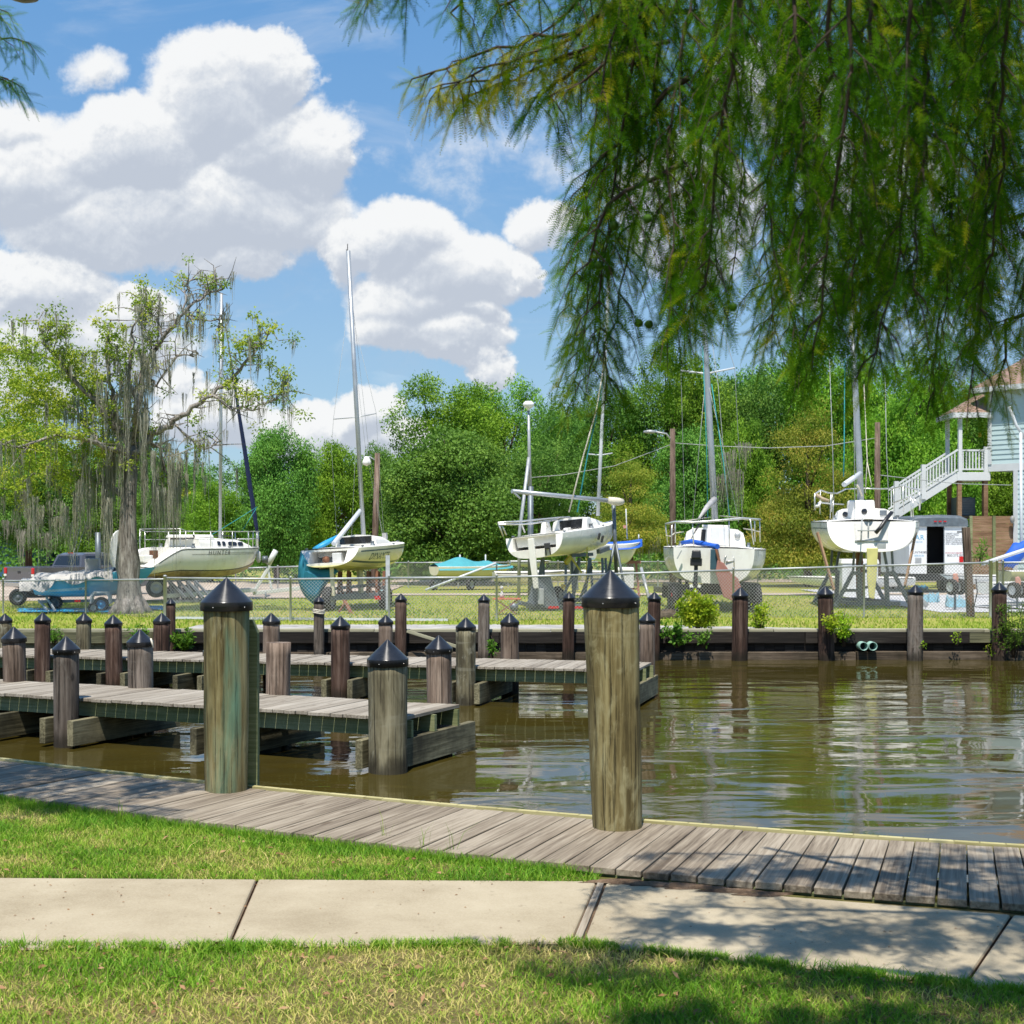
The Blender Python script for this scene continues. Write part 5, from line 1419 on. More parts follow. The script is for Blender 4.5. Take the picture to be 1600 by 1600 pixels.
# ------------------------------------------------------------------ boats
def text_mesh(txt, size, italic=0.0, space=1.0):
    cu = bpy.data.curves.new('lettering', 'FONT'); cu.body = txt; cu.size = size; cu.shear = italic; cu.space_character = space; cu.resolution_u = 3
    o = bpy.data.objects.new('lettering', cu); C.objects.link(o)
    dg = bpy.context.evaluated_depsgraph_get()
    me = bpy.data.meshes.new_from_object(o.evaluated_get(dg))
    V = [v.co.copy() for v in me.vertices]; Fc = [tuple(p.vertices) for p in me.polygons]
    bpy.data.objects.remove(o); bpy.data.curves.remove(cu); bpy.data.meshes.remove(me)
    return V, Fc
class Boat:
    """a lofted hull. local x runs from transom to bow, y to port, z up from the keel"""
    def __init__(s, name, label, loc, yaw, L, B, D, cat='sailboat', tw=.78, rake=.35, trk=0.0, bowrise=.12, sternrise=.0, kb=.55, ks=.25, e=.72, ez=.95, scoop=None, pitch=0, heel=0, hull='gel', bottom=None, ub=.35, group=None, mid=.42, wall=.0):
        s.o = thing(name, loc, label, cat, group)
        s.o.rotation_euler = (R(heel), R(-pitch), math.pi / 2 - R(yaw))
        s.M = Matrix.Translation(Vector(loc)) @ s.o.rotation_euler.to_matrix().to_4x4(); s.Mi = s.M.inverted()
        s.p = dict(L=L, B=B, D=D, tw=tw, rake=rake, trk=trk, br=bowrise, sr=sternrise, kb=kb, ks=ks, e=e, ez=ez, scoop=scoop, mid=mid)
        mats = M[hull]
        NT, NU = 30, 14
        ts = [i / NT for i in range(NT + 1)]
        us = [k / NU for k in range(NU + 1)]
        hb = MB()
        u0 = 0 if bottom is None else ub
        uu = [u0 + (1 - u0) * k / NU for k in range(NU + 1)]
        for sd in (1, -1): hb.grid([[s.S(t, u, sd) for u in uu] for t in ts])
        if trk is not None and scoop is None:
            ring = [s.S(0, u, 1) for u in reversed(uu)] + [s.S(0, u, -1) for u in uu[(1 if u0 == 0 else 0):]]
            s.ring = ring
        s.hull_mb = hb; s.hmat = mats; s.bottom = bottom; s.ub = ub; s.uu = uu; s.ts = ts
    def bt(s, t):
        p = s.p; m = p['mid']
        if t < m: f = p['tw'] + (1 - p['tw']) * math.sin(math.pi / 2 * t / m)
        else: f = max(0.0, 1 - ((t - m) / (1 - m)) ** 2.3)
        return p['B'] / 2 * max(f, .012)
    def zs(s, t):
        p = s.p; z = p['D'] * (1 + p['br'] * max(0, t - .35) ** 2 / .42 + p['sr'] * (1 - t) ** 3)
        if p['scoop']:
            a, zl = p['scoop']
            if t < a:
                f = 1 - (t / a)
                z = z * (1 - f ** 1.25) + (zl) * f ** 1.25
        return z
    def zk(s, t):
        p = s.p
        return p['D'] * (p['kb'] * max(0, (t - .45) / .55) ** 2.4 + p['ks'] * max(0, (.5 - t) / .5) ** 1.8)
    def S(s, t, u, sd, off=0.0):
        p = s.p; b = s.bt(t); zk, zs = s.zk(t), s.zs(t)
        y = b * math.sin(u * math.pi / 2) ** p['e'] if u > 0 else 0.0
        zn = (1 - math.cos(u * math.pi / 2) ** p['ez'])
        z = zk + (zs - zk) * zn
        x = t * p['L'] - p['rake'] * t ** 4 * (1 - zn) + (p['trk'] or 0) * (1 - t) ** 8 * zn
        return Vector((x, sd * (y + off), z))
    def finish(s, cockpit=None, camber=.05, deckmat='deckwhite', transom=True, open_transom=None, transom_mat=None):
        """closes the hull with transom and deck; cockpit = (t0, t1, half width, depth)"""
        if transom:
            tm = MB()
            ring = s.ring
            c = sum(ring, Vector()) / len(ring)
            if open_transom:
                # a frame round an opening that shows the cockpit
                w, zl, zh = open_transom
                inner = []
                for q in ring:
                    f = Vector((q.x, max(-w, min(w, q.y)), max(zl, min(zh, q.z))))
                    inner.append(f)
                n = len(ring); V = ring + inner
                tm.add(V, [(k, (k + 1) % n, n + (k + 1) % n, n + k) for k in range(n)])
                dx = .9
                inn = MB(); back = [q + Vector((dx, 0, 0)) for q in inner]
                inn.add(inner + back, [(k, (k + 1) % n, n + (k + 1) % n, n + k) for k in range(n)] + [tuple(range(n, 2 * n))])
                inn.build('cockpit_well', M[deckmat], s.o)
            else:
                n = len(ring); tm.add([c] + ring, [(0, k + 1, (k + 1) % n + 1) for k in range(n)])
            if transom_mat: tm.build('transom', M[transom_mat], s.o)
            else:
                s.hull_mb.add(tm.v, tm.f)
        s.hull = s.hull_mb.build('hull', s.hmat, s.o)
        if s.bottom:
            bm_ = MB(); uu = [s.ub * k / 8 for k in range(9)]
            for sd in (1, -1): bm_.grid([[s.S(t, u, sd) for u in uu] for t in s.ts])
            if transom and False: pass
            ring = [s.S(0, u, 1) for u in reversed(uu)] + [s.S(0, u, -1) for u in uu[1:]]
            bm_.add(ring, [tuple(range(len(ring)))])
            bm_.build('hull_bottom', M[s.bottom], s.o)
        dk = MB(); rows = []
        n = 40
        for i in range(n + 1):
            t = i / n; b = s.bt(t); z = s.zs(t); x0 = s.S(t, 1, 1).x
            cw = min(cockpit[2], b * .74) if cockpit else b * .5
            cz = camber * b
            rows.append([Vector((x0, y, z + cz * (1 - (y / b) ** 2))) for y in (-b, -(b + cw) / 2, -cw, -cw / 2, 0, cw / 2, cw, (b + cw) / 2, b)])
        V = [q for r in rows for q in r]; Fc = []
        for i in range(n):
            tm_ = (i + .5) / n
            for k in range(8):
                if cockpit and cockpit[0] <= tm_ <= cockpit[1] and 2 <= k <= 5: continue
                a = i * 9 + k; Fc.append((a, a + 1, a + 10, a + 9))
        dk.add(V, Fc, None, True)
        if cockpit:
            i0, i1 = [i for i in range(n) if cockpit[0] <= (i + .5) / n <= cockpit[1]][0], [i for i in range(n) if cockpit[0] <= (i + .5) / n <= cockpit[1]][-1] + 1
            L_ = [rows[i][2] for i in range(i0, i1 + 1)]; R_ = [rows[i][6] for i in range(i0, i1 + 1)]
            loop = L_ + R_[::-1]; zf = min(q.z for q in loop) - cockpit[3]
            low = [Vector((q.x, q.y * .92, zf)) for q in loop]; m = len(loop)
            dk.add(loop + low, [(k, (k + 1) % m, m + (k + 1) % m, m + k) for k in range(m)] + [tuple(range(m, 2 * m))])
        dk.build('deck', M[deckmat], s.o)
        return s
    def rail_line(s, t0, t1, sd, h, inset=.04, n=10):
        out = []
        for i in range(n + 1):
            t = t0 + (t1 - t0) * i / n; q = s.S(t, 1, sd); out.append(Vector((q.x, q.y - sd * inset, q.z + h)))
        return out
    def cabin(s, t0, t1, w0, w1, h0, h1, name='cabin', aft_rake=.05, fore=.45, mat='deckwhite'):
        rows = []; L = s.p['L']; n = 12
        for i in range(n + 1):
            f = i / n; t = t0 + (t1 - t0) * f; w = w0 + (w1 - w0) * f; w = min(w, s.bt(t) * .86)
            h = h0 + (h1 - h0) * f
            if f > 1 - fore: h *= math.cos((f - 1 + fore) / fore * math.pi / 2 * .96) ** .8
            z = s.zs(t) - .02; x = s.S(t, 1, 1).x + (aft_rake if i == 0 else 0)
            h = max(h, .012)
            prof = [(-w, 0), (-w * .97, h * .45), (-w * .90, h * .80), (-w * .72, h * .97), (0, h * 1.07), (w * .72, h * .97), (w * .90, h * .80), (w * .97, h * .45), (w, 0)]
            rows.append([Vector((x, y, z + zz)) for y, zz in prof])
        mb = MB().grid(rows); mb.add(rows[0], [tuple(range(9))])
        s.cab = (t0, t1, w0, w1, h0, h1, s.S(t0, 1, 1).x + aft_rake, s.zs(t0) - .02)
        return mb.build(name, M[mat], s.o)
    def Lp(s, px, py, d): return s.Mi @ W(px, py, d)
    def side_text(s, txt, size, t0, zoff, mat, sd=-1, italic=0.0, space=1.0, name='lettering'):
        V, Fc = text_mesh(txt, size, italic, space); out = []
        for v in V:
            x = t0 * s.p['L'] + v.x; t = x / s.p['L']; z = zoff + v.y
            zk, zs = s.zk(t), s.zs(t); zn = min(max((z - zk) / (zs - zk), .0), .999)
            u = math.acos((1 - zn) ** (1 / s.p['ez'])) / (math.pi / 2)
            q = s.S(t, u, sd, .006); out.append(Vector((x, q.y, z)))
        return MB().add(out, Fc).build(name, M[mat], s.o, recalc=False)
    def stripe(s, name, t0, t1, z0, z1, mat, sds=(1, -1), off=.004, n=24):
        mb = MB()
        for sd in sds:
            rows = []
            for i in range(n + 1):
                t = t0 + (t1 - t0) * i / n; r = []
                for zf in (z0, z1):
                    zk, zs = s.zk(t), s.zs(t); z = zf(t) if callable(zf) else zf
                    zn = min(max((z - zk) / (zs - zk), 0), .999); u = math.acos((1 - zn) ** (1 / s.p['ez'])) / (math.pi / 2)
                    r.append(s.S(t, u, sd, off))
                rows.append(r)
            mb.grid(rows)
        return mb.build(name, M[mat], s.o)
def fittings(b, t_w, y_w, t_c, hatch=None):
    """winches, cleats and a deck hatch"""
    for sd in (1, -1):
        q = b.S(t_w, 1, sd); zz = b.zs(t_w) + .05 * b.bt(t_w) * (1 - (y_w / b.bt(t_w)) ** 2)
        MB().lathe([(.075, 0), (.075, .03), (.045, .05), (.045, .11), (.06, .13), (.001, .135)], 12, (q.x, sd * y_w, zz - .01)).build('winch', M['galv_dark'], b.o)
        for t in t_c:
            q = b.S(t, 1, sd); MB().box((q.x, q.y - sd * .09, q.z + .035), (.16, .03, .03)).box((q.x, q.y - sd * .09, q.z + .012), (.06, .025, .04)).build('cleat', M['galv_dark'], b.o, bevel=.008)
    if hatch:
        t, w, h = hatch; q = b.S(t, 1, 1)
        MB().box((q.x, 0, b.zs(t) + h), (.42, w, .04)).build('deck_hatch', M['dark_glass'], b.o, bevel=.01)
def tubes(parent, name, mat, lines, r, n=6):
    if name in ('rail_leg', 'stanchion', 'bow_post', 'bracket_leg'):
        for l in lines: MB().tube(l, r, n).build(name, M[mat], parent)
        return
    mb = MB()
    for l in lines: mb.tube(l, r, n)
    return mb.build(name, M[mat], parent)
def wheel(parent, c, r, w, ang=0.0, tyre='rubber', rim='galv', base=Vector()):
    """a tyre with its rim; ang turns the axle round z (0: axle along x)"""
    Mx = Matrix.Rotation(ang, 3, 'Z') @ Matrix.Rotation(R(90), 3, 'Y')
    c = Vector(c) - base
    t = MB().lathe([(r * .60, -w * .5), (r * .88, -w * .5), (r * .97, -w * .36), (r, -w * .15), (r, w * .15), (r * .97, w * .36), (r * .88, w * .5), (r * .60, w * .5), (r * .58, 0), (r * .60, -w * .5)], 24, c, M=Mx).build('wheel', M[tyre], parent)
    MB().lathe([(.0005, -w * .30), (r * .2, -w * .36), (r * .24, -w * .2), (r * .5, -w * .22), (r * .59, -w * .46), (r * .59, w * .46), (r * .5, w * .22), (r * .24, w * .2), (r * .2, w * .36), (.0005, w * .30)], 20, c, M=Mx).build('rim', M[rim], t)
    return t

# --- the long white sailboat with cabin windows, at left
bA = Boat('sailboat', 'long white cabin sailboat with navy furled jib and dark windows, beside the moss hung tree', (X(207, 42), 42, 1.24), 38, 5.0, 2.1, .93, tw=.86, rake=.30, scoop=(.22, .36), bowrise=.02, kb=.42, ks=.1, e=.5, ez=.8, hull='gel', bottom='bottom', ub=.50)
bA.ring = [bA.S(0, u, 1) for u in reversed(bA.uu)] + [bA.S(0, u, -1) for u in bA.uu]
bA.finish(cockpit=(.08, .36, .62, .30))
bA.cabin(.36, .88, .86, .45, .36, .26, fore=.35)
L_ = bA.p['L']
hs = MB(); hs.box((.43 * L_, 0, 1.30), (1.0, 1.15, .10), taper=.93); hs.build('hatch_slider', M['deckwhite'], bA.o, bevel=.03)
ws = MB(); ws.box((.375 * L_, 0, 1.20), (.05, 1.15, .30), Matrix.Rotation(R(-14), 3, 'Y')); ws.build('companionway', M['dark_glass'], bA.o, bevel=.01)
def cab_window(b, name, ta, tb, za, zb, sd, n=6, off=.012, round_=True):
    """a dark pane lying on the cabin side"""
    t0, t1, w0, w1, h0, h1 = b.cab[:6]; rows = []
    for i in range(n + 1):
        t = ta + (tb - ta) * i / n; f = (t - t0) / (t1 - t0); w = min(w0 + (w1 - w0) * f, b.bt(t) * .86); h = h0 + (h1 - h0) * f
        if f > .55: h *= 1.0
        tap = 1 - .35 * (abs(i / n - .5) * 2) ** 4
        mid = (za + zb) / 2
        r = []
        for zf in (za, mid, zb):
            zz = mid + (zf - mid) * tap
            y = w * (1 - .03 * min(zz / .45, 1)) if zz < .45 else w * (.97 - .07 * (zz - .45) / .35)
            r.append(Vector((b.S(t, 1, 1).x, sd * (y + off), b.zs(t) - .02 + zz * h)))
        rows.append(r)
    return MB().grid(rows).build(name, M['dark_glass'], b.o)
for ta, tb in ((.53, .56), (.575, .605), (.63, .71), (.72, .77)):
    cab_window(bA, 'window', ta, tb, .28, .74, -1)
bA.stripe('waterline_stripe', 0.02, .97, lambda t: bA.zk(t) + (bA.zs(t) - bA.zk(t)) * .245, lambda t: bA.zk(t) + (bA.zs(t) - bA.zk(t)) * .28, 'print_dark')
bA.stripe('rub_strip', 0.05, .985, lambda t: bA.zs(t) - .045, lambda t: bA.zs(t) - .02, 'print_dark')
bA.stripe('cove_stripe', .28, .9, .74, .752, 'print_dark', sds=(-1,)); bA.stripe('cove_stripe', .56, .9, .785, .795, 'print_dark', sds=(-1,))
bA.side_text('HUNTER', .19, .40, .73, 'print_dark', italic=.2, space=1.35)
zz_ = MB(); 
MB().box((.20, -.25, .62), (.35, .5, .22)).build('cockpit_seat', M['deckwhite'], bA.o, bevel=.03)
MB().box((.62, -.2, .72), (.06, .34, .30)).build('brown_locker_door', M['rust'], bA.o)
rd = MB(); rd.prism([(.34 * math.cos(a), .62 * math.sin(a)) for a in [2 * math.pi * k / 20 for k in range(20)]], 'y', .06, bA.Lp(186, 861, 41.7)); rd.build('rudder', M['gel'], bA.o, bevel=.015)
dA = 43.8
tubes(bA.o, 'mast', 'alu', [[bA.Lp(344, 846, dA + .7), bA.Lp(346, 458, dA + .5)]], .052, 12)
jp0, jp1 = (404, 846, 46.2), (349, 486, dA + .6)
def lerp3(a, b, f): return tuple(a[i] + (b[i] - a[i]) * f for i in range(3))
jl = [bA.Lp(*lerp3(jp0, jp1, f)) + Vector((0, 0, .05 * math.sin(f * 19))) * .3 for f in [i / 14 for i in range(15)]]
MB().tube(jl[:12], [.045, .06, .075, .072, .075, .07, .066, .06, .052, .046, .04, .036], 8).build('furled_jib', M['navy'], bA.o)
MB().tube(jl[11:] + [bA.Lp(346, 462, dA + .5)], .026, 6).build('forestay', M['wire'], bA.o)
tubes(bA.o, 'shroud', 'wire', [[bA.Lp(346, 470, dA + .5), bA.Lp(320, 660, dA), bA.Lp(330, 848, dA - .5)], [bA.Lp(346, 640, dA + .6), bA.Lp(352, 848, dA + 1.4)], [bA.Lp(346, 462, dA + .5), bA.Lp(215, 850, 42)]], .006, 4)
tubes(bA.o, 'boom_topping_line', 'rope_teal', [[bA.Lp(402, 792, 45.8), bA.Lp(360, 818, dA + .5), bA.Lp(330, 836, dA)], [bA.Lp(400, 795, 45.8), bA.Lp(378, 830, 45)]], .010, 4)
for sd in (1, -1):
    l1 = bA.rail_line(.24, .86, sd, .52); l0 = bA.rail_line(.24, .86, sd, 0)
    tubes(bA.o, 'lifeline', 'steel', [l1, bA.rail_line(.24, .86, sd, .27)], .009, 5)
    tubes(bA.o, 'stanchion', 'steel', [[l0[i], l1[i]] for i in (0, 3, 6, 9)], .013, 6)
pl1 = bA.rail_line(.86, 1, 1, .52, .03, 6) + bA.rail_line(.86, 1, -1, .52, .03, 6)[::-1]
tubes(bA.o, 'bow_rail', 'steel', [pl1, bA.rail_line(.86, .99, 1, .28, .03, 4), bA.rail_line(.86, .99, -1, .28, .03, 4)] + [[bA.rail_line(t, t, sd, 0, .05, 1)[0], bA.rail_line(t, t, sd, .52, .03, 1)[0]] for t in (.87, .94, .985) for sd in (1, -1)], .014, 6)
st1 = [bA.rail_line(.2, .2, 1, .62, .04, 1)[0], bA.rail_line(.2, .2, -1, .62, .04, 1)[0]]
tubes(bA.o, 'stern_rail', 'steel', [[bA.rail_line(.26, .26, 1, .5, .04, 1)[0], st1[0], st1[1], bA.rail_line(.26, .26, -1, .5, .04, 1)[0]]] + [[q, Vector((q.x, q.y, .5))] for q in st1], .014, 6)
for (px, py, d) in ((388, 866, 45.3), (404, 870, 45.9)):
    q = bA.Lp(px, py, d - .12)
    MB().lathe([(.001, -.2), (.05, -.17), (.075, -.1), (.075, .1), (.05, .17), (.012, .2), (.01, .36)], 12, q).build('fender', M['tarp_white'], bA.o)
# its white trailer
b0 = Vector((X(350, 44), 44, GZ)); tA = thing('boat_trailer', b0, 'white boat trailer with slanted winch post under the long white sailboat', 'trailer', 'boat trailers')
def wl(px, py, d): return W(px, py, d) - b0
fr = MB()
for off in (0, .9):
    fr.beam(wl(262, 931, 42.2) + Vector((-off * .6, off, .0)), wl(400, 922, 45.2) + Vector((-off * .3, off * .5, 0)), .08, .12)
fr.beam(wl(395, 927, 45.2), wl(480, 918, 45.6), .10, .12); fr.beam(wl(300, 930, 43), wl(300, 925, 44.3), .08, .1); fr.beam(wl(350, 927, 44), wl(350, 922, 45.2), .08, .1)
fr.build('frame', M['white_paint'], tA, bevel=.01)
wp = MB(); wp.beam(wl(397, 925, 45.2), wl(421, 884, 45.4), .12, .09); wp.beam(wl(424, 920, 45.3), wl(418, 886, 45.4), .06, .06); wp.build('winch_post', M['white_paint'], tA, bevel=.01)
MB().tube([wl(419, 882, 45.4), wl(431, 860, 45.5)], .09, 12).build('bow_roller', M['white_paint'], tA)
MB().lathe([(.03, -.08), (.11, -.08), (.11, .08), (.03, .08)], 14, wl(414, 874, 45.3), M=Matrix.Rotation(R(90), 3, 'Y')).build('winch', M['galv_dark'], tA)
bk = MB()
for px in (272, 286, 300, 312): bk.beam(wl(px, 934, 42.4), wl(px - 8, 907, 42.6), .07, .07); bk.beam(wl(px + 18, 934, 42.2), wl(px - 8, 907, 42.6), .06, .06)
bk.beam(wl(258, 908, 42.5), wl(330, 905, 43), .10, .06); bk.beam(wl(258, 941, 42.3), wl(330, 938, 42.6), .06, .09)
bk.build('bunk_frame', M['galv_dark'], tA)
MB().tube([wl(415, 925, 45.2), wl(415, 940, 45.2)], .03, 8).build('jack', M['galv_dark'], tA)
wheel(tA, W(415, 938, 45.2), .09, .07, R(60), base=b0)
for px in (272, 292): wheel(tA, (X(px, 42.9), 42.9 + (px - 282) * .02, GZ + .27), .27, .17, R(-40), base=b0)
wheel(tA, W(244, 918, 42), .30, .18, R(-70), base=b0)

# --- the sailboat with the name on its side
bB = Boat('sailboat', 'cream white sailboat with green name on its side and a teal bag at its stern', (X(508, 37), 37, 1.50), 15, 5.7, 2.05, .66, tw=.80, rake=.55, trk=.42, bowrise=.10, kb=.45, ks=.30, e=.72, ez=.85, pitch=1.5, heel=-3, hull='gel_cream', bottom='bottom_pale', ub=.30)
bB.finish(cockpit=(.12, .40, .55, .25), open_transom=(.52, .30, .60), transom_mat='deckwhite')
bB.cabin(.40, .80, .62, .28, .34, .20, fore=.5)
MB().box((.405 * 5.7 + .03, 0, .66 + .19), (.03, .95, .20)).build('companionway', M['dark_glass'], bB.o, bevel=.01)
bB.stripe('sheer_stripe', .05, .97, lambda t: bB.zs(t) - .12, lambda t: bB.zs(t) - .085, 'stripe'); bB.stripe('boot_stripe', .03, .93, lambda t: bB.zk(t) + (bB.zs(t) - bB.zk(t)) * .25, lambda t: bB.zk(t) + (bB.zs(t) - bB.zk(t)) * .33, 'stripe')
bB.side_text('DYNAMITE', .25, .18, .31, 'print_green', italic=.3, space=1.0)
MB().box((.52, -.2, .40), (.30, .26, .30)).build('outboard_bracket', M['gel_grey'], bB.o, bevel=.02)
MB().lathe([(.001, .1), (.08, .09), (.1, 0), (.08, -.06), (.001, -.08)], 12, (.3, .08, .38)).build('rope_coil', M['rust'], bB.o)
dB = 39.6
tubes(bB.o, 'mast', 'alu', [[bB.Lp(568, 838, dB), bB.Lp(556, 620, dB), bB.Lp(544, 392, dB)]], .062, 12)
tubes(bB.o, 'mast_head_gear', 'black', [[bB.Lp(544, 394, dB), bB.Lp(541, 390, dB)], [bB.Lp(543, 392, dB), bB.Lp(543, 381, dB)]], .012, 5)
tubes(bB.o, 'spreader', 'alu', [[bB.Lp(521, 655, dB), bB.Lp(557, 652, dB), bB.Lp(588, 646, dB)]], .014, 6)
tubes(bB.o, 'shroud', 'wire', [[bB.Lp(545, 470, dB), bB.Lp(521, 655, dB), bB.Lp(518, 700, dB), bB.Lp(526, 835, dB - .4)], [bB.Lp(545, 470, dB), bB.Lp(588, 646, dB), bB.Lp(590, 690, dB), bB.Lp(600, 838, dB)], [bB.Lp(546, 430, dB), bB.Lp(575, 690, dB + 1), bB.Lp(598, 836, dB + 2)], [bB.Lp(548, 500, dB), bB.Lp(571, 700, dB), bB.Lp(597, 832, dB + 1)], [bB.Lp(558, 652, dB), bB.Lp(549, 845, dB)]], .005, 4)
MB().tube([bB.Lp(563, 798, dB), bB.Lp(521, 850, 38.2)], .065, 12).build('boom', M['mast_white'], bB.o)
MB().prism([(-.05, -.02), (.07, -.02), (.07, .16), (-.05, .16)], 'x', .14, bB.Lp(602, 841, 41.5)).build('bow_block', M['tarp_grey'], bB.o)
kl = MB(); kl.prism([(-.16, 0), (.16, 0), (.12, -.75), (-.10, -.75)], 'y', .09, (2.5, 0, .1)); kl.build('keel', M['gel_cream'], bB.o, bevel=.02)
MB().prism([(-.05, 0), (.05, 0), (.05, -.78), (-.05, -.78)], 'y', .09, (.28, -.08, .2)).build('rudder', M['gel_cream'], bB.o, bevel=.01)
# the big canvas bag hanging round its stern
bg = thing('canvas_bag', (X(492, 37.3), 37.3, GZ + .2), 'big dark teal canvas sail bag hanging from the stern of the lettered sailboat', 'sail cover')
outl = [(470, 861), (466, 885), (465, 905), (470, 922), (479, 936), (489, 944), (498, 938), (506, 920), (517, 904), (530, 892), (522, 888), (500, 889), (484, 882), (476, 870)]
rows = []
cen = (492, 905)
for k, sgn in ((0, -1), (1, -.9), (2, -.5), (3, 0), (4, .5), (5, .9)):
    f = math.sqrt(max(0, 1 - sgn * sgn)) * .30 + .70 if abs(sgn) < 1 else .62
    rows.append([W(cen[0] + (a - cen[0]) * f, cen[1] + (b - cen[1]) * f, 37.45 + sgn * .24 + .025 * math.sin(a * .6 + b * .35)) - Vector((X(492, 37.3), 37.3, GZ + .2)) for a, b in outl])
mb = MB().grid(rows, closed=True); n_ = len(outl); mb.f.append(tuple(range(n_))); mb.sm.append(False); mb.f.append(tuple(range(5 * n_, 6 * n_))); mb.sm.append(False)
mb.build('bag', M['teal'], bg)
MB().tube([W(492, 858, 38.6) - bg.location, W(510, 848, 38.9) - bg.location, W(530, 836, 39.3) - bg.location], [.10, .12, .05], 8, flat=.6).build('gathered_end', M['tarp_blue'], bg)
# its dark trailer
b0 = Vector((X(560, 38.5), 38.5, GZ)); tB = thing('boat_trailer', b0, 'dark rusty boat trailer with many bunk posts under the lettered sailboat', 'trailer', 'boat trailers')
fr = MB()
fr.beam(wl(508, 934, 37.2), wl(600, 930, 38.2), .09, .16); fr.beam(wl(535, 928, 39.6), wl(612, 926, 40.6), .09, .14); fr.beam(wl(512, 934, 37.2), wl(540, 928, 39.7), .08, .12); fr.beam(wl(590, 930, 38.0), wl(605, 926, 40.4), .08, .12)
fr.beam(wl(500, 922, 37.4), wl(600, 912, 38.4), .07, .08); fr.build('frame', M['galv_dark'], tB, bevel=.01)
ps = MB()
for i, px in enumerate((529, 543, 574, 588, 599)):
    ps.beam(wl(px, 932, 37.6 + i * .15), wl(px + 1, 892, 37.7 + i * .15), .07, .07); ps.beam(wl(px + 5, 926, 38.8 + i * .15), wl(px + 4, 893, 38.8 + i * .15), .06, .06)
    ps.beam(wl(px, 915, 37.6 + i * .15), wl(px + 9, 930, 37.7 + i * .15), .05, .05)
ps.build('bunk_post', M['rust'], tB)
for px, d in ((514, 37.3), (602, 38.2)): wheel(tB, (X(px, d), d, GZ + .33), .33, .22, R(-12), base=b0)
MB().box(wl(601, 928, 38.0), (.22, .10, .22)).build('junction_box', M['hull_blue'], tB, bevel=.01)
MB().box(wl(590, 934, 37.9), (.16, .05, .10)).build('tail_light', M['red'], tB)
MB().beam(wl(606, 960, 37.6), wl(606, 868, 37.9), .11, .08).build('steel_upright', M['galv'], tB)
st = MB(); st.beam(wl(538, 938, 36.6), wl(554, 968, 35.8), .09, .04); st.beam(wl(541, 938, 36.6), wl(530, 956, 36.4), .04, .04); st.build('prop_leg', M['rust'], tB)

# --- the heeled open white racing boat in the middle
bC = Boat('sailboat', 'open white racing sailboat tilted to port on stands, long white rudder hanging down', (X(836, 37), 37, 1.86), 24, 6.1, 1.78, .66, tw=.92, rake=.35, trk=.12, bowrise=.16, kb=.5, ks=.12, e=.62, ez=.88, pitch=3.5, heel=-5.5, hull='gel', mid=.38)
bC.finish(cockpit=(0.02, .44, .62, .30), open_transom=(.62, .30, .64), transom_mat='gel')
bC.cabin(.46, .82, .60, .25, .36, .16, fore=.6)
MB().box((.462 * 6.1 + .045, 0, .66 + .15), (.03, .72, .30)).build('companionway', M['dark_glass'], bC.o, bevel=.02)
MB().box((.41 * 6.1, .0, .60), (.30, .12, .30)).build('mainsheet_post', M['gel'], bC.o, bevel=.02)
for sd in (1, -1):
    MB().prism([(-.30, 0), (.30, 0), (.16, .34), (-.12, .34)], 'y', .14, (2.45, sd * .62, .64)).build('cockpit_bulkhead', M['gel'], bC.o, bevel=.03)
    MB().box((1.3, sd * .72, .55), (2.0, .22, .10)).build('cockpit_bench', M['deckwhite'], bC.o, bevel=.03)
tubes(bC.o, 'stern_rail', 'steel', [[bC.Lp(778, 817, 36.9), bC.Lp(820, 814, 37.6), bC.Lp(872, 809, 39.2), bC.Lp(890, 808, 39.6)], [bC.Lp(779, 820, 36.9), bC.Lp(830, 818, 37.8), bC.Lp(870, 812, 39.1)]] , .028, 6)
tubes(bC.o, 'rail_leg', 'steel', [[bC.Lp(779, 818, 36.9), bC.Lp(786, 838, 37.0)], [bC.Lp(783, 818, 37.0), bC.Lp(791, 836, 37.1)], [bC.Lp(814, 816, 37.5), bC.Lp(820, 832, 37.7)], [bC.Lp(852, 812, 38.6), bC.Lp(856, 824, 38.8)]], .022, 6)
MB().prism([(-.085, .30), (.085, .30), (.10, -.2), (.075, -1.02), (-.06, -1.02), (-.085, -.2)], 'x', .07, (-.06, .02, .30)).build('rudder', M['gel'], bC.o, bevel=.015)
ob = MB(); ob.box((-.06, -.42, .36), (.10, .15, .16)); ob.build('motor_bracket', M['print_dark'], bC.o, bevel=.02)
tubes(bC.o, 'bracket_leg', 'print_dark', [[(-.06, -.48, .3), (-.06, -.48, .12)], [(-.06, -.36, .3), (-.06, -.36, .12)]], .02, 6)
kc = MB(); kc.prism([(-.2, 0), (.2, 0), (.14, -1.1), (-.12, -1.1)], 'y', .10, (2.6, 0, .08)); kc.build('keel', M['gel'], bC.o, bevel=.02)
dC = 40.6
tubes(bC.o, 'mast', 'mast_white', [[bC.Lp(934, 806, dC), bC.Lp(939, 700, dC), bC.Lp(946, 556, dC), bC.Lp(952, 420, dC)]], .05, 10)
tubes(bC.o, 'spreader', 'mast_white', [[bC.Lp(919, 709.5, dC), bC.Lp(939, 711, dC), bC.Lp(957, 708, dC)]], .018, 6)
tubes(bC.o, 'halyard', 'rope', [[bC.Lp(889, 800, 39.4), bC.Lp(912, 710, 39.8), bC.Lp(932, 640, 40.2), bC.Lp(946, 556, dC)]], .022, 5)
tubes(bC.o, 'teal_halyard', 'rope_teal', [[bC.Lp(902, 800, 39.8), bC.Lp(918, 710, 40), bC.Lp(934, 640, 40.3), bC.Lp(946, 560, dC)]], .020, 5)
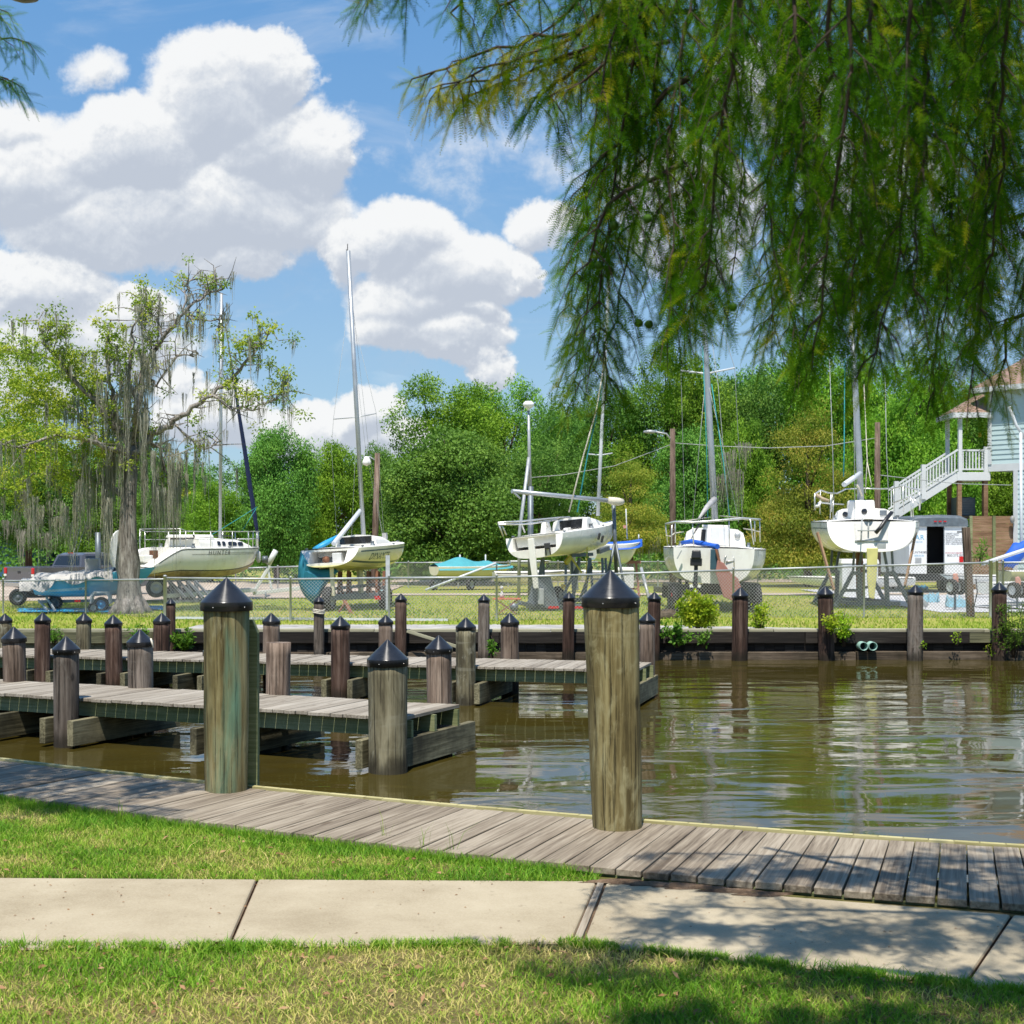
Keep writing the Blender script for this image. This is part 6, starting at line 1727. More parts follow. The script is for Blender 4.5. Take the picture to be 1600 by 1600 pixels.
tubes(bC.o, 'hanging_rope', 'rope_yellow', [[bC.Lp(918, 838, 38.6), bC.Lp(917, 870, 38.6), bC.Lp(916, 912, 38.5)]], .014, 5)
for px, py in ((917, 832), (936, 838), (941, 842)):
    MB().box(bC.Lp(px, py, 38.8), (.08, .06, .20), Matrix.Rotation(R(20), 3, 'X')).build('fender_cleat', M['print_dark'] if px > 920 else M['rust'], bC.o, bevel=.02)
b0 = Vector((X(870, 38.5), 38.5, GZ)); tC = thing('boat_trailer', b0, 'grey blue steel boat trailer with winch tower under the tilted open racing boat', 'trailer', 'boat trailers')
fr = MB(); fr.beam(wl(812, 942, 36.6), wl(850, 950, 37.6), .10, .10); fr.beam(wl(828, 950, 37.2), wl(985, 946, 38.6), .12, .14); fr.beam(wl(860, 938, 39.2), wl(985, 936, 40.4), .10, .12); fr.beam(wl(860, 948, 37.5), wl(880, 938, 39.4), .10, .1); fr.beam(wl(960, 946, 38.4), wl(970, 936, 40.3), .1, .1)
fr.build('frame', M['galv_dark'], tC, bevel=.01)
wt_ = MB(); wt_.prism([(-.45, 0), (.45, 0), (.20, .85), (-.22, .85)], 'y', .12, wl(848, 950, 37.3)); wt_.build('winch_tower', M['galv_dark'], tC, bevel=.02)
MB().box(wl(845, 932, 37.1), (.16, .08, .42)).build('tower_plate', M['galv'], tC, bevel=.01)
ps = MB()
for px, tx, d in ((838, 836, 37.4), (850, 849, 37.8), (884, 884, 38.2), (897, 893, 38.6), (912, 921, 38.8), (928, 922, 39.2), (944, 941, 39.4), (836, 848, 37.6), (893, 905, 38.4), (950, 946, 39.8)):
    ps.beam(wl(px, 950, d), wl(tx, 872, d + .2), .07, .07)
for a, b, c, e in ((880, 930, 905, 880), (905, 940, 925, 885), (925, 905, 950, 905)): ps.beam(wl(a, b, 38.5), wl(c, e, 38.9), .06, .05)
ps.beam(wl(892, 868, 38.5), wl(925, 866, 39.1), .10, .09); ps.beam(wl(935, 862, 39.2), wl(950, 856, 39.7), .12, .12)
ps.build('bunk_post', M['galv_dark'], tC)
ys = MB(); ys.beam(wl(890, 868, 38.3), wl(909, 895, 38.3), .035, .05); ys.beam(wl(884, 880, 38.2), wl(890, 872, 38.3), .08, .12); ys.build('yellow_strap', M['rope_yellow'], tC)
MB().box(wl(880, 916, 38.0), (.12, .1, .12)).build('yellow_block', M['yellow'], tC, bevel=.02)
for px, d in ((872, 39.6), (952, 39.9)): wheel(tC, (X(px, d), d, GZ + .30), .30, .2, R(-24), base=b0)
for px in (865, 902): MB().box(wl(px, 949, 36.95), (.28, .03, .06)).build('red_reflector', M['red'], tC)
# bucket on the trailer tongue, orange folding table
bu = thing('bucket', W(803, 955, 36.5), 'grey bucket hung on the trailer tongue beside the orange table', 'bucket')
MB().lathe([(.0005, 0), (.10, 0), (.12, .20), (.115, .20), (.098, .01), (.0005, .01)], 16).build('pail', M['galv_dark'], bu)
MB().tube([(.13 * math.cos(a), 0, .22 + .12 * math.sin(a)) for a in [math.pi * k / 8 for k in range(9)]], .007, 5).build('handle', M['wire'], bu)
ta = thing('folding_table', (X(792, 35.6), 35.6, GZ), 'orange folding table with crossed legs behind the chain link fence', 'table')
zt = Z(935.5, 35.6) - GZ
MB().box((0, 0, zt), (.72, .45, .03)).build('tabletop', M['orange'], ta, bevel=.005)
for sy in (-.18, .18):
    for sg in (1, -1): MB().beam((-.28 * sg, sy, zt - .02), (.26 * sg, sy + sg * .015, 0), .022, .018).build('leg', M['rust_red'], ta)
MB().lathe([(.0005, 0), (.06, 0), (.06, .10), (.02, .16), (.02, .22), (.05, .24), (.03, .30), (.0005, .31)], 10).build('x', M['tarp_white'], None)
jug = bpy.data.objects['x']; jug.name = 'jug'; jug.location = (X(784, 35.6), 35.6, GZ + zt + .017); tag(jug, 'small white jug standing on the orange folding table', 'jug')

# --- the wide sailboat seen from astern with the black outboard
bE = Boat('sailboat', 'wide white sailboat seen from astern with black outboard motor and blue rolled tiller cover', (X(1114, 36.6), 36.6, 1.22), 8.5, 6.6, 2.82, .98, tw=.74, rake=.4, trk=-.04, bowrise=.06, kb=.4, ks=.06, e=.55, ez=.80, hull='gel_grey', mid=.40, heel=1.5)
bE.finish(cockpit=(.03, .36, .62, .35), transom_mat='gel')
bE.cabin(.38, .80, .86, .40, .56, .30, fore=.5)
cx = bE.cab[6]
MB().box((cx - .02, -.14, 1.27), (.03, .52, .56)).build('companionway', M['gel_grey'], bE.o, bevel=.015)
MB().box((cx - .012, .32, 1.28), (.03, .12, .40), Matrix.Rotation(R(4), 3, 'X')).build('black_rope_coil', M['black'], bE.o, bevel=.03)
MB().lathe([(.001, .02), (.08, .02), (.085, 0), (.085, -.02)], 14, (cx - .02, -.62, 1.34), M=Matrix.Rotation(R(-90), 3, 'Y')).build('vent', M['galv'], bE.o)
MB().box((cx + .5, 0, 1.58), (.9, .72, .07)).build('hatch_slider', M['deckwhite'], bE.o, bevel=.02)
bE.stripe('rub_strip', 0.0, .985, lambda t: bE.zs(t) - .03, lambda t: bE.zs(t) - .005, 'print_dark')
b_ = bE
oe = bE.Lp(1088, 872, 36.35)
om = MB(); om.box(oe + Vector((-.12, 0, .10)), (.30, .26, .22), taper=.82); ocl = om.build('outboard_cowl', M['black'], bE.o, bevel=.03)
om = MB(); om.box(oe + Vector((-.10, 0, -.10)), (.22, .30, .20)); om.box(oe + Vector((-.10, 0, -.42)), (.12, .10, .50)); om.box(oe + Vector((-.14, 0, -.70)), (.26, .05, .10)); om.lathe([(.001, -.2), (.04, -.12), (.045, .1), (.001, .14)], 10, oe + Vector((-.12, 0, -.76)), M=Matrix.Rotation(R(90), 3, 'Y')); om.build('outboard_leg', M['black'], bE.o, bevel=.015)
pr = MB()
for k in range(3):
    a = k * 2.09 + .5
    pr.prism([(.02 * math.cos(a + q[1]) + q[0] * math.cos(a + q[1]), q[0] * math.sin(a + q[1])) for q in ((.03, 0), (.12, -.45), (.15, 0), (.12, .45))], 'x', .012, oe + Vector((-.34, 0, -.76)))
pr.build('propeller', M['gel'], bE.o)
dpn = MB(); dpn.box(bE.Lp(1116, 874, 36.45), (.06, .20, .52)); dpn.build('rudder_head', M['stripe'], bE.o, bevel=.01)
MB().prism([(.02, .06), (-.14, .0), (-.32, -.24), (-.52, -.40), (-.70, -.86), (-.40, -.98), (-.16, -.88), (.06, -.26)], 'x', .06, bE.Lp(1122, 879, 36.3)).build('rudder', M['rust_red'], bE.o, bevel=.015)
MB().beam(bE.Lp(1119, 858, 36.35), bE.Lp(1125, 880, 36.3), .08, .05).build('tiller_post', M['rust'], bE.o, bevel=.01)
MB().tube([bE.Lp(1066, 848, 37.6), bE.Lp(1080, 846, 37.3), bE.Lp(1096, 849, 37.0), bE.Lp(1112, 853, 36.7), bE.Lp(1121, 854, 36.4)], [.05, .065, .07, .075, .07], 10).build('rolled_cover', M['blue'], bE.o)
tubes(bE.o, 'ladder', 'steel', [[bE.Lp(1132, 890, 36.5), bE.Lp(1132, 873, 36.5), bE.Lp(1134, 868, 36.5), bE.Lp(1136, 873, 36.6)], [bE.Lp(1147, 890, 36.5), bE.Lp(1147, 873, 36.5), bE.Lp(1145, 868, 36.5), bE.Lp(1143, 873, 36.6)], [bE.Lp(1134, 877, 36.5), bE.Lp(1146, 877, 36.5)]], .016, 6)
for a, b in (((1065, 860), (1058, 873)), ((1159, 856), (1168, 869))): MB().beam(bE.Lp(*a, 36.52), bE.Lp(*b, 36.52), .04, .03).build('strap_eye', M['wire'], bE.o)
tp = [(1040, 819, 37.0), (1054, 815.5, 36.7), (1085, 816, 36.65), (1120, 813.5, 36.65), (1160, 810, 36.65), (1180, 811.5, 36.8), (1188, 812, 37.0)]
tubes(bE.o, 'stern_rail', 'steel', [[bE.Lp(*q) for q in tp]], .030, 8)
tubes(bE.o, 'rail_leg', 'steel', [[bE.Lp(*a), bE.Lp(*b)] for a, b in (((1040, 820, 37), (1043, 853, 37.1)), ((1050, 817, 36.8), (1049, 855, 36.8)), ((1055, 816, 36.7), (1055, 848, 36.9)), ((1172, 811, 36.7), (1178, 851, 36.8)), ((1179, 812, 36.8), (1180, 846, 37)), ((1187, 813, 37), (1188, 847, 37.1)), ((1082, 816, 36.7), (1084, 858, 36.7)), ((1139, 812, 36.7), (1140, 854, 36.7)))], .018, 6)
tubes(bE.o, 'lifeline', 'rope', [[bE.Lp(1041, 837, 37), bE.Lp(1048, 838, 37.2), bE.Lp(1054, 833, 38), bE.Lp(1068, 831, 40)], [bE.Lp(1187, 831, 37), bE.Lp(1176, 828, 38.5), bE.Lp(1162, 826, 40)], [bE.Lp(1054, 815, 37), bE.Lp(1078, 813, 40), bE.Lp(1110, 808, 43)], [bE.Lp(1187, 812, 37), bE.Lp(1158, 809, 40), bE.Lp(1125, 806, 43)]], .016, 5)
dE = 40.5
MB().tube([bE.Lp(1117, 812, dE), bE.Lp(1111, 700, dE), bE.Lp(1102, 540, dE), bE.Lp(1092, 360, dE)], [.12, .115, .105, .095], 12, flat=.8).build('mast', M['alu'], bE.o)
tubes(bE.o, 'spreader', 'mast_white', [[bE.Lp(1064, 579, dE), bE.Lp(1103, 584, dE), bE.Lp(1148, 575, dE)]], .03, 6)
tubes(bE.o, 'shroud', 'wire', [[bE.Lp(1094, 400, dE), bE.Lp(1064, 579, dE), bE.Lp(1070, 812, dE - .4)], [bE.Lp(1094, 400, dE), bE.Lp(1148, 575, dE), bE.Lp(1160, 812, dE - .2)], [bE.Lp(1103, 584, dE), bE.Lp(1082, 815, dE)], [bE.Lp(1103, 584, dE), bE.Lp(1130, 700, dE - .5), bE.Lp(1154, 815, dE - .6)], [bE.Lp(1096, 420, dE), bE.Lp(1122, 600, dE - 1.5), bE.Lp(1139, 812, 37)]], .008, 4)
tubes(bE.o, 'teal_halyard', 'rope_teal', [[bE.Lp(1098, 540, dE - .2), bE.Lp(1104, 700, dE - .2), bE.Lp(1106, 808, dE - .3)], [bE.Lp(1112, 600, dE - .6), bE.Lp(1130, 720, dE - 1), bE.Lp(1140, 806, dE - 1.5)]], .012, 4)
MB().tube([bE.Lp(1116, 781, dE - .2), bE.Lp(1104, 793, 39.2), bE.Lp(1092, 810, 38)], [.10, .07, .03], 8).build('boom', M['tarp_grey'], bE.o)
tubes(bE.o, 'mainsheet', 'black', [[bE.Lp(1106, 792, 39.4), bE.Lp(1095, 812, 38.4), bE.Lp(1080, 842, 37.4)], [bE.Lp(1108, 790, 39.4), bE.Lp(1097, 815, 38.2), bE.Lp(1083, 836, 37.6)]], .012, 5)
b0 = Vector((X(1116, 38), 38, GZ)); tE = thing('boat_trailer', b0, 'heavy black trailer with red tail lights under the wide sailboat with outboard', 'trailer', 'boat trailers')
fr = MB()
for sx in (1062, 1176): fr.beam(wl(sx, 925, 36.9), Vector((X(sx, 37) * .985 - b0.x, 4.6, .42)), .12, .16)
fr.beam(wl(1056, 918, 37.0), wl(1182, 916, 37.0), .12, .16); fr.beam(Vector((X(1060, 37) - b0.x, 2.0, .42)), Vector((X(1178, 37) - b0.x, 2.0, .42)), .12, .14); fr.beam(Vector((-.1, 4.5, .42)), Vector((0, 7.4, .42)), .14, .14)
for sx in (1085, 1150):
    for y_ in (-1.0, .6, 2.2): fr.beam(Vector((X(sx, 37) - b0.x, y_, .4)), Vector((X(sx, 37) - b0.x, y_, .86)), .09, .09)
    fr.beam(Vector((X(sx, 37) - b0.x, -1.2, .84)), Vector((X(sx, 37) - b0.x, 3.4, .84)), .16, .09)
fr.box((0, .2, .80), (.5, 3.2, .20)); fr.build('frame', M['black'], tE, bevel=.012)
for px, py in ((1057, 923), (1182, 921)):
    xx_ = X(px, 37) - b0.x
    for yy_ in (0.0, .75): wheel(tE, (X(px, 37.2), 37.3 + yy_, GZ + .34), .34, .24, 0, rim='galv_dark', base=b0)
    f_ = MB(); f_.prism([(-.46, .30), (-.42, .64), (-.30, .74), (1.05, .74), (1.18, .62), (1.22, .30), (1.14, .30), (1.1, .58), (1.0, .66), (-.26, .66), (-.36, .58), (-.40, .30)], 'x', .34, (xx_, -.2, 0)); f_.box((xx_, -.68, .50), (.34, .04, .44)); fd_ = f_.build('fender', M['black'], tE, bevel=.012)
    MB().box((xx_ - (.03 if px < 1100 else -.03), -.71, .44), (.15, .03, .10)).build('tail_light', M['red'], fd_, bevel=.01)

# --- the sailboat with the yellow rudder
bF = Boat('sailboat', 'big white sailboat seen from astern high on stands, with yellow rudder below it', (X(1362, 38), 38, 2.05), 10, 7.2, 3.0, .92, tw=.78, rake=.5, trk=.22, bowrise=.02, sternrise=-.06, kb=.4, ks=.05, e=.60, ez=.84, hull='gel', mid=.40)
bF.finish(cockpit=(.10, .40, .50, .28), transom_mat='gel')
bF.cabin(.42, .82, .84, .36, .40, .24, fore=.5)
cx = bF.cab[6]
hb_ = MB(); hb_.box((cx + .25, .06, 1.25), (.60, .82, .56), taper=.9); hb_.build('companionway_hood', M['deckwhite'], bF.o, bevel=.04)
MB().lathe([(.0005, .012), (.075, .012), (.085, 0)], 16, (cx - .055, -.02, 1.20), M=Matrix.Rotation(R(-90), 3, 'Y')).build('porthole', M['dark_glass'], bF.o)
MB().lathe([(.0005, .012), (.07, .012), (.08, 0)], 14, (cx - .02, .52, 1.12), M=Matrix.Rotation(R(-90), 3, 'Y')).build('compass', M['dark_glass'], bF.o)
MB().box((cx - .02, -.56, 1.16), (.04, .20, .16)).build('instrument', M['galv_dark'], bF.o, bevel=.02)
# the moulded step in the transom
zt0 = bF.zs(0)
tf_ = lambda y, z: Vector((bF.S(0, .8, 1).x * 0 + .22 * max(0, min(1, (z - bF.zk(0)) / (bF.zs(0) - bF.zk(0)))), y, z))
stp = MB(); zl, zh = .34, .84
fr_ = [tf_(y, z) + Vector((-.012, 0, 0)) for y, z in ((-.42, zl), (.42, zl), (.46, zh), (-.46, zh))]
bk_2 = [q + Vector((.16, 0, 0)) * 0 + Vector((-.006, q.y * -.12, (zl + zh) / 2 * 0)) for q in fr_]
stp.add(fr_ + [Vector((q.x - .012, q.y * .93, q.z + (.02 if q.z < .5 else -.03))) for q in fr_], [(0, 1, 5, 4), (1, 2, 6, 5), (2, 3, 7, 6), (3, 0, 4, 7), (4, 5, 6, 7)])
stp.build('transom_step', M['tarp_white'], bF.o)
MB().beam(tf_(-.44, zl) + Vector((-.03, 0, 0)), tf_(.44, zl) + Vector((-.03, 0, 0)), .03, .03).build('step_edge', M['galv'], bF.o)
MB().box(tf_(-.26, .20) + Vector((-.012, 0, 0)), (.02, .24, .15)).build('bare_patch', M['galv'], bF.o)
tubes(bF.o, 'tiller', 'black', [[bF.Lp(1368, 833, 37.9), bF.Lp(1376, 824, 37.9), bF.Lp(1384, 812, 38.0), bF.Lp(1393, 801, 38.2)]], .055, 8)
tubes(bF.o, 'steering_gear', 'wire', [[bF.Lp(1357, 830, 38.0), bF.Lp(1357, 812, 38.2)], [bF.Lp(1345, 847, 37.9), bF.Lp(1347, 810, 38.1)], [bF.Lp(1340, 829, 37.95), bF.Lp(1372, 829, 37.95)]], .02, 6)
MB().lathe([(.0005, .02), (.10, .018), (.12, 0), (.10, -.015), (.0005, -.02)], 14, bF.Lp(1357, 811, 38.2)).build('small_table', M['tarp_white'], bF.o)
bF.stripe('rub_strip', 0.0, .985, lambda t: bF.zs(t) - .03, lambda t: bF.zs(t) - .008, 'print_dark'); bF.stripe('cove_stripe', 0.0, .9, lambda t: bF.zs(t) - .20, lambda t: bF.zs(t) - .18, 'stripe')
rl = [(1273, 797, 38.8), (1273, 772, 38.8), (1282, 766, 39.2), (1294, 770, 40.6), (1308, 771, 42.5), (1322, 764, 43.5), (1350, 763, 44.5), (1378, 764, 44), (1396, 763, 42.5), (1411, 759, 40.5), (1424, 763, 39.2), (1435, 765, 38.8), (1438, 778, 38.6), (1437, 797, 38.8)]
tubes(bF.o, 'stern_rail', 'steel', [[bF.Lp(*q) for q in rl], [bF.Lp(1273, 793, 38.8), bF.Lp(1280, 785, 39), bF.Lp(1298, 787, 40), bF.Lp(1318, 788, 42)], [bF.Lp(1437, 790, 38.8), bF.Lp(1424, 775, 39), bF.Lp(1412, 780, 40), bF.Lp(1395, 786, 42)]], .022, 6)
tubes(bF.o, 'rail_leg', 'steel', [[bF.Lp(px, a, d), bF.Lp(px + (px - 1356) * .015, b, d)] for px, a, b, d in ((1282, 766, 803, 39.1), (1298, 772, 810, 38.6), (1302, 782, 812, 38.4), (1411, 759, 800, 40), (1423, 776, 808, 38.6), (1426, 780, 808, 38.4), (1300, 772, 800, 40.5), (1396, 764, 800, 41))], .014, 6)
MB().tube([bF.Lp(1275, 773, 38.8), bF.Lp(1284, 779, 38.8), bF.Lp(1295, 783, 38.7)], .05, 8).build('rail_cushion', M['bottom'], bF.o)
MB().tube([bF.Lp(1274, 792, 38.8), bF.Lp(1280, 790, 38.7), bF.Lp(1282, 784, 38.8)], .035, 8).build('life_ring_fender', M['gel'], bF.o)
dF = 41.5
MB().tube([bF.Lp(1345, 796, dF), bF.Lp(1343, 730, dF), bF.Lp(1337, 620, dF), bF.Lp(1330, 480, dF)], [.10, .095, .09, .08], 12).build('mast', M['alu'], bF.o)
MB().tube([bF.Lp(1319, 757, 40.2), bF.Lp(1344, 740, dF - .2)], .075, 10).build('boom', M['mast_white'], bF.o)
MB().tube([bF.Lp(1347, 775, dF - .2), bF.Lp(1343, 764, dF - .4), bF.Lp(1338, 757, dF - .5)], .03, 6).build('vang', M['rope'], bF.o)
tubes(bF.o, 'shroud', 'wire', [[bF.Lp(1296, 560, dF), bF.Lp(1301, 700, dF), bF.Lp(1303, 790, dF - .5)], [bF.Lp(1383, 590, dF), bF.Lp(1385, 700, dF), bF.Lp(1389, 790, dF - .5)], [bF.Lp(1333, 540, dF), bF.Lp(1336, 795, dF - .8)]], .011, 4)
tubes(bF.o, 'teal_halyard', 'rope_teal', [[bF.Lp(1320, 560, dF), bF.Lp(1319, 700, dF - .4), bF.Lp(1318, 745, dF - .6)]], .016, 4)
tubes(bF.o, 'blue_block_line', 'rope', [[bF.Lp(1350, 600, dF), bF.Lp(1355, 720, dF - .3), bF.Lp(1352, 770, dF - .6)], [bF.Lp(1355, 722, dF - .3), bF.Lp(1362, 760, dF - .6)]], .014, 4)
ru = MB(); ru.prism([(-.15, .10), (.15, .10), (.14, -.7), (.09, -1.24), (-.05, -1.28), (-.11, -.7)], 'x', .08, bF.Lp(1363, 862, 38.0)); ru.build('rudder', M['keel_yellow'], bF.o, bevel=.02)
kf = MB(); kf.prism([(-.5, 0), (.5, 0), (.4, -1.35), (-.3, -1.35)], 'y', .14, (2.7, .14, .1)); kf.build('keel', M['rust'], bF.o, bevel=.03)
b0 = Vector((X(1357, 39.5), 39.5, GZ)); jk = thing('boat_cradle', b0, 'grey steel cradle with padded stands under the high sailboat with yellow rudder', 'stand')
lg = MB()
for sx in (-1, 1):
    for y_ in (-.5, 2.2):
        lg.beam((sx * .30, y_, 1.62), (sx * .42, y_, .95), .07, .07); lg.beam((sx * .52, y_, 1.62), (sx * .56, y_, .95), .06, .06)
        lg.beam((sx * .36, y_, 1.0), (sx * .40, y_, .06), .12, .10); lg.beam((sx * .56, y_, 1.0), (sx * 1.05, y_, .06), .12, .10); lg.beam((sx * .36, y_, .98), (sx * .60, y_, .98), .1, .1); lg.beam((sx * .38, y_, .5), (sx * .80, y_, .5), .09, .08)
        lg.box((sx * .40, y_, 1.66), (.34, .2, .07))
lg.beam((-.75, -.5, .14), (.75, -.5, .14), .09, .10); lg.beam((-.75, 2.2, .14), (.75, 2.2, .14), .09, .1); lg.beam((-.6, -.46, .14), (-.6, 2.16, .14), .08, .08); lg.beam((.6, -.46, .14), (.6, 2.16, .14), .08, .08); lg.build('stand_frame', M['galv_dark'], jk, bevel=.01)
MB().tube([(1.05, -.9, .42), (1.32, -1.1, .10)], .07, 10).build('foot_pipe', M['galv'], jk)
for a, b, c, d_ in ((1277, 832, 1303, 922), (1431, 832, 1414, 915)):
    tag(MB().beam(W(a, b, 38.4), W(c, d_, 37.6), .055, .075).build('wooden_prop', M['brown_fence'], bevel=.005), 'long wooden prop leaning against the ' + ('left' if a < 1350 else 'right') + ' side of the sailboat with yellow rudder', 'prop')

fittings(bA, .33, .78, (.3, .6, .93), (.70, .4, .38)); fittings(bB, .30, .72, (.1, .5, .93)); fittings(bC, .40, .74, (.06, .55, .92)); fittings(bE, .30, .92, (.04, .5, .9)); fittings(bF, .30, .88, (.04, .5, .9))
# --- small covered boats behind
bG = Boat('covered_boat', 'small cream boat under a teal canvas cover on the far lawn, below the broad oak', (X(678, 53.5), 53.5, .98), 62, 3.4, 1.3, .45, cat='boat', tw=.7, kb=.5, hull='gel_cream')
bG.finish()
cv = MB(); rows = []
for i in range(17):
    t = i / 16; b = bG.bt(t) * 1.06 + .02; z = bG.zs(t); hgt = .30 * math.exp(-((t - .32) / .18) ** 2) + .34 * math.exp(-((t - .66) / .12) ** 2) * .5 + .10 * (1 - t)
    rows.append([Vector((bG.S(t, 1, 1).x, y * b, z - (.13 if abs(y) > .95 else .0) + hgt * (1 - abs(y) ** 1.4))) for y in (-1.02, -.98, -.6, -.25, 0, .25, .6, .98, 1.02)])
cv.grid(rows).build('canvas_cover', M['teal_light'], bG.o)
for x_ in (1.1, 2.2): MB().lathe([(.03, 0), (.03, .34), (.001, .36)], 8, (x_, 0, .55)).build('cover_pole', M['mast_white'], bG.o)
b0 = Vector((X(705, 54), 54, GZ)); tG = thing('boat_trailer', b0, 'small dark trailer carrying the teal covered boat', 'trailer', 'boat trailers')
fr = MB(); fr.beam((-1.2, -.2, .35), (1.4, .8, .35), .08, .1); fr.beam((-.6, -.5, .35), (-.2, .6, .35), .5, .14); fr.box((-.3, 0, .43), (.5, .5, .1)); fr.build('frame', M['galv_dark'], tG)
for px in (678, 735): wheel(tG, (X(px, 53.6), 53.6, GZ + .24), .24, .15, R(-30), base=b0)
tag(MB().tube([W(665, 922, 52), W(775, 880, 52.5)], .045, 8).build('white_spar', M['mast_white']), 'long white spar leaning over the trailer of the teal covered boat', 'spar')
tag(MB().beam(Vector((X(776, 52.5), 52.6, Z(882, 52.5))), Vector((X(776, 52.5), 52.6, GZ)), .06, .06).build('spar_rest', M['galv_dark']), 'thin upright rest holding the end of the long white spar', 'post')

bH = Boat('covered_boat', 'small pale sailboat with bright blue cover, half hidden behind the tilted racing boat', (X(926, 46), 46, 1.62), 72, 1.72, 1.3, .66, cat='boat', tw=.7, bowrise=.15, kb=.5, hull='gel', bottom='hull_blue', ub=.3)
bH.finish()
cv = MB(); rows = []
for i in range(13):
    t = .1 + .9 * i / 12; b = bH.bt(t) * 1.05 + .02; z = bH.zs(t)
    rows.append([Vector((bH.S(t, 1, 1).x + (.03 if t > .95 else 0), y * b, z - (.16 if abs(y) > .9 else 0) + .09 * (1 - abs(y)))) for y in (-1.03, -1, -.5, 0, .5, 1, 1.03)])
cv.grid(rows).build('canvas_cover', M['blue'], bH.o)
tubes(bH.o, 'bow_post', 'mast_white', [[bH.Lp(998, 846, 46.5), bH.Lp(998, 835, 46.5)], [bH.Lp(980, 842, 46.3), bH.Lp(978, 795, 46.3)]], .018, 6)
MB().box(bH.Lp(977, 823, 46.3), (.14, .01, .10)).build('small_flag', M['pink'], bH.o)
b0 = Vector((X(968, 46.4), 46.4, GZ)); tH = thing('boat_stand', b0, 'red and grey stand under the small blue covered boat', 'stand')
fr = MB(); fr.beam((-.55, 0, 1.15), (-.62, 0, 0), .07, .07); fr.beam((.55, .1, 1.15), (.66, .1, 0), .07, .07); fr.beam((-.7, 0, 1.18), (.7, .1, 1.18), .12, .1); fr.beam((-.6, 0, .3), (.6, .1, .3), .06, .06); fr.build('stand_frame', M['rust_red'], tH)

# the tarp covered dinghy at left
bI = Boat('dinghy', 'blue hulled dinghy under a grey tarp on a trailer left of the moss hung tree', (X(58, 37.6), 37.6, .80), 82, 3.15, 1.35, .60, cat='boat', tw=.8, bowrise=.12, kb=.5, hull='sky_blue', bottom='hull_blue', ub=.40, pitch=4)
bI.finish(deckmat='tarp_white')
cv = MB(); rows = []
for i in range(21):
    t = -.10 + .76 * i / 20; tt = max(t, 0); b = bI.bt(tt) * 1.05 + .02; z = bI.zs(tt)
    hem = .16 + .09 * math.sin(t * 21) + (.12 if t < .2 else 0)
    x_ = t * 3.15
    rows.append([Vector((x_, y * b, z + (-hem if abs(y) > 1.0 else (.02 + .10 * (1 - abs(y)) ** .8)) - (.10 if t < 0 else 0) + .018 * math.sin(t * 33 + y * 5))) for y in (-1.06, -.98, -.66, -.33, 0, .33, .66, .98, 1.06)])
mb = cv.grid(rows); mb.build('tarp', M['tarp_grey'], bI.o)
cb = MB(); cb.prism([(-.19, 0), (.17, 0), (.19, .48), (-.17, .50)], 'y', .34, (bI.Lp(146, 901, 37.8))); cb.build('covered_motor', M['tarp_grey'], bI.o, bevel=.03)
bI.stripe('white_band', .02, .45, .20, .27, 'gel', sds=(-1,))
bI.side_text('o', .12, .38, .20, 'print_dark')
tubes(bI.o, 'stay', 'wire', [[bI.Lp(106, 900, 37.5), bI.Lp(126, 820, 38)], [bI.Lp(109, 900, 37.5), bI.Lp(140, 800, 38)]], .008, 4)
b0 = Vector((X(110, 37.3), 37.3, GZ)); tI = thing('boat_trailer', b0, 'light steel trailer with black tyres carrying the tarp covered dinghy', 'trailer', 'boat trailers')
fr = MB(); fr.beam(wl(75, 962, 36.6), wl(190, 947, 37.4), .06, .08); fr.beam(wl(60, 938, 37.6), wl(82, 962, 36.6), .04, .05); fr.beam(wl(72, 933, 37.4), wl(90, 960, 36.7), .04, .05); fr.beam(wl(60, 940, 38.2), wl(190, 938, 38.4), .06, .08); fr.build('frame', M['galv'], tI)
for px, d in ((86, 38.1), (158, 37.0)): wheel(tI, (X(px, d), d, GZ + .20), .20, .15, R(-80), base=b0, rim='tarp_blue' if px > 100 else 'galv_dark')
fe = MB(); fe.prism([(-.27, .0), (-.26, .2), (-.16, .32), (.16, .32), (.26, .2), (.27, .0), (.23, .0), (.21, .18), (.13, .27), (-.13, .27), (-.21, .18), (-.23, .0)], 'y', .22, wl(158, 943, 36.95)); fe.build('fender', M['gel_grey'], tI, bevel=.01)
wheel(tI, (X(145, 36.5), 36.5, GZ + .13), .13, .09, R(-60), base=b0)
MB().box(wl(121, 939, 36.9), (.16, .03, .06)).build('tail_light', M['red'], tI)
wheel(tI, W(28, 933, 39.5), .24, .16, R(-75), base=b0, rim='galv_dark')
def cloth(name, mat, px0, px1, py0, py1, d, label, cat, amp=.035, seed=1, z0=GZ + .02):
    rg = random.Random(seed); A, Bq = G((px0 + px1) / 2, py0, GZ), G((px0 + px1) / 2, py1, GZ)
    rows = []
    for j in range(7):
        y = Bq.y + (A.y - Bq.y) * j / 6; r = []
        for i in range(25):
            x0, x1 = X(px0, y), X(px1, y); x = x0 + (x1 - x0) * i / 24
            e = 1 if 0 < i < 24 and 0 < j < 6 else .15
            r.append(Vector((x + rg.gauss(0, .02), y + rg.gauss(0, .03), z0 + .01 + e * abs(rg.gauss(0, amp)))))
        rows.append(r)
    return tag(MB().grid(rows).build(name, M[mat]), label, cat)
cloth('tarp_strip', 'tarp_blue', 28, 186, 952, 958, 37, 'bright blue tarp strip on the grass under the grey tarp dinghy', 'tarp', .012, 2)
cloth('tarp_strip', 'tarp_blue', 222, 258, 948, 954, 37, 'short bright blue tarp strip right of the moss hung tree trunk', 'tarp', .012, 3)
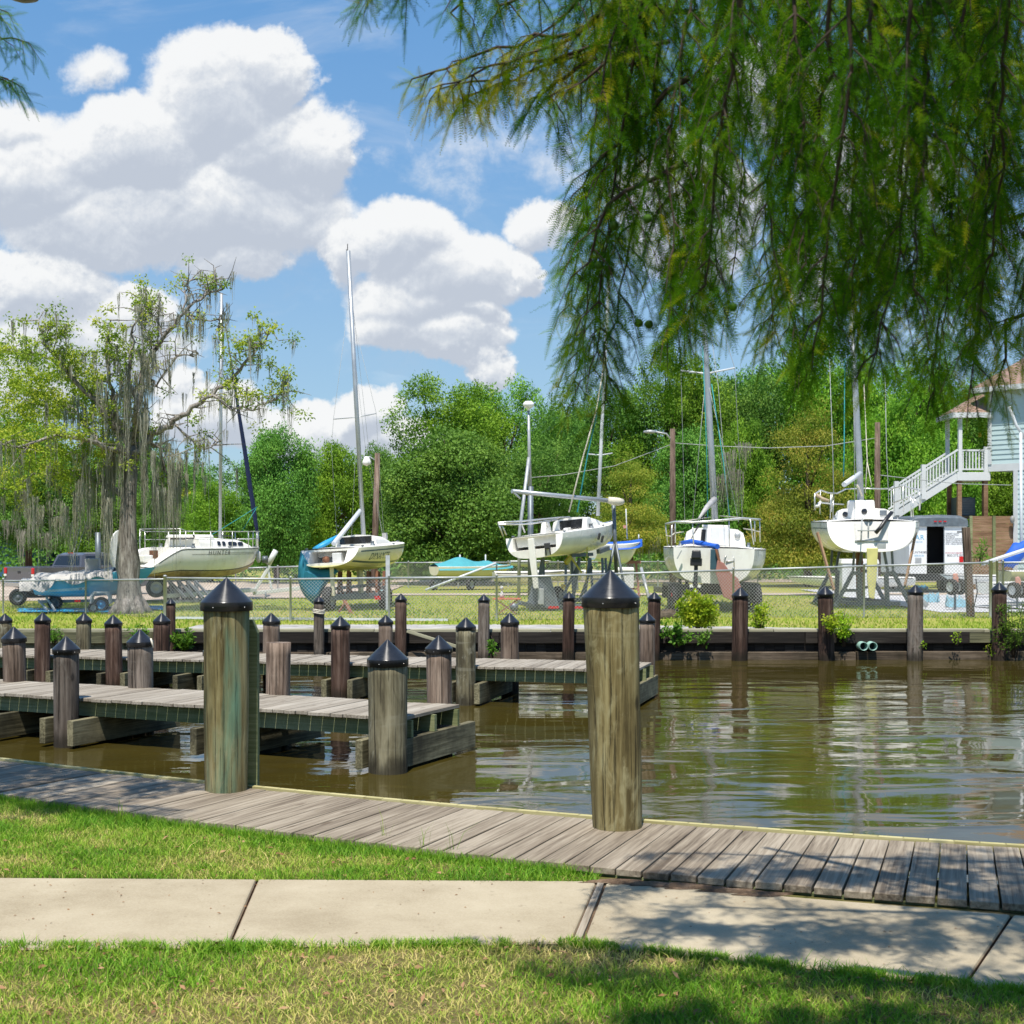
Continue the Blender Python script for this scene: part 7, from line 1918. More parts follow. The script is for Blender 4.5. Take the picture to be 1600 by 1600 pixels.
cloth('crumpled_tarp', 'tarp_pale', 1438, 1468, 933, 943, 37, 'crumpled pale blue tarp at the left edge of the grey pad', 'tarp', .09, 4)
cloth('crumpled_tarp', 'tarp_pale', 1478, 1514, 940, 951, 36, 'crumpled pale blue tarp heap beside the grey wooden post', 'tarp', .11, 5)
cloth('crumpled_tarp', 'tarp_blue', 1432, 1450, 917, 925, 42, 'small blue tarp by the boat cradle, farther than the crumpled heaps', 'tarp', .06, 6)

# low white hulls lying on the grass
def low_hull(label, px, d, zb_, yaw, L, B, D, hull='gel', deck='deckwhite', name='low_boat', wells=None, **k):
    b = Boat(name, label, (X(px, d), d, zb_), yaw, L, B, D, cat='boat', tw=k.pop('tw', .55), hull=hull, kb=.55, rake=.25, bowrise=.1, **k)
    b.finish(cockpit=wells, deckmat=deck)
    b.stripe('rub_strip', .02, .98, lambda t: b.zs(t) - .05, lambda t: b.zs(t) - .025, 'print_dark')
    return b
low_hull('low white sailing dinghy lying behind the steel cradle, bow to the left', 1428, 48, .80, -84, 4.3, 1.2, .36, wells=(.2, .5, .3, .15))
low_hull('narrow white hull lying behind the grey wooden post, bow left', 1585, 46, .98, -86, 2.4, .6, .30)
h_ = low_hull('white beach catamaran hull on rubber wheels at the right edge, stern to the left', 1536, 39.5, .80, 66, 4.2, .8, .42, tw=.75)
low_hull('white skiff behind the rudder of the tilted racing boat', 771, 51, .86, 84, 2.6, 1.3, .42, wells=(.1, .7, .45, .25), tw=.85)
low_hull('white overturned looking skiff behind the bunk posts of the racing boat', 838, 52, .92, 86, 2.3, 1.2, .38, tw=.8)
low_hull('grey inflatable tender on a rack behind the racing boat rudder', 797, 54, 1.42, 86, 1.6, .8, .22, hull='gel_grey', tw=.8)
low_hull('small white skiff left of the white storage box, behind the steel posts', 910, 51, .90, 84, 1.5, 1.1, .40, tw=.85)
for (px, d, lb) in ((1493, 37.6, 'pair of beach dolly wheels with pink fork in front of the grey pad'), (1590, 37.8, 'second pair of dolly wheels with pink fork under the beach catamaran hull')):
    b0 = Vector((X(px, d), d, GZ)); t_ = thing('dolly', b0, lb, 'dolly', 'beach dollies')
    zc = Z(914, d) if px < 1550 else Z(919, d)
    for sx in (-.14, .16): wheel(t_, (b0.x + sx, d + sx * .9, zc - .05), .22, .16, R(25), base=b0, rim='gel_grey')
    MB().tube([(-.14, -.14, zc - .05 - GZ), (.16, .14, zc - .05 - GZ)], .025, 8).build('axle', M['galv'], t_)
    MB().prism([(-.07, -.15), (.07, -.15), (.09, .12), (.05, .22), (-.06, .20)], 'y', .06, (-.06, -.16, zc + .10 - GZ)).build('fork', M['pink'], t_, bevel=.02)
    MB().beam((-.02, -.02, 0), (-.02, -.02, zc - .05 - GZ), .05, .05).build('prop', M['galv_dark'], t_)
# blue covered boat cut by the right edge
bK = Boat('covered_boat', 'olive hulled dinghy with bright blue boom cover cut by the right photo edge', (X(1568, 41.5), 41.5, .95), 86, 3.6, 1.4, .55, cat='boat', tw=.8, hull='bottom_pale')
bK.finish()
rows = []
cvb = MB(); A, Bq = bK.Lp(1567, 878, 41.4), bK.Lp(1625, 842, 41.6)
for i in range(12):
    f = i / 11; p = A.lerp(Bq, f); r = .12 + .20 * math.sin(math.pi * min(f * 1.2 + .08, 1)) 
    rows.append([p + Vector((0, math.cos(a) * r * .7, math.sin(a) * r * (1 + .2 * math.sin(f * 17 + a * 2)))) for a in [2 * math.pi * q / 12 for q in range(12)]])
cvb.grid(rows, closed=True); cvb.f.append(tuple(range(12))); cvb.sm.append(True); cvb.build('boom_cover', M['blue'], bK.o)
tag(MB().tube([W(1535, 881, 39.8), W(1640, 846, 40.4)], .055, 10).build('white_spar', M['mast_white']), 'long white spar slanting up to the right edge in front of the blue boom cover', 'spar')
tubes(None, 'x2', 'mast_white', [[W(1577, 635, 43), W(1588, 665, 43), W(1606, 690, 43)], [W(1595, 676, 43), W(1596, 880, 42)]], .05, 8)
xm = bpy.data.objects['x2']; xm.name = 'gin_pole'; tag(xm, 'white pole and bent spar standing in front of the pale aqua house', 'mast')

# white storage boxes
for (px0, px1, py0, d, lb) in ((962, 990, 886, 49, 'white storage box with overhanging lid between racing boat and wide sailboat'), (1310, 1370, 873, 47.5, 'wide white dock box behind the cradle of the sailboat with yellow rudder')):
    x0, x1 = X(px0, d), X(px1, d); w = x1 - x0; h = Z(py0, d) - GZ
    o = thing('storage_box', ((x0 + x1) / 2, d, GZ), lb, 'box', 'white storage boxes')
    MB().box((0, 0, h * .43), (w * .94, .7, h * .86)).build('body', M['gel_grey'], o, bevel=.03); MB().box((0, 0, h * .93), (w, .76, h * .13), taper=.94).build('lid', M['gel'], o, bevel=.03)
    MB().box((0, -.36, h * .78), (.12, .02, .06)).build('latch', M['galv_dark'], o)
gb = thing('wheelie_bin', (X(1403, 57), 57, GZ), 'green wheelie bin beside the white cargo trailer', 'bin')
MB().prism([(-.24, .0), (.24, 0), (.30, .98), (-.30, .98)], 'y', .55).build('body', M['green_plastic'], gb, bevel=.02); MB().box((0, -.02, 1.02), (.66, .62, .08), taper=.9).build('lid', M['green_plastic'], gb, bevel=.02)
for sx in (-.26, .26): MB().lathe([(.001, -.04), (.11, -.04), (.11, .04), (.001, .04)], 14, (sx, .26, .11), M=Matrix.Rotation(R(90), 3, 'Y')).build('wheel', M['rubber'], gb)
# ------------------------------------------------------------------ pickup, cargo trailer, house, poles
# dark grey pickup at left, seen from behind right
tk_ = thing('pickup_truck', (X(30, 46), 46, GZ), 'dark grey crew cab pickup truck parked behind the tarp covered dinghy', 'pickup truck')
tk_.rotation_euler = (0, 0, math.pi / 2 - R(37))
w = .84
def side_poly(mb, prof, y0, y1):
    mb.prism(prof, 'y', y1 - y0, (0, (y0 + y1) / 2, 0))
body = MB()
arch = lambda cx, r: [(cx + r * math.cos(a), .30 + r * math.sin(a)) for a in [math.pi - math.pi * k / 8 for k in range(9)]]
low = [(0, .42)] + arch(.98, .40) + arch(3.85, .40) + [(4.95, .38), (4.98, .72), (4.85, .92), (3.6, 1.00), (3.45, 1.03), (.0, 1.03)]
for s_ in (1, -1): side_poly(body, low, s_ * w - .06 * (s_ > 0), s_ * w + .06 * (s_ < 0))
body.box((.03, 0, .76), (.06, 2 * w - .12, .52)); body.box((.9, 0, .58), (1.7, 2 * w - .14, .05)); body.box((1.76, 0, .78), (.05, 2 * w - .14, .46)); body.box((3.3, 0, .70), (3.1, 2 * w - .14, .5)); body.box((4.2, 0, .93), (1.3, 2 * w - .16, .10), taper=.95); body.box((4.9, 0, .62), (.12, 2 * w - .1, .40))
body.build('body', M['truck'], tk_, bevel=.02)
cabp = [(1.80, 1.02), (1.93, 1.40), (2.10, 1.46), (2.9, 1.47), (3.12, 1.42), (3.62, 1.02)]
cb = MB(); rows = []
for y, inn in ((-w + .02, 0), (-w + .10, .8), (-w + .2, 1.0), (w - .2, 1.0), (w - .10, .8), (w - .02, 0)):
    rows.append([Vector((x, y if z > 1.1 else (w - .02) * (1 if y > 0 else -1), z if z < 1.1 else 1.02 + (z - 1.02) * (.55 + .45 * inn))) for x, z in cabp])
cab_rows = []
for (x, z) in cabp:
    top = (z - 1.02) / .45
    yy = (w - .03) - .14 * top
    cab_rows.append([Vector((x, -yy, z)), Vector((x, -yy * .8, z + .02 * top)), Vector((x, 0, z + .03 * top)), Vector((x, yy * .8, z + .02 * top)), Vector((x, yy, z))])
cb.grid(cab_rows, smooth=False)
for s_ in (0, -1): cb.add([r[s_] for r in cab_rows], [tuple(range(len(cab_rows)))])
cb.build('cab', M['truck'], tk_, bevel=.015)
gl = MB(); p0, p1 = Vector((1.80, 0, 1.02)), Vector((1.93, 0, 1.40)); off = Vector((-.008, 0, .003))
a, b = p0.lerp(p1, .12) + off, p0.lerp(p1, .92) + off
gl.add([a + Vector((0, -.70, 0)), a + Vector((0, .70, 0)), b + Vector((0, .58, 0)), b + Vector((0, -.58, 0))], [(0, 1, 2, 3)]); gl.build('rear_window', M['dark_glass'], tk_)
for s_ in (1, -1):
    for x0, x1, x2, x3 in ((2.00, 2.52, 2.52, 2.06), (2.60, 3.42, 3.08, 2.60)):
        yl = lambda z: (w - .03) - .14 * (z - 1.02) / .45 + .006
        MB().add([(x0, s_ * yl(1.07), 1.07), (x1, s_ * yl(1.07), 1.07), (x2, s_ * yl(1.38), 1.38), (x3, s_ * yl(1.38), 1.38)], [(0, 1, 2, 3)]).build('side_window', M['dark_glass'], tk_)
    tl = MB(); tl.box((-.005, s_ * (w - .08), .90), (.05, .14, .20)); tl.build('tail_light', M['red'], tk_, bevel=.02)
    MB().box((-.008, s_ * (w - .08), .76), (.04, .13, .07)).build('reverse_light', M['gel'], tk_)
    MB().box((3.2, s_ * (w + .09), 1.10), (.10, .16, .13)).build('wing_mirror', M['black'], tk_, bevel=.03)
MB().box((1.98, 0, 1.475), (.04, .26, .03)).build('brake_light', M['red'], tk_)
MB().box((-.07, 0, .46), (.14, 1.62, .16)).build('rear_bumper', M['chrome'], tk_, bevel=.02)
MB().box((-.006, 0, .86), (.02, .16, .07)).build('tailgate_handle', M['black'], tk_, bevel=.01)
for x_ in (.98, 3.85):
    for s_ in (1, -1):
        wl_ = wheel(tk_, (x_, s_ * (w - .10), .32), .33, .22, R(90), rim='chrome')
# a dark post and yellow stripes behind it
tag(MB().tube([W(154, 905, 44), W(153, 832, 44)], .09, 10).build('steel_post', M['galv_dark']), 'dark steel post beside the grey bagged motor of the dinghy', 'post')
sh = thing('blue_shed', (X(20, 70), 72, GZ), 'dark blue shed with pale roof behind the live oak at the left edge', 'shed')
MB().box((-2, 0, 1.1), (6.5, 4, 2.2)).build('wall', M['navy_shed'], sh); MB().prism([(-2.6, 2.15), (0, 3.1), (2.6, 2.15), (2.5, 2.1), (0, 3.0), (-2.5, 2.1)], 'x', 7.0, (-2, 0, 0)).build('roof', M['galv'], sh)
cs_ = thing('distant_car', (X(176, 58), 58, GZ), 'dark car with yellow stripe half hidden behind the moss hung tree trunk', 'car')
MB().box((0, 0, .55), (2.2, 1.6, .5), taper=.95).build('body', M['truck'], cs_, bevel=.08); MB().box((0, 0, .98), (1.3, 1.4, .45), taper=.75).build('cabin', M['dark_glass'], cs_, bevel=.06); MB().box((0, -.81, .72), (2.0, .02, .12)).build('yellow_stripe', M['yellow'], cs_)
for sx in (-.7, .7): MB().lathe([(.001, -.09), (.3, -.09), (.3, .09), (.001, .09)], 16, (sx, -.74, .3), M=Matrix.Rotation(R(90), 3, 'X')).build('wheel', M['rubber'], cs_)

# white cargo trailer
TDp = 50.0
s = TDp / F
b0 = Vector((X(1466, TDp), TDp, GZ)); ctr = thing('cargo_trailer', b0, 'white enclosed cargo trailer with rear doors open and lettering on them', 'cargo trailer')
zt, zl = Z(813, TDp) - GZ, Z(897, TDp) - GZ
x0, x1 = X(1420, TDp) - b0.x, X(1510, TDp) - b0.x
dep = 4.2
sh_ = MB(); sh_.box((x0 + .03, dep / 2, (zt + zl) / 2), (.06, dep, zt - zl)); sh_.box((x1 - .03, dep / 2, (zt + zl) / 2), (.06, dep, zt - zl)); sh_.box(((x0 + x1) / 2, dep - .03, (zt + zl) / 2), (x1 - x0 - .12, .06, zt - zl)); sh_.build('shell', M['trailer_white'], ctr)
fl = MB(); fl.box(((x0 + x1) / 2, dep / 2, zl - .05), (x1 - x0, dep, .10)); fl.build('floor', M['black'], ctr)
it = MB(); it.box(((x0 + x1) / 2, 1.2, (zt + zl) / 2), (x1 - x0 - .13, .03, zt - zl)); it.build('shade_sheet', M['dark_inside'], ctr)  # near-black sheet painted as the shade inside the open trailer
rf = MB(); rows = []
for yy in (-.12, 0.0, .2, dep - .2, dep + .1):
    e = .0 if 0 <= yy <= dep - .1 else .10
    rows.append([Vector((x, yy, zt + z - e)) for x, z in ((x0 - .03, -.12), (x0 - .02, .05), (x0 + .25, .17), ((x0 + x1) / 2, .20), (x1 - .25, .17), (x1 + .02, .05), (x1 + .03, -.12))])
mbq = MB().grid(rows); mbq.add(rows[0], [tuple(range(7))]); mbq.build('roof', M['galv_dark'], ctr)
MB().box(((x0 + x1) / 2, -.06, zt - .17), (x1 - x0 - .02, .08, .06)).build('door_header', M['trailer_white'], ctr)
for k in (-.25, -.08, .09): MB().box((x0 + 1.15 + k, -.14, zt - .04), (.10, .03, .04)).build('marker_light', M['red'], ctr)
xo0, xo1 = X(1447.5, TDp) - b0.x, X(1470, TDp) - b0.x
ld = MB(); ld.box(((x0 + xo0) / 2, -.03, (zt + zl) / 2 - .1), (xo0 - x0, .05, zt - zl - .22)); ldo = ld.build('door', M['trailer_white'], ctr, bevel=.01)
rdm = MB(); rdm.box(((xo1 + x1) / 2 + .05, -.03, (zt + zl) / 2 - .1), (x1 - xo1 - .1, .05, zt - zl - .22)); rdo = rdm.build('door', M['trailer_white'], ctr, bevel=.01)
MB().box((xo1 + .09, -.07, (zt + zl) / 2 - .1), (.03, .03, zt - zl - .3)).build('hinge_bar', M['galv_dark'], rdo)
def trailer_text(txt, px, py, size, mat, par, space=1.0):
    V, Fc = text_mesh(txt, size, 0, space); ox, oz = X(px, TDp) - b0.x, Z(py, TDp) - GZ
    return MB().add([Vector((ox + v.x, -.058, oz + v.y)) for v in V], Fc).build('lettering', M[mat], par, recalc=False)
trailer_text('AR', 1429, 843.5, .25, 'print_blue', ldo, 1.1); trailer_text('MARINE', 1427, 848, .075, 'print_blue', ldo, 1.2)
trailer_text('C. IN THE BEST', 1425, 864.5, .105, 'print_dark', ldo, .8); trailer_text('SERVICES', 1428, 869.5, .085, 'print_blue', ldo)
for i, tx in enumerate(('CARPET CLEAN', 'RESTORATION', 'PLUMBING', 'EXTERIOR SERVICE', 'TRASH CONSTRUCTION', 'TREE COMMERCIAL', 'FOR / LEASE SERVICES')):
    trailer_text('- ' + tx, 1475, 834.8 + i * 2.75, .072, 'print_dark', rdo, .95)
MB().box((X(1499, TDp) - b0.x, -.06, Z(831, TDp) - GZ), (.20, .006, .04)).build('badge', M['print_dark'], rdo)
trailer_text('www.our-equipment', 1476, 865, .10, 'print_red', rdo, .9); trailer_text('800.375.0077', 1479, 869.8, .125, 'print_dark', rdo, 1.0)
MB().box((X(1501, TDp) - b0.x, -.07, Z(875, TDp) - GZ), (.14, .03, .25)).build('tail_light', M['red'], rdo, bevel=.01)
pl8 = MB(); pl8.box((X(1434, TDp) - b0.x, -.065, Z(876, TDp) - GZ), (.22, .02, .22)); pl8.build('number_plate', M['galv'], ldo, bevel=.01)
MB().box((x1 + .012, 1.2, (zt + zl) / 2), (.02, 1.6, zt - zl - .4)).build('side_panel', M['hull_blue'], ctr)
for s_ in (x0 + .12, x1 - .12):
    for yy in (1.7, 2.5): wheel(ctr, b0 + Vector((s_, yy, .34)), .34, .2, 0, base=b0)
MB().beam(((x0 + x1) / 2, dep, zl), ((x0 + x1) / 2, dep + 1.2, zl), .12, .1).build('tongue', M['black'], ctr)
MB().box(((x0 + x1) / 2, -.02, zl - .16), (x1 - x0, .12, .12)).build('bumper', M['black'], ctr)

# pale aqua raised house
HD = 55.0
b0 = Vector((X(1545, HD), HD, GZ)); hs_ = thing('house', b0, 'pale aqua raised clapboard house with brown roof at the right edge', 'house')
u = Vector((.62, -.785, 0)); n_ = Vector((-.785, -.62, 0)); back = -n_
zf, ze = Z(737, HD) - GZ, Z(611, HD) - GZ
Lw, Dw = 6.5, 7.0
def wallboards(mb, o, du, L, z0, z1, nrm, exp=.19):
    z = z0
    while z < z1 - .01:
        h = min(exp, z1 - z)
        a0 = o + nrm * .035; a1 = o + nrm * .008
        mb.add([a0 + Vector((0, 0, z)), a0 + du * L + Vector((0, 0, z)), a1 + du * L + Vector((0, 0, z + h)), a1 + Vector((0, 0, z + h)), o + Vector((0, 0, z)), o + du * L + Vector((0, 0, z))], [(0, 1, 2, 3), (4, 5, 1, 0)])
        z += exp
wb = MB(); wallboards(wb, Vector(), u, Lw, zf + .28, ze, n_); wallboards(wb, u * 1.28, u, Lw - 1.28, -.1, zf - .02, n_); wb.build('clapboard', M['siding'], hs_, recalc=False)
cr = MB()
def vbox(o, du, L, dn, D, z0, z1):
    V = [o + Vector((0, 0, z0)), o + du * L + Vector((0, 0, z0)), o + du * L + dn * D + Vector((0, 0, z0)), o + dn * D + Vector((0, 0, z0))]
    V += [v + Vector((0, 0, z1 - z0)) for v in V]
    return V, [(3, 2, 1, 0), (4, 5, 6, 7), (0, 1, 5, 4), (1, 2, 6, 5), (2, 3, 7, 6), (3, 0, 4, 7)]
cr.add(*vbox(Vector(), u, Lw, back, Dw, zf + .02, ze)); cr.add(*vbox(u * 1.29, u, Lw - 1.3, back, Dw - .5, -.2, zf)); cr.build('core_wall', M['siding'], hs_)
trm = MB(); trm.add(*vbox(n_ * .005, u, Lw, n_, .045, zf, zf + .28)); trm.add(*vbox(n_ * .052, u, .16, n_, .03, zf + .282, ze)); trm.add(*vbox(u * 1.10 + n_ * -.14, u, .18, n_, .20, -.2, zf - .002)); trm.build('trim', M['white_paint'], hs_)
# hipped roof
ov = .45; zr = ze
q0 = -u * ov + n_ * ov; q1 = u * (Lw + ov) + n_ * ov; q2 = u * (Lw + ov) + back * (Dw + ov); q3 = -u * ov + back * (Dw + ov)
r0 = u * (Lw * .40) + back * Dw / 2 + Vector((0, 0, 2.9)); r1 = u * (Lw * .62) + back * Dw / 2 + Vector((0, 0, 2.9))
up = Vector((0, 0, zr + .12))
rfm = MB(); rfm.add([q0 + up, q1 + up, q2 + up, q3 + up, r0 + up, r1 + up], [(0, 1, 5, 4), (1, 2, 5), (2, 3, 4, 5), (3, 0, 4), (3, 2, 1, 0)]); rfm.build('roof', M['shingle'], hs_)
fas = MB()
for a, b in ((q0, q1), (q3, q0)): fas.beam(a + Vector((0, 0, zr + .02)), b + Vector((0, 0, zr + .02)), .04, .19)
fas.build('fascia', M['white_paint'], hs_)
wd = MB(); o_ = u * 1.62 + n_ * .05; wd.add(*vbox(o_, u, 1.1, n_, .04, zf + 1.35, zf + 2.9)); wf_ = wd.build('window', M['white_paint'], hs_)
wp_ = MB(); wp_.add(*vbox(o_ + u * .08 + n_ * .041, u, .94, n_, .01, zf + 1.43, zf + 2.82)); wp_.build('pane', M['dark_glass'], wf_)
# porch with railing and its little roof
px0 = X(1497, HD) - b0.x; pz1 = Z(738, HD) - GZ; pz0 = Z(751, HD) - GZ
pch = MB(); pch.box((px0 / 2, .85, (pz0 + pz1) / 2), (-px0 + .1, 1.8, pz1 - pz0)); pch.build('porch_floor', M['white_paint'], hs_, bevel=.01)
ztop = Z(646, HD) - GZ
for x_, y_ in ((px0 + .08, 0.02), (px0 + .08, 1.6), (-.12, .02)):
    MB().box((x_, y_, (pz1 + (ztop if x_ < -.5 else pz1 + 1.0)) / 2), (.14, .14, (ztop if x_ < -.5 else pz1 + 1.0) - pz1)).build("porch_post", M["white_paint"], hs_)
pr_ = MB(); zc = ztop
A0, A1, A2, A3 = (px0 - .25, -.25, zc), (.1, -.25, zc), (.1, 2.0, zc), (px0 - .25, 2.0, zc)
pr_.add([A0, A1, A2, A3, (.1, .9, zc + .85), (px0 + .9, .9, zc + .75)], [(0, 1, 4, 5), (3, 0, 5), (2, 3, 5, 4), (3, 2, 1, 0)]); pr_.build('porch_roof', M['shingle'], hs_)
pb_ = MB(); pb_.box((px0 / 2 - .08, -.24, zc - .08), (-px0 + .34, .05, .20)); pb_.box((px0 - .24, .88, zc - .08), (.05, 2.2, .20)); pb_.build('porch_beam', M['white_paint'], hs_)
rl_ = MB(); rl_.box((px0 / 2, .02, pz1 + .86), (-px0 - .1, .07, .07)); rl_.box((px0 / 2, .02, pz1 + .12), (-px0 - .1, .05, .06))
k = px0 + .2
while k < -.22: rl_.box((k, .02, pz1 + .48), (.05, .04, .72)); k += .125
rl_.build('porch_railing', M['white_paint'], hs_)
lm_ = MB(); lm_.lathe([(.001, .16), (.07, .10), (.05, -.05), (.001, -.06)], 8, (-.28, .2, pz1 + 1.45)); lm_.build('porch_lantern', M['yellow'], hs_)
# stairs going down to the left
sx0, sz0 = px0 - .02, pz1; sx1, sz1 = X(1400, HD) - b0.x, Z(797, HD) - GZ + .2
stg = MB()
for y_ in (.0, 1.1): stg.beam((sx0, y_, sz0 - .14), (sx1, y_, sz1 - .4), .05, .28)
nst = 11
for k in range(nst):
    f = (k + .5) / nst; stg.box((sx0 + (sx1 - sx0) * f, .55, sz0 - .05 + (sz1 - .26 - sz0) * f), (.27, 1.05, .04))
stg.build('stairs', M['white_paint'], hs_)
sr = MB()
for y_ in (-.03, 1.13):
    sr.beam((sx0, y_, sz0 + .88), (sx1, y_, sz1 + .62), .07, .07); sr.beam((sx0, y_, sz0 + .10), (sx1, y_, sz1 - .14), .05, .06)
    for k in range(1, 20):
        f = k / 20; x_ = sx0 + (sx1 - sx0) * f; zb_ = sz0 + .12 + (sz1 - .14 - sz0 - .12) * f; sr.box((x_, y_, zb_ + .38), (.045, .04, .74))
for fx in (.56, 1.0):
    sr.box((sx0 + (sx1 - sx0) * fx, -.03, sz0 + .45 + (sz1 - .2 - sz0) * fx), (.16, .16, 1.35), taper=1)
sr.build('stair_railing', M['white_paint'], hs_)
lnd = MB(); lnd.box((sx1 - .55, .55, sz1 - .42), (1.3, 1.2, .22))
for x_ in (sx1 - 1.1, sx1 - .05):
    for y_ in (.0, 1.1): lnd.box((x_, y_, (sz1 - .53) / 2), (.12, .12, sz1 - .53))
lnd.build('stair_landing', M['white_paint'], hs_)
pw = MB()
for px, y_ in ((1500, .1), (1503, 1.6), (1541, .1), (1546, .6)): MB().box((X(px, HD) - b0.x, y_, pz0 / 2), (.16, .16, pz0)).build('support_post', M['brown_fence'], hs_)
wl2 = MB(); wl2.lathe([(.001, .22), (.10, .14), (.08, -.02), (.03, -.08), (.001, -.08)], 8, u * 1.16 + n_ * .22 + Vector((0, 0, Z(815, HD) - GZ))); wl2.build('wall_lantern', M['metal_grey'], hs_)
# brown board fence, heat pump on its deck
bf_ = thing('board_fence', (X(1552, 54.2), 54.2, GZ), 'brown horizontal board fence under the raised house', 'fence')
bfm = MB(); zz = .0; hF = Z(807, 54.2) - GZ
while zz < hF - .02:
    for x0_, x1_ in ((X(1516, 54.2), X(1552, 54.2)), (X(1552, 54.2), X(1590, 54.2))): bfm.beam((x0_ - bf_.location.x + .01, random.uniform(-.006, .006), zz + .075), (x1_ - bf_.location.x - .01, random.uniform(-.006, .006), zz + .075), .03, .143)
    zz += .15
bfm.build('board', M['brown_fence'], bf_)
fp = MB()
for px in (1516, 1552, 1586): MB().box((X(px, 54.2) - bf_.location.x, -.07, hF / 2), (.11, .09, hF + .05)).build('post', M['green_wood'], bf_)
ac = thing('heat_pump', (X(1516, 55.3), 56.2, Z(806, 56)), 'grey heat pump unit standing above the brown board fence', 'air conditioner')
MB().box((0, 0, .36), (.75, .75, .72)).build('casing', M['galv_dark'], ac, bevel=.02)
g_ = MB()
for k in range(9): g_.box((-.02, -.385, .10 + k * .065), (.62, .012, .022))
g_.build('grille', M['metal_grey'], ac)
MB().lathe([(.001, .04), (.30, .03), (.33, 0)], 16, (0, 0, .72)).build('fan_guard', M['black'], ac)
MB().box((0, 0, -.06), (1.3, 1.0, .10)).build('base_slab', M['brown_fence'], ac)

# poles, lamps and wires
def upole(px, top, d, r, label, lamp=None, lean=0):
    o = thing('utility_pole', (X(px, d), d, GZ), label, 'pole', 'wooden utility poles')
    h = Z(top, d) - GZ
    MB().tube([(0, 0, -.1), (lean * .5, 0, h * .5), (lean, 0, h)], [r, r * .9, r * .75], 12).build('shaft', M['pole_wood'], o)
    if lamp == 'arm':
        MB().tube([(lean, 0, h - .5), (lean - .25, -.1, h - .2), (lean - .75, -.2, h - .12)], .035, 6).build('lamp_arm', M['galv'], o)
        MB().lathe([(.001, .07), (.12, .03), (.14, -.04), (.05, -.08), (.001, -.08)], 12, (lean - .9, -.22, h - .12), M=Matrix.Diagonal((1.9, 1, 1))).build('lamp_head', M['galv'], o)
    if lamp == 'bell':
        MB().tube([(lean, 0, h - .35), (lean - .3, -.1, h - .15), (lean - .42, -.1, h - .2)], .03, 6).build('lamp_arm', M['galv'], o)
        MB().lathe([(.001, .12), (.08, .12), (.18, -.10), (.16, -.20), (.001, -.26)], 14, (lean - .42, -.1, h - .26)).build('lamp_head', M['lamp_glass'], o)
    return o
upole(584, 708, 56, .14, 'wooden utility pole with hanging bell lamp, just right of the tallest mast', 'bell', lean=.15)
upole(1051, 670, 54, .13, 'wooden utility pole with lamp arm, left of the thick leaning mast', 'arm')
upole(1371, 660, 52, .13, 'bare wooden utility pole right of the mast of the yellow rudder sailboat')
upole(1504, 1, 52, .0001, 'x') if False else None
lp = thing('globe_lamp', (X(829, 42), 42, GZ), 'tall thin steel lamp post with white globe, braced by a slanting pole', 'lamp post')
H_ = Z(640, 42) - GZ
MB().tube([(0, 0, 0), (0, 0, Z(760, 42) - GZ)], .085, 10).build('lower_post', M['galv_dark'], lp); MB().tube([(-.02, 0, Z(762, 42) - GZ), (-.06, 0, H_)], [.06, .035], 8).build('upper_post', M['galv'], lp)
MB().lathe([(.001, .14), (.10, .13), (.17, .06), (.17, 0), (.10, -.07), (.04, -.10), (.04, -.16)], 16, (-.06, 0, H_ + .12)).build('globe', M['lamp_glass'], lp)
MB().tube([(-.05, -.1, Z(715, 42) - GZ), (-.33, -.3, Z(832, 42) - GZ), (-.36, -.35, 0)], .05, 8).build('brace', M['galv'], lp)
smt = thing('stored_mast', W(885, 776, 39.6), 'long grey mast stored level on posts above the tilted racing boat', 'mast')
q = smt.location
MB().tube([W(800, 767.5, 38.6) - q, W(960, 783, 40.4) - q], .062, 10).build('spar', M['alu'], smt); MB().tube([W(801, 768, 38.6) - q, W(813, 779, 38.7) - q], .03, 6).build('hanging_strut', M['alu'], smt)
MB().tube([W(950, 781, 40.3) - q, W(958, 783, 40.3) - q, W(966, 784, 40.4) - q, W(973, 784, 40.5) - q], [.09, .12, .12, .08], 10).build('lashed_rope', M['rope'], smt)
MB().beam(W(822, 772, 39.2) - q, W(835, 772, 39.3) - q, .14, .06).build('saddle', M['rust'], smt)
cr_ = thing('mast_crutch', (X(963, 40.6), 40.6, GZ), 'grey steel tripod crutch at the bow of the tilted racing boat', 'stand')
zc_ = Z(788, 40.6) - GZ
MB().tube([(-.08, 0, zc_ + .02), (0, 0, .9)], .055, 8).build('upright', M['galv_dark'], cr_)
for a, b in ((-.45, -.1), (.32, -.2), (.1, .5)): MB().tube([(-.03, 0, 1.9), (a, b, 0)], .04, 8).build('leg', M['galv_dark'], cr_)
def wire_line(label, pts, r=.014):
    tag(MB().tube([W(*p) for p in pts], r, 4).build('overhead_wire', M['wire']), label, 'wire', 'overhead wires')
wire_line('overhead wire running left from the pole with the lamp arm', [(820, 747, 54), (880, 742, 54), (960, 728, 54), (1050, 694, 54)], .012)
wire_line('overhead wire running right from the pole with the lamp arm to the bare pole', [(1052, 692, 54), (1120, 697, 54), (1200, 700, 53.4), (1290, 697, 52.6), (1371, 684, 52)], .014)
wire_line('overhead wire from the bare pole down to the aqua house', [(1371, 742, 52), (1440, 750, 53), (1500, 756, 54), (1580, 758, 54)], .014)
gpz = GZ
wpost = MB().beam((X(1509, 34.6), 34.6, Z(824, 34.6)), (X(1516, 34.6), 34.55, GZ - .1), .17, .14)
tag(wpost.build('wooden_post', M['pole_wood'], bevel=.01), 'weathered grey wooden post standing inside the fence in front of the cargo trailer', 'post')
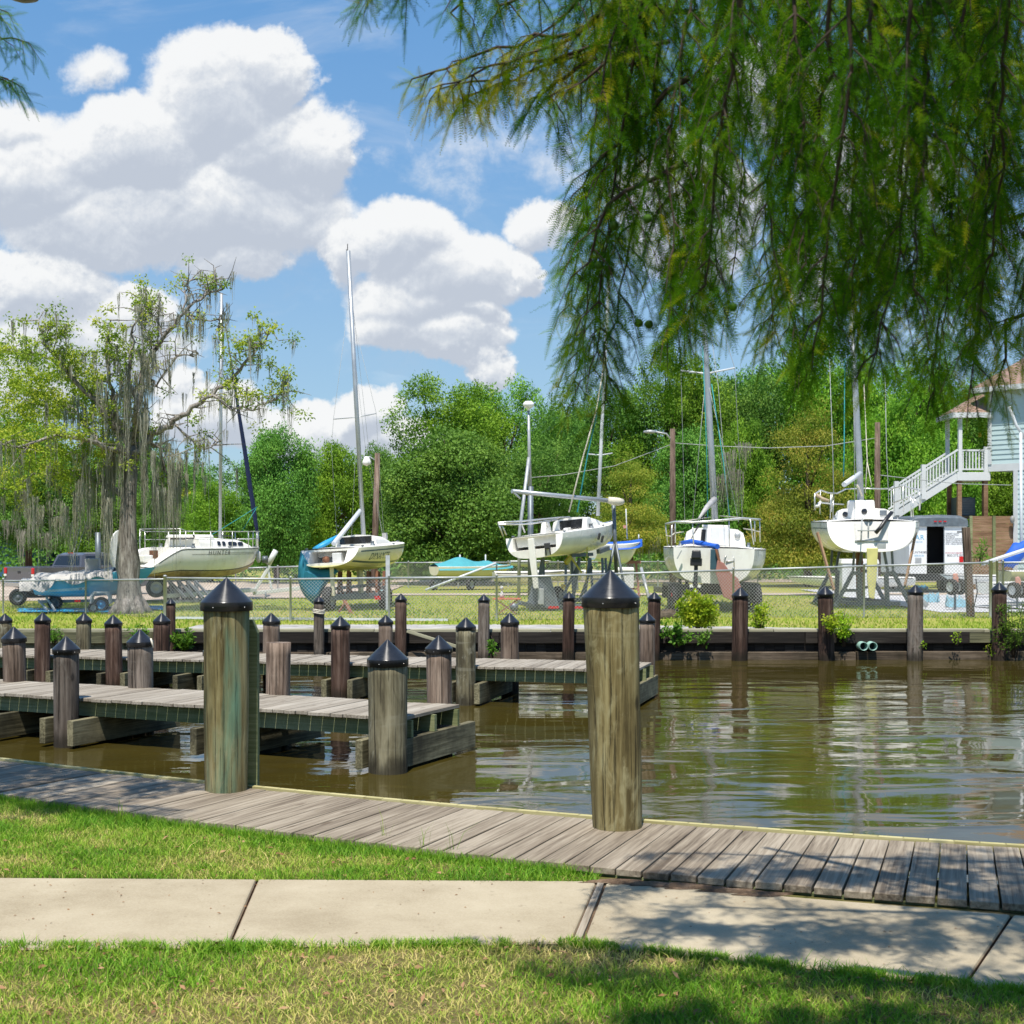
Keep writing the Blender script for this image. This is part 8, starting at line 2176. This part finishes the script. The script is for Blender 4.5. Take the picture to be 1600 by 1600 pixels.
rb = MB(); rb.tube([(X(1507, 34.7), 34.2, GZ), (X(1506.5, 34.7), 34.2, Z(930, 34.2)), (X(1503, 34.7), 34.2, Z(932, 34.2)), (X(1503, 34.7), 34.2, Z(944, 34.2))], .022, 6)
tag(rb.build('iron_hook', M['rust']), 'small rusty iron hook post at the foot of the grey wooden post', 'hook')
hz = MB(); hz.tube([W(1525, 905, 34.4), W(1527, 925, 34.3), W(1522, 948, 34.2), W(1545, 950, 34.2), W(1570, 949, 34.1), W(1600, 952, 34.1)], .016, 6)
tag(hz.build('black_hose', M['black']), 'black hose hanging down beside the grey wooden post', 'hose')
rk = MB(); rows = []
for i in range(9):
    ph = math.pi * i / 8; rows.append([Vector((.26 * math.sin(ph) * math.cos(a) * (1 + .2 * math.sin(a * 3 + ph * 2)), .2 * math.sin(ph) * math.sin(a), .17 * math.cos(ph) * (1 + .15 * math.cos(a * 2)))) for a in [2 * math.pi * k / 14 for k in range(14)]])
rk.grid(rows, closed=True)
tag(rk.build('boulder', M['waler'], loc=(X(1040, 34), 33.8, GZ + .05)), 'grey boulder at the foot of the fence left of the lime bush', 'boulder')
tag(MB().tube([W(1002, 888, 42), W(1014, 935, 41)], .05, 8).build('steel_pipe', M['galv']), 'leaning steel pipe between the storage box and the wide sailboat', 'pipe')
tag(MB().beam(W(636, 986, BD - .3), W(716, 1011, BD - .55), .05, .06).build('loose_plank', M['cap_wood'], bevel=.004), 'loose pale plank hanging down the face of the black bulkhead', 'plank')
tag(MB().beam((X(275, 33.2), 33.2, GZ + .05), (X(700, 32.3), 32.3, GZ + .05), .06, .05).build('fence_kerb', M['mast_white']), 'pale pipe lying along the foot of the near fence', 'pipe')

# street lamp whose head reaches in at the top left corner
sl_ = thing('street_lamp', (-4.35, 9.0, .48), 'street lamp whose grey lamp head just dips into the top left corner', 'street lamp')
zh_ = Z(-4, 9.0) - .48
MB().tube([(0, 0, 0), (0, 0, zh_ - .1), (.12, 0, zh_ + .16), (.55, 0, zh_ + .22)], [.07, .05, .04, .035], 10).build('pole', M['metal_grey'], sl_)
hd = MB(); hd.lathe([(.001, .12), (.10, .11), (.17, .04), (.18, 0), (.15, -.035), (.06, -.055), (.001, -.06)], 20, (-.35 * 0 + (X(37, 9.0) + 4.35), 0, zh_ + .03), M=Matrix.Diagonal((.62, .55, 1))); hd.build('lamp_head', M['metal_grey'], sl_)
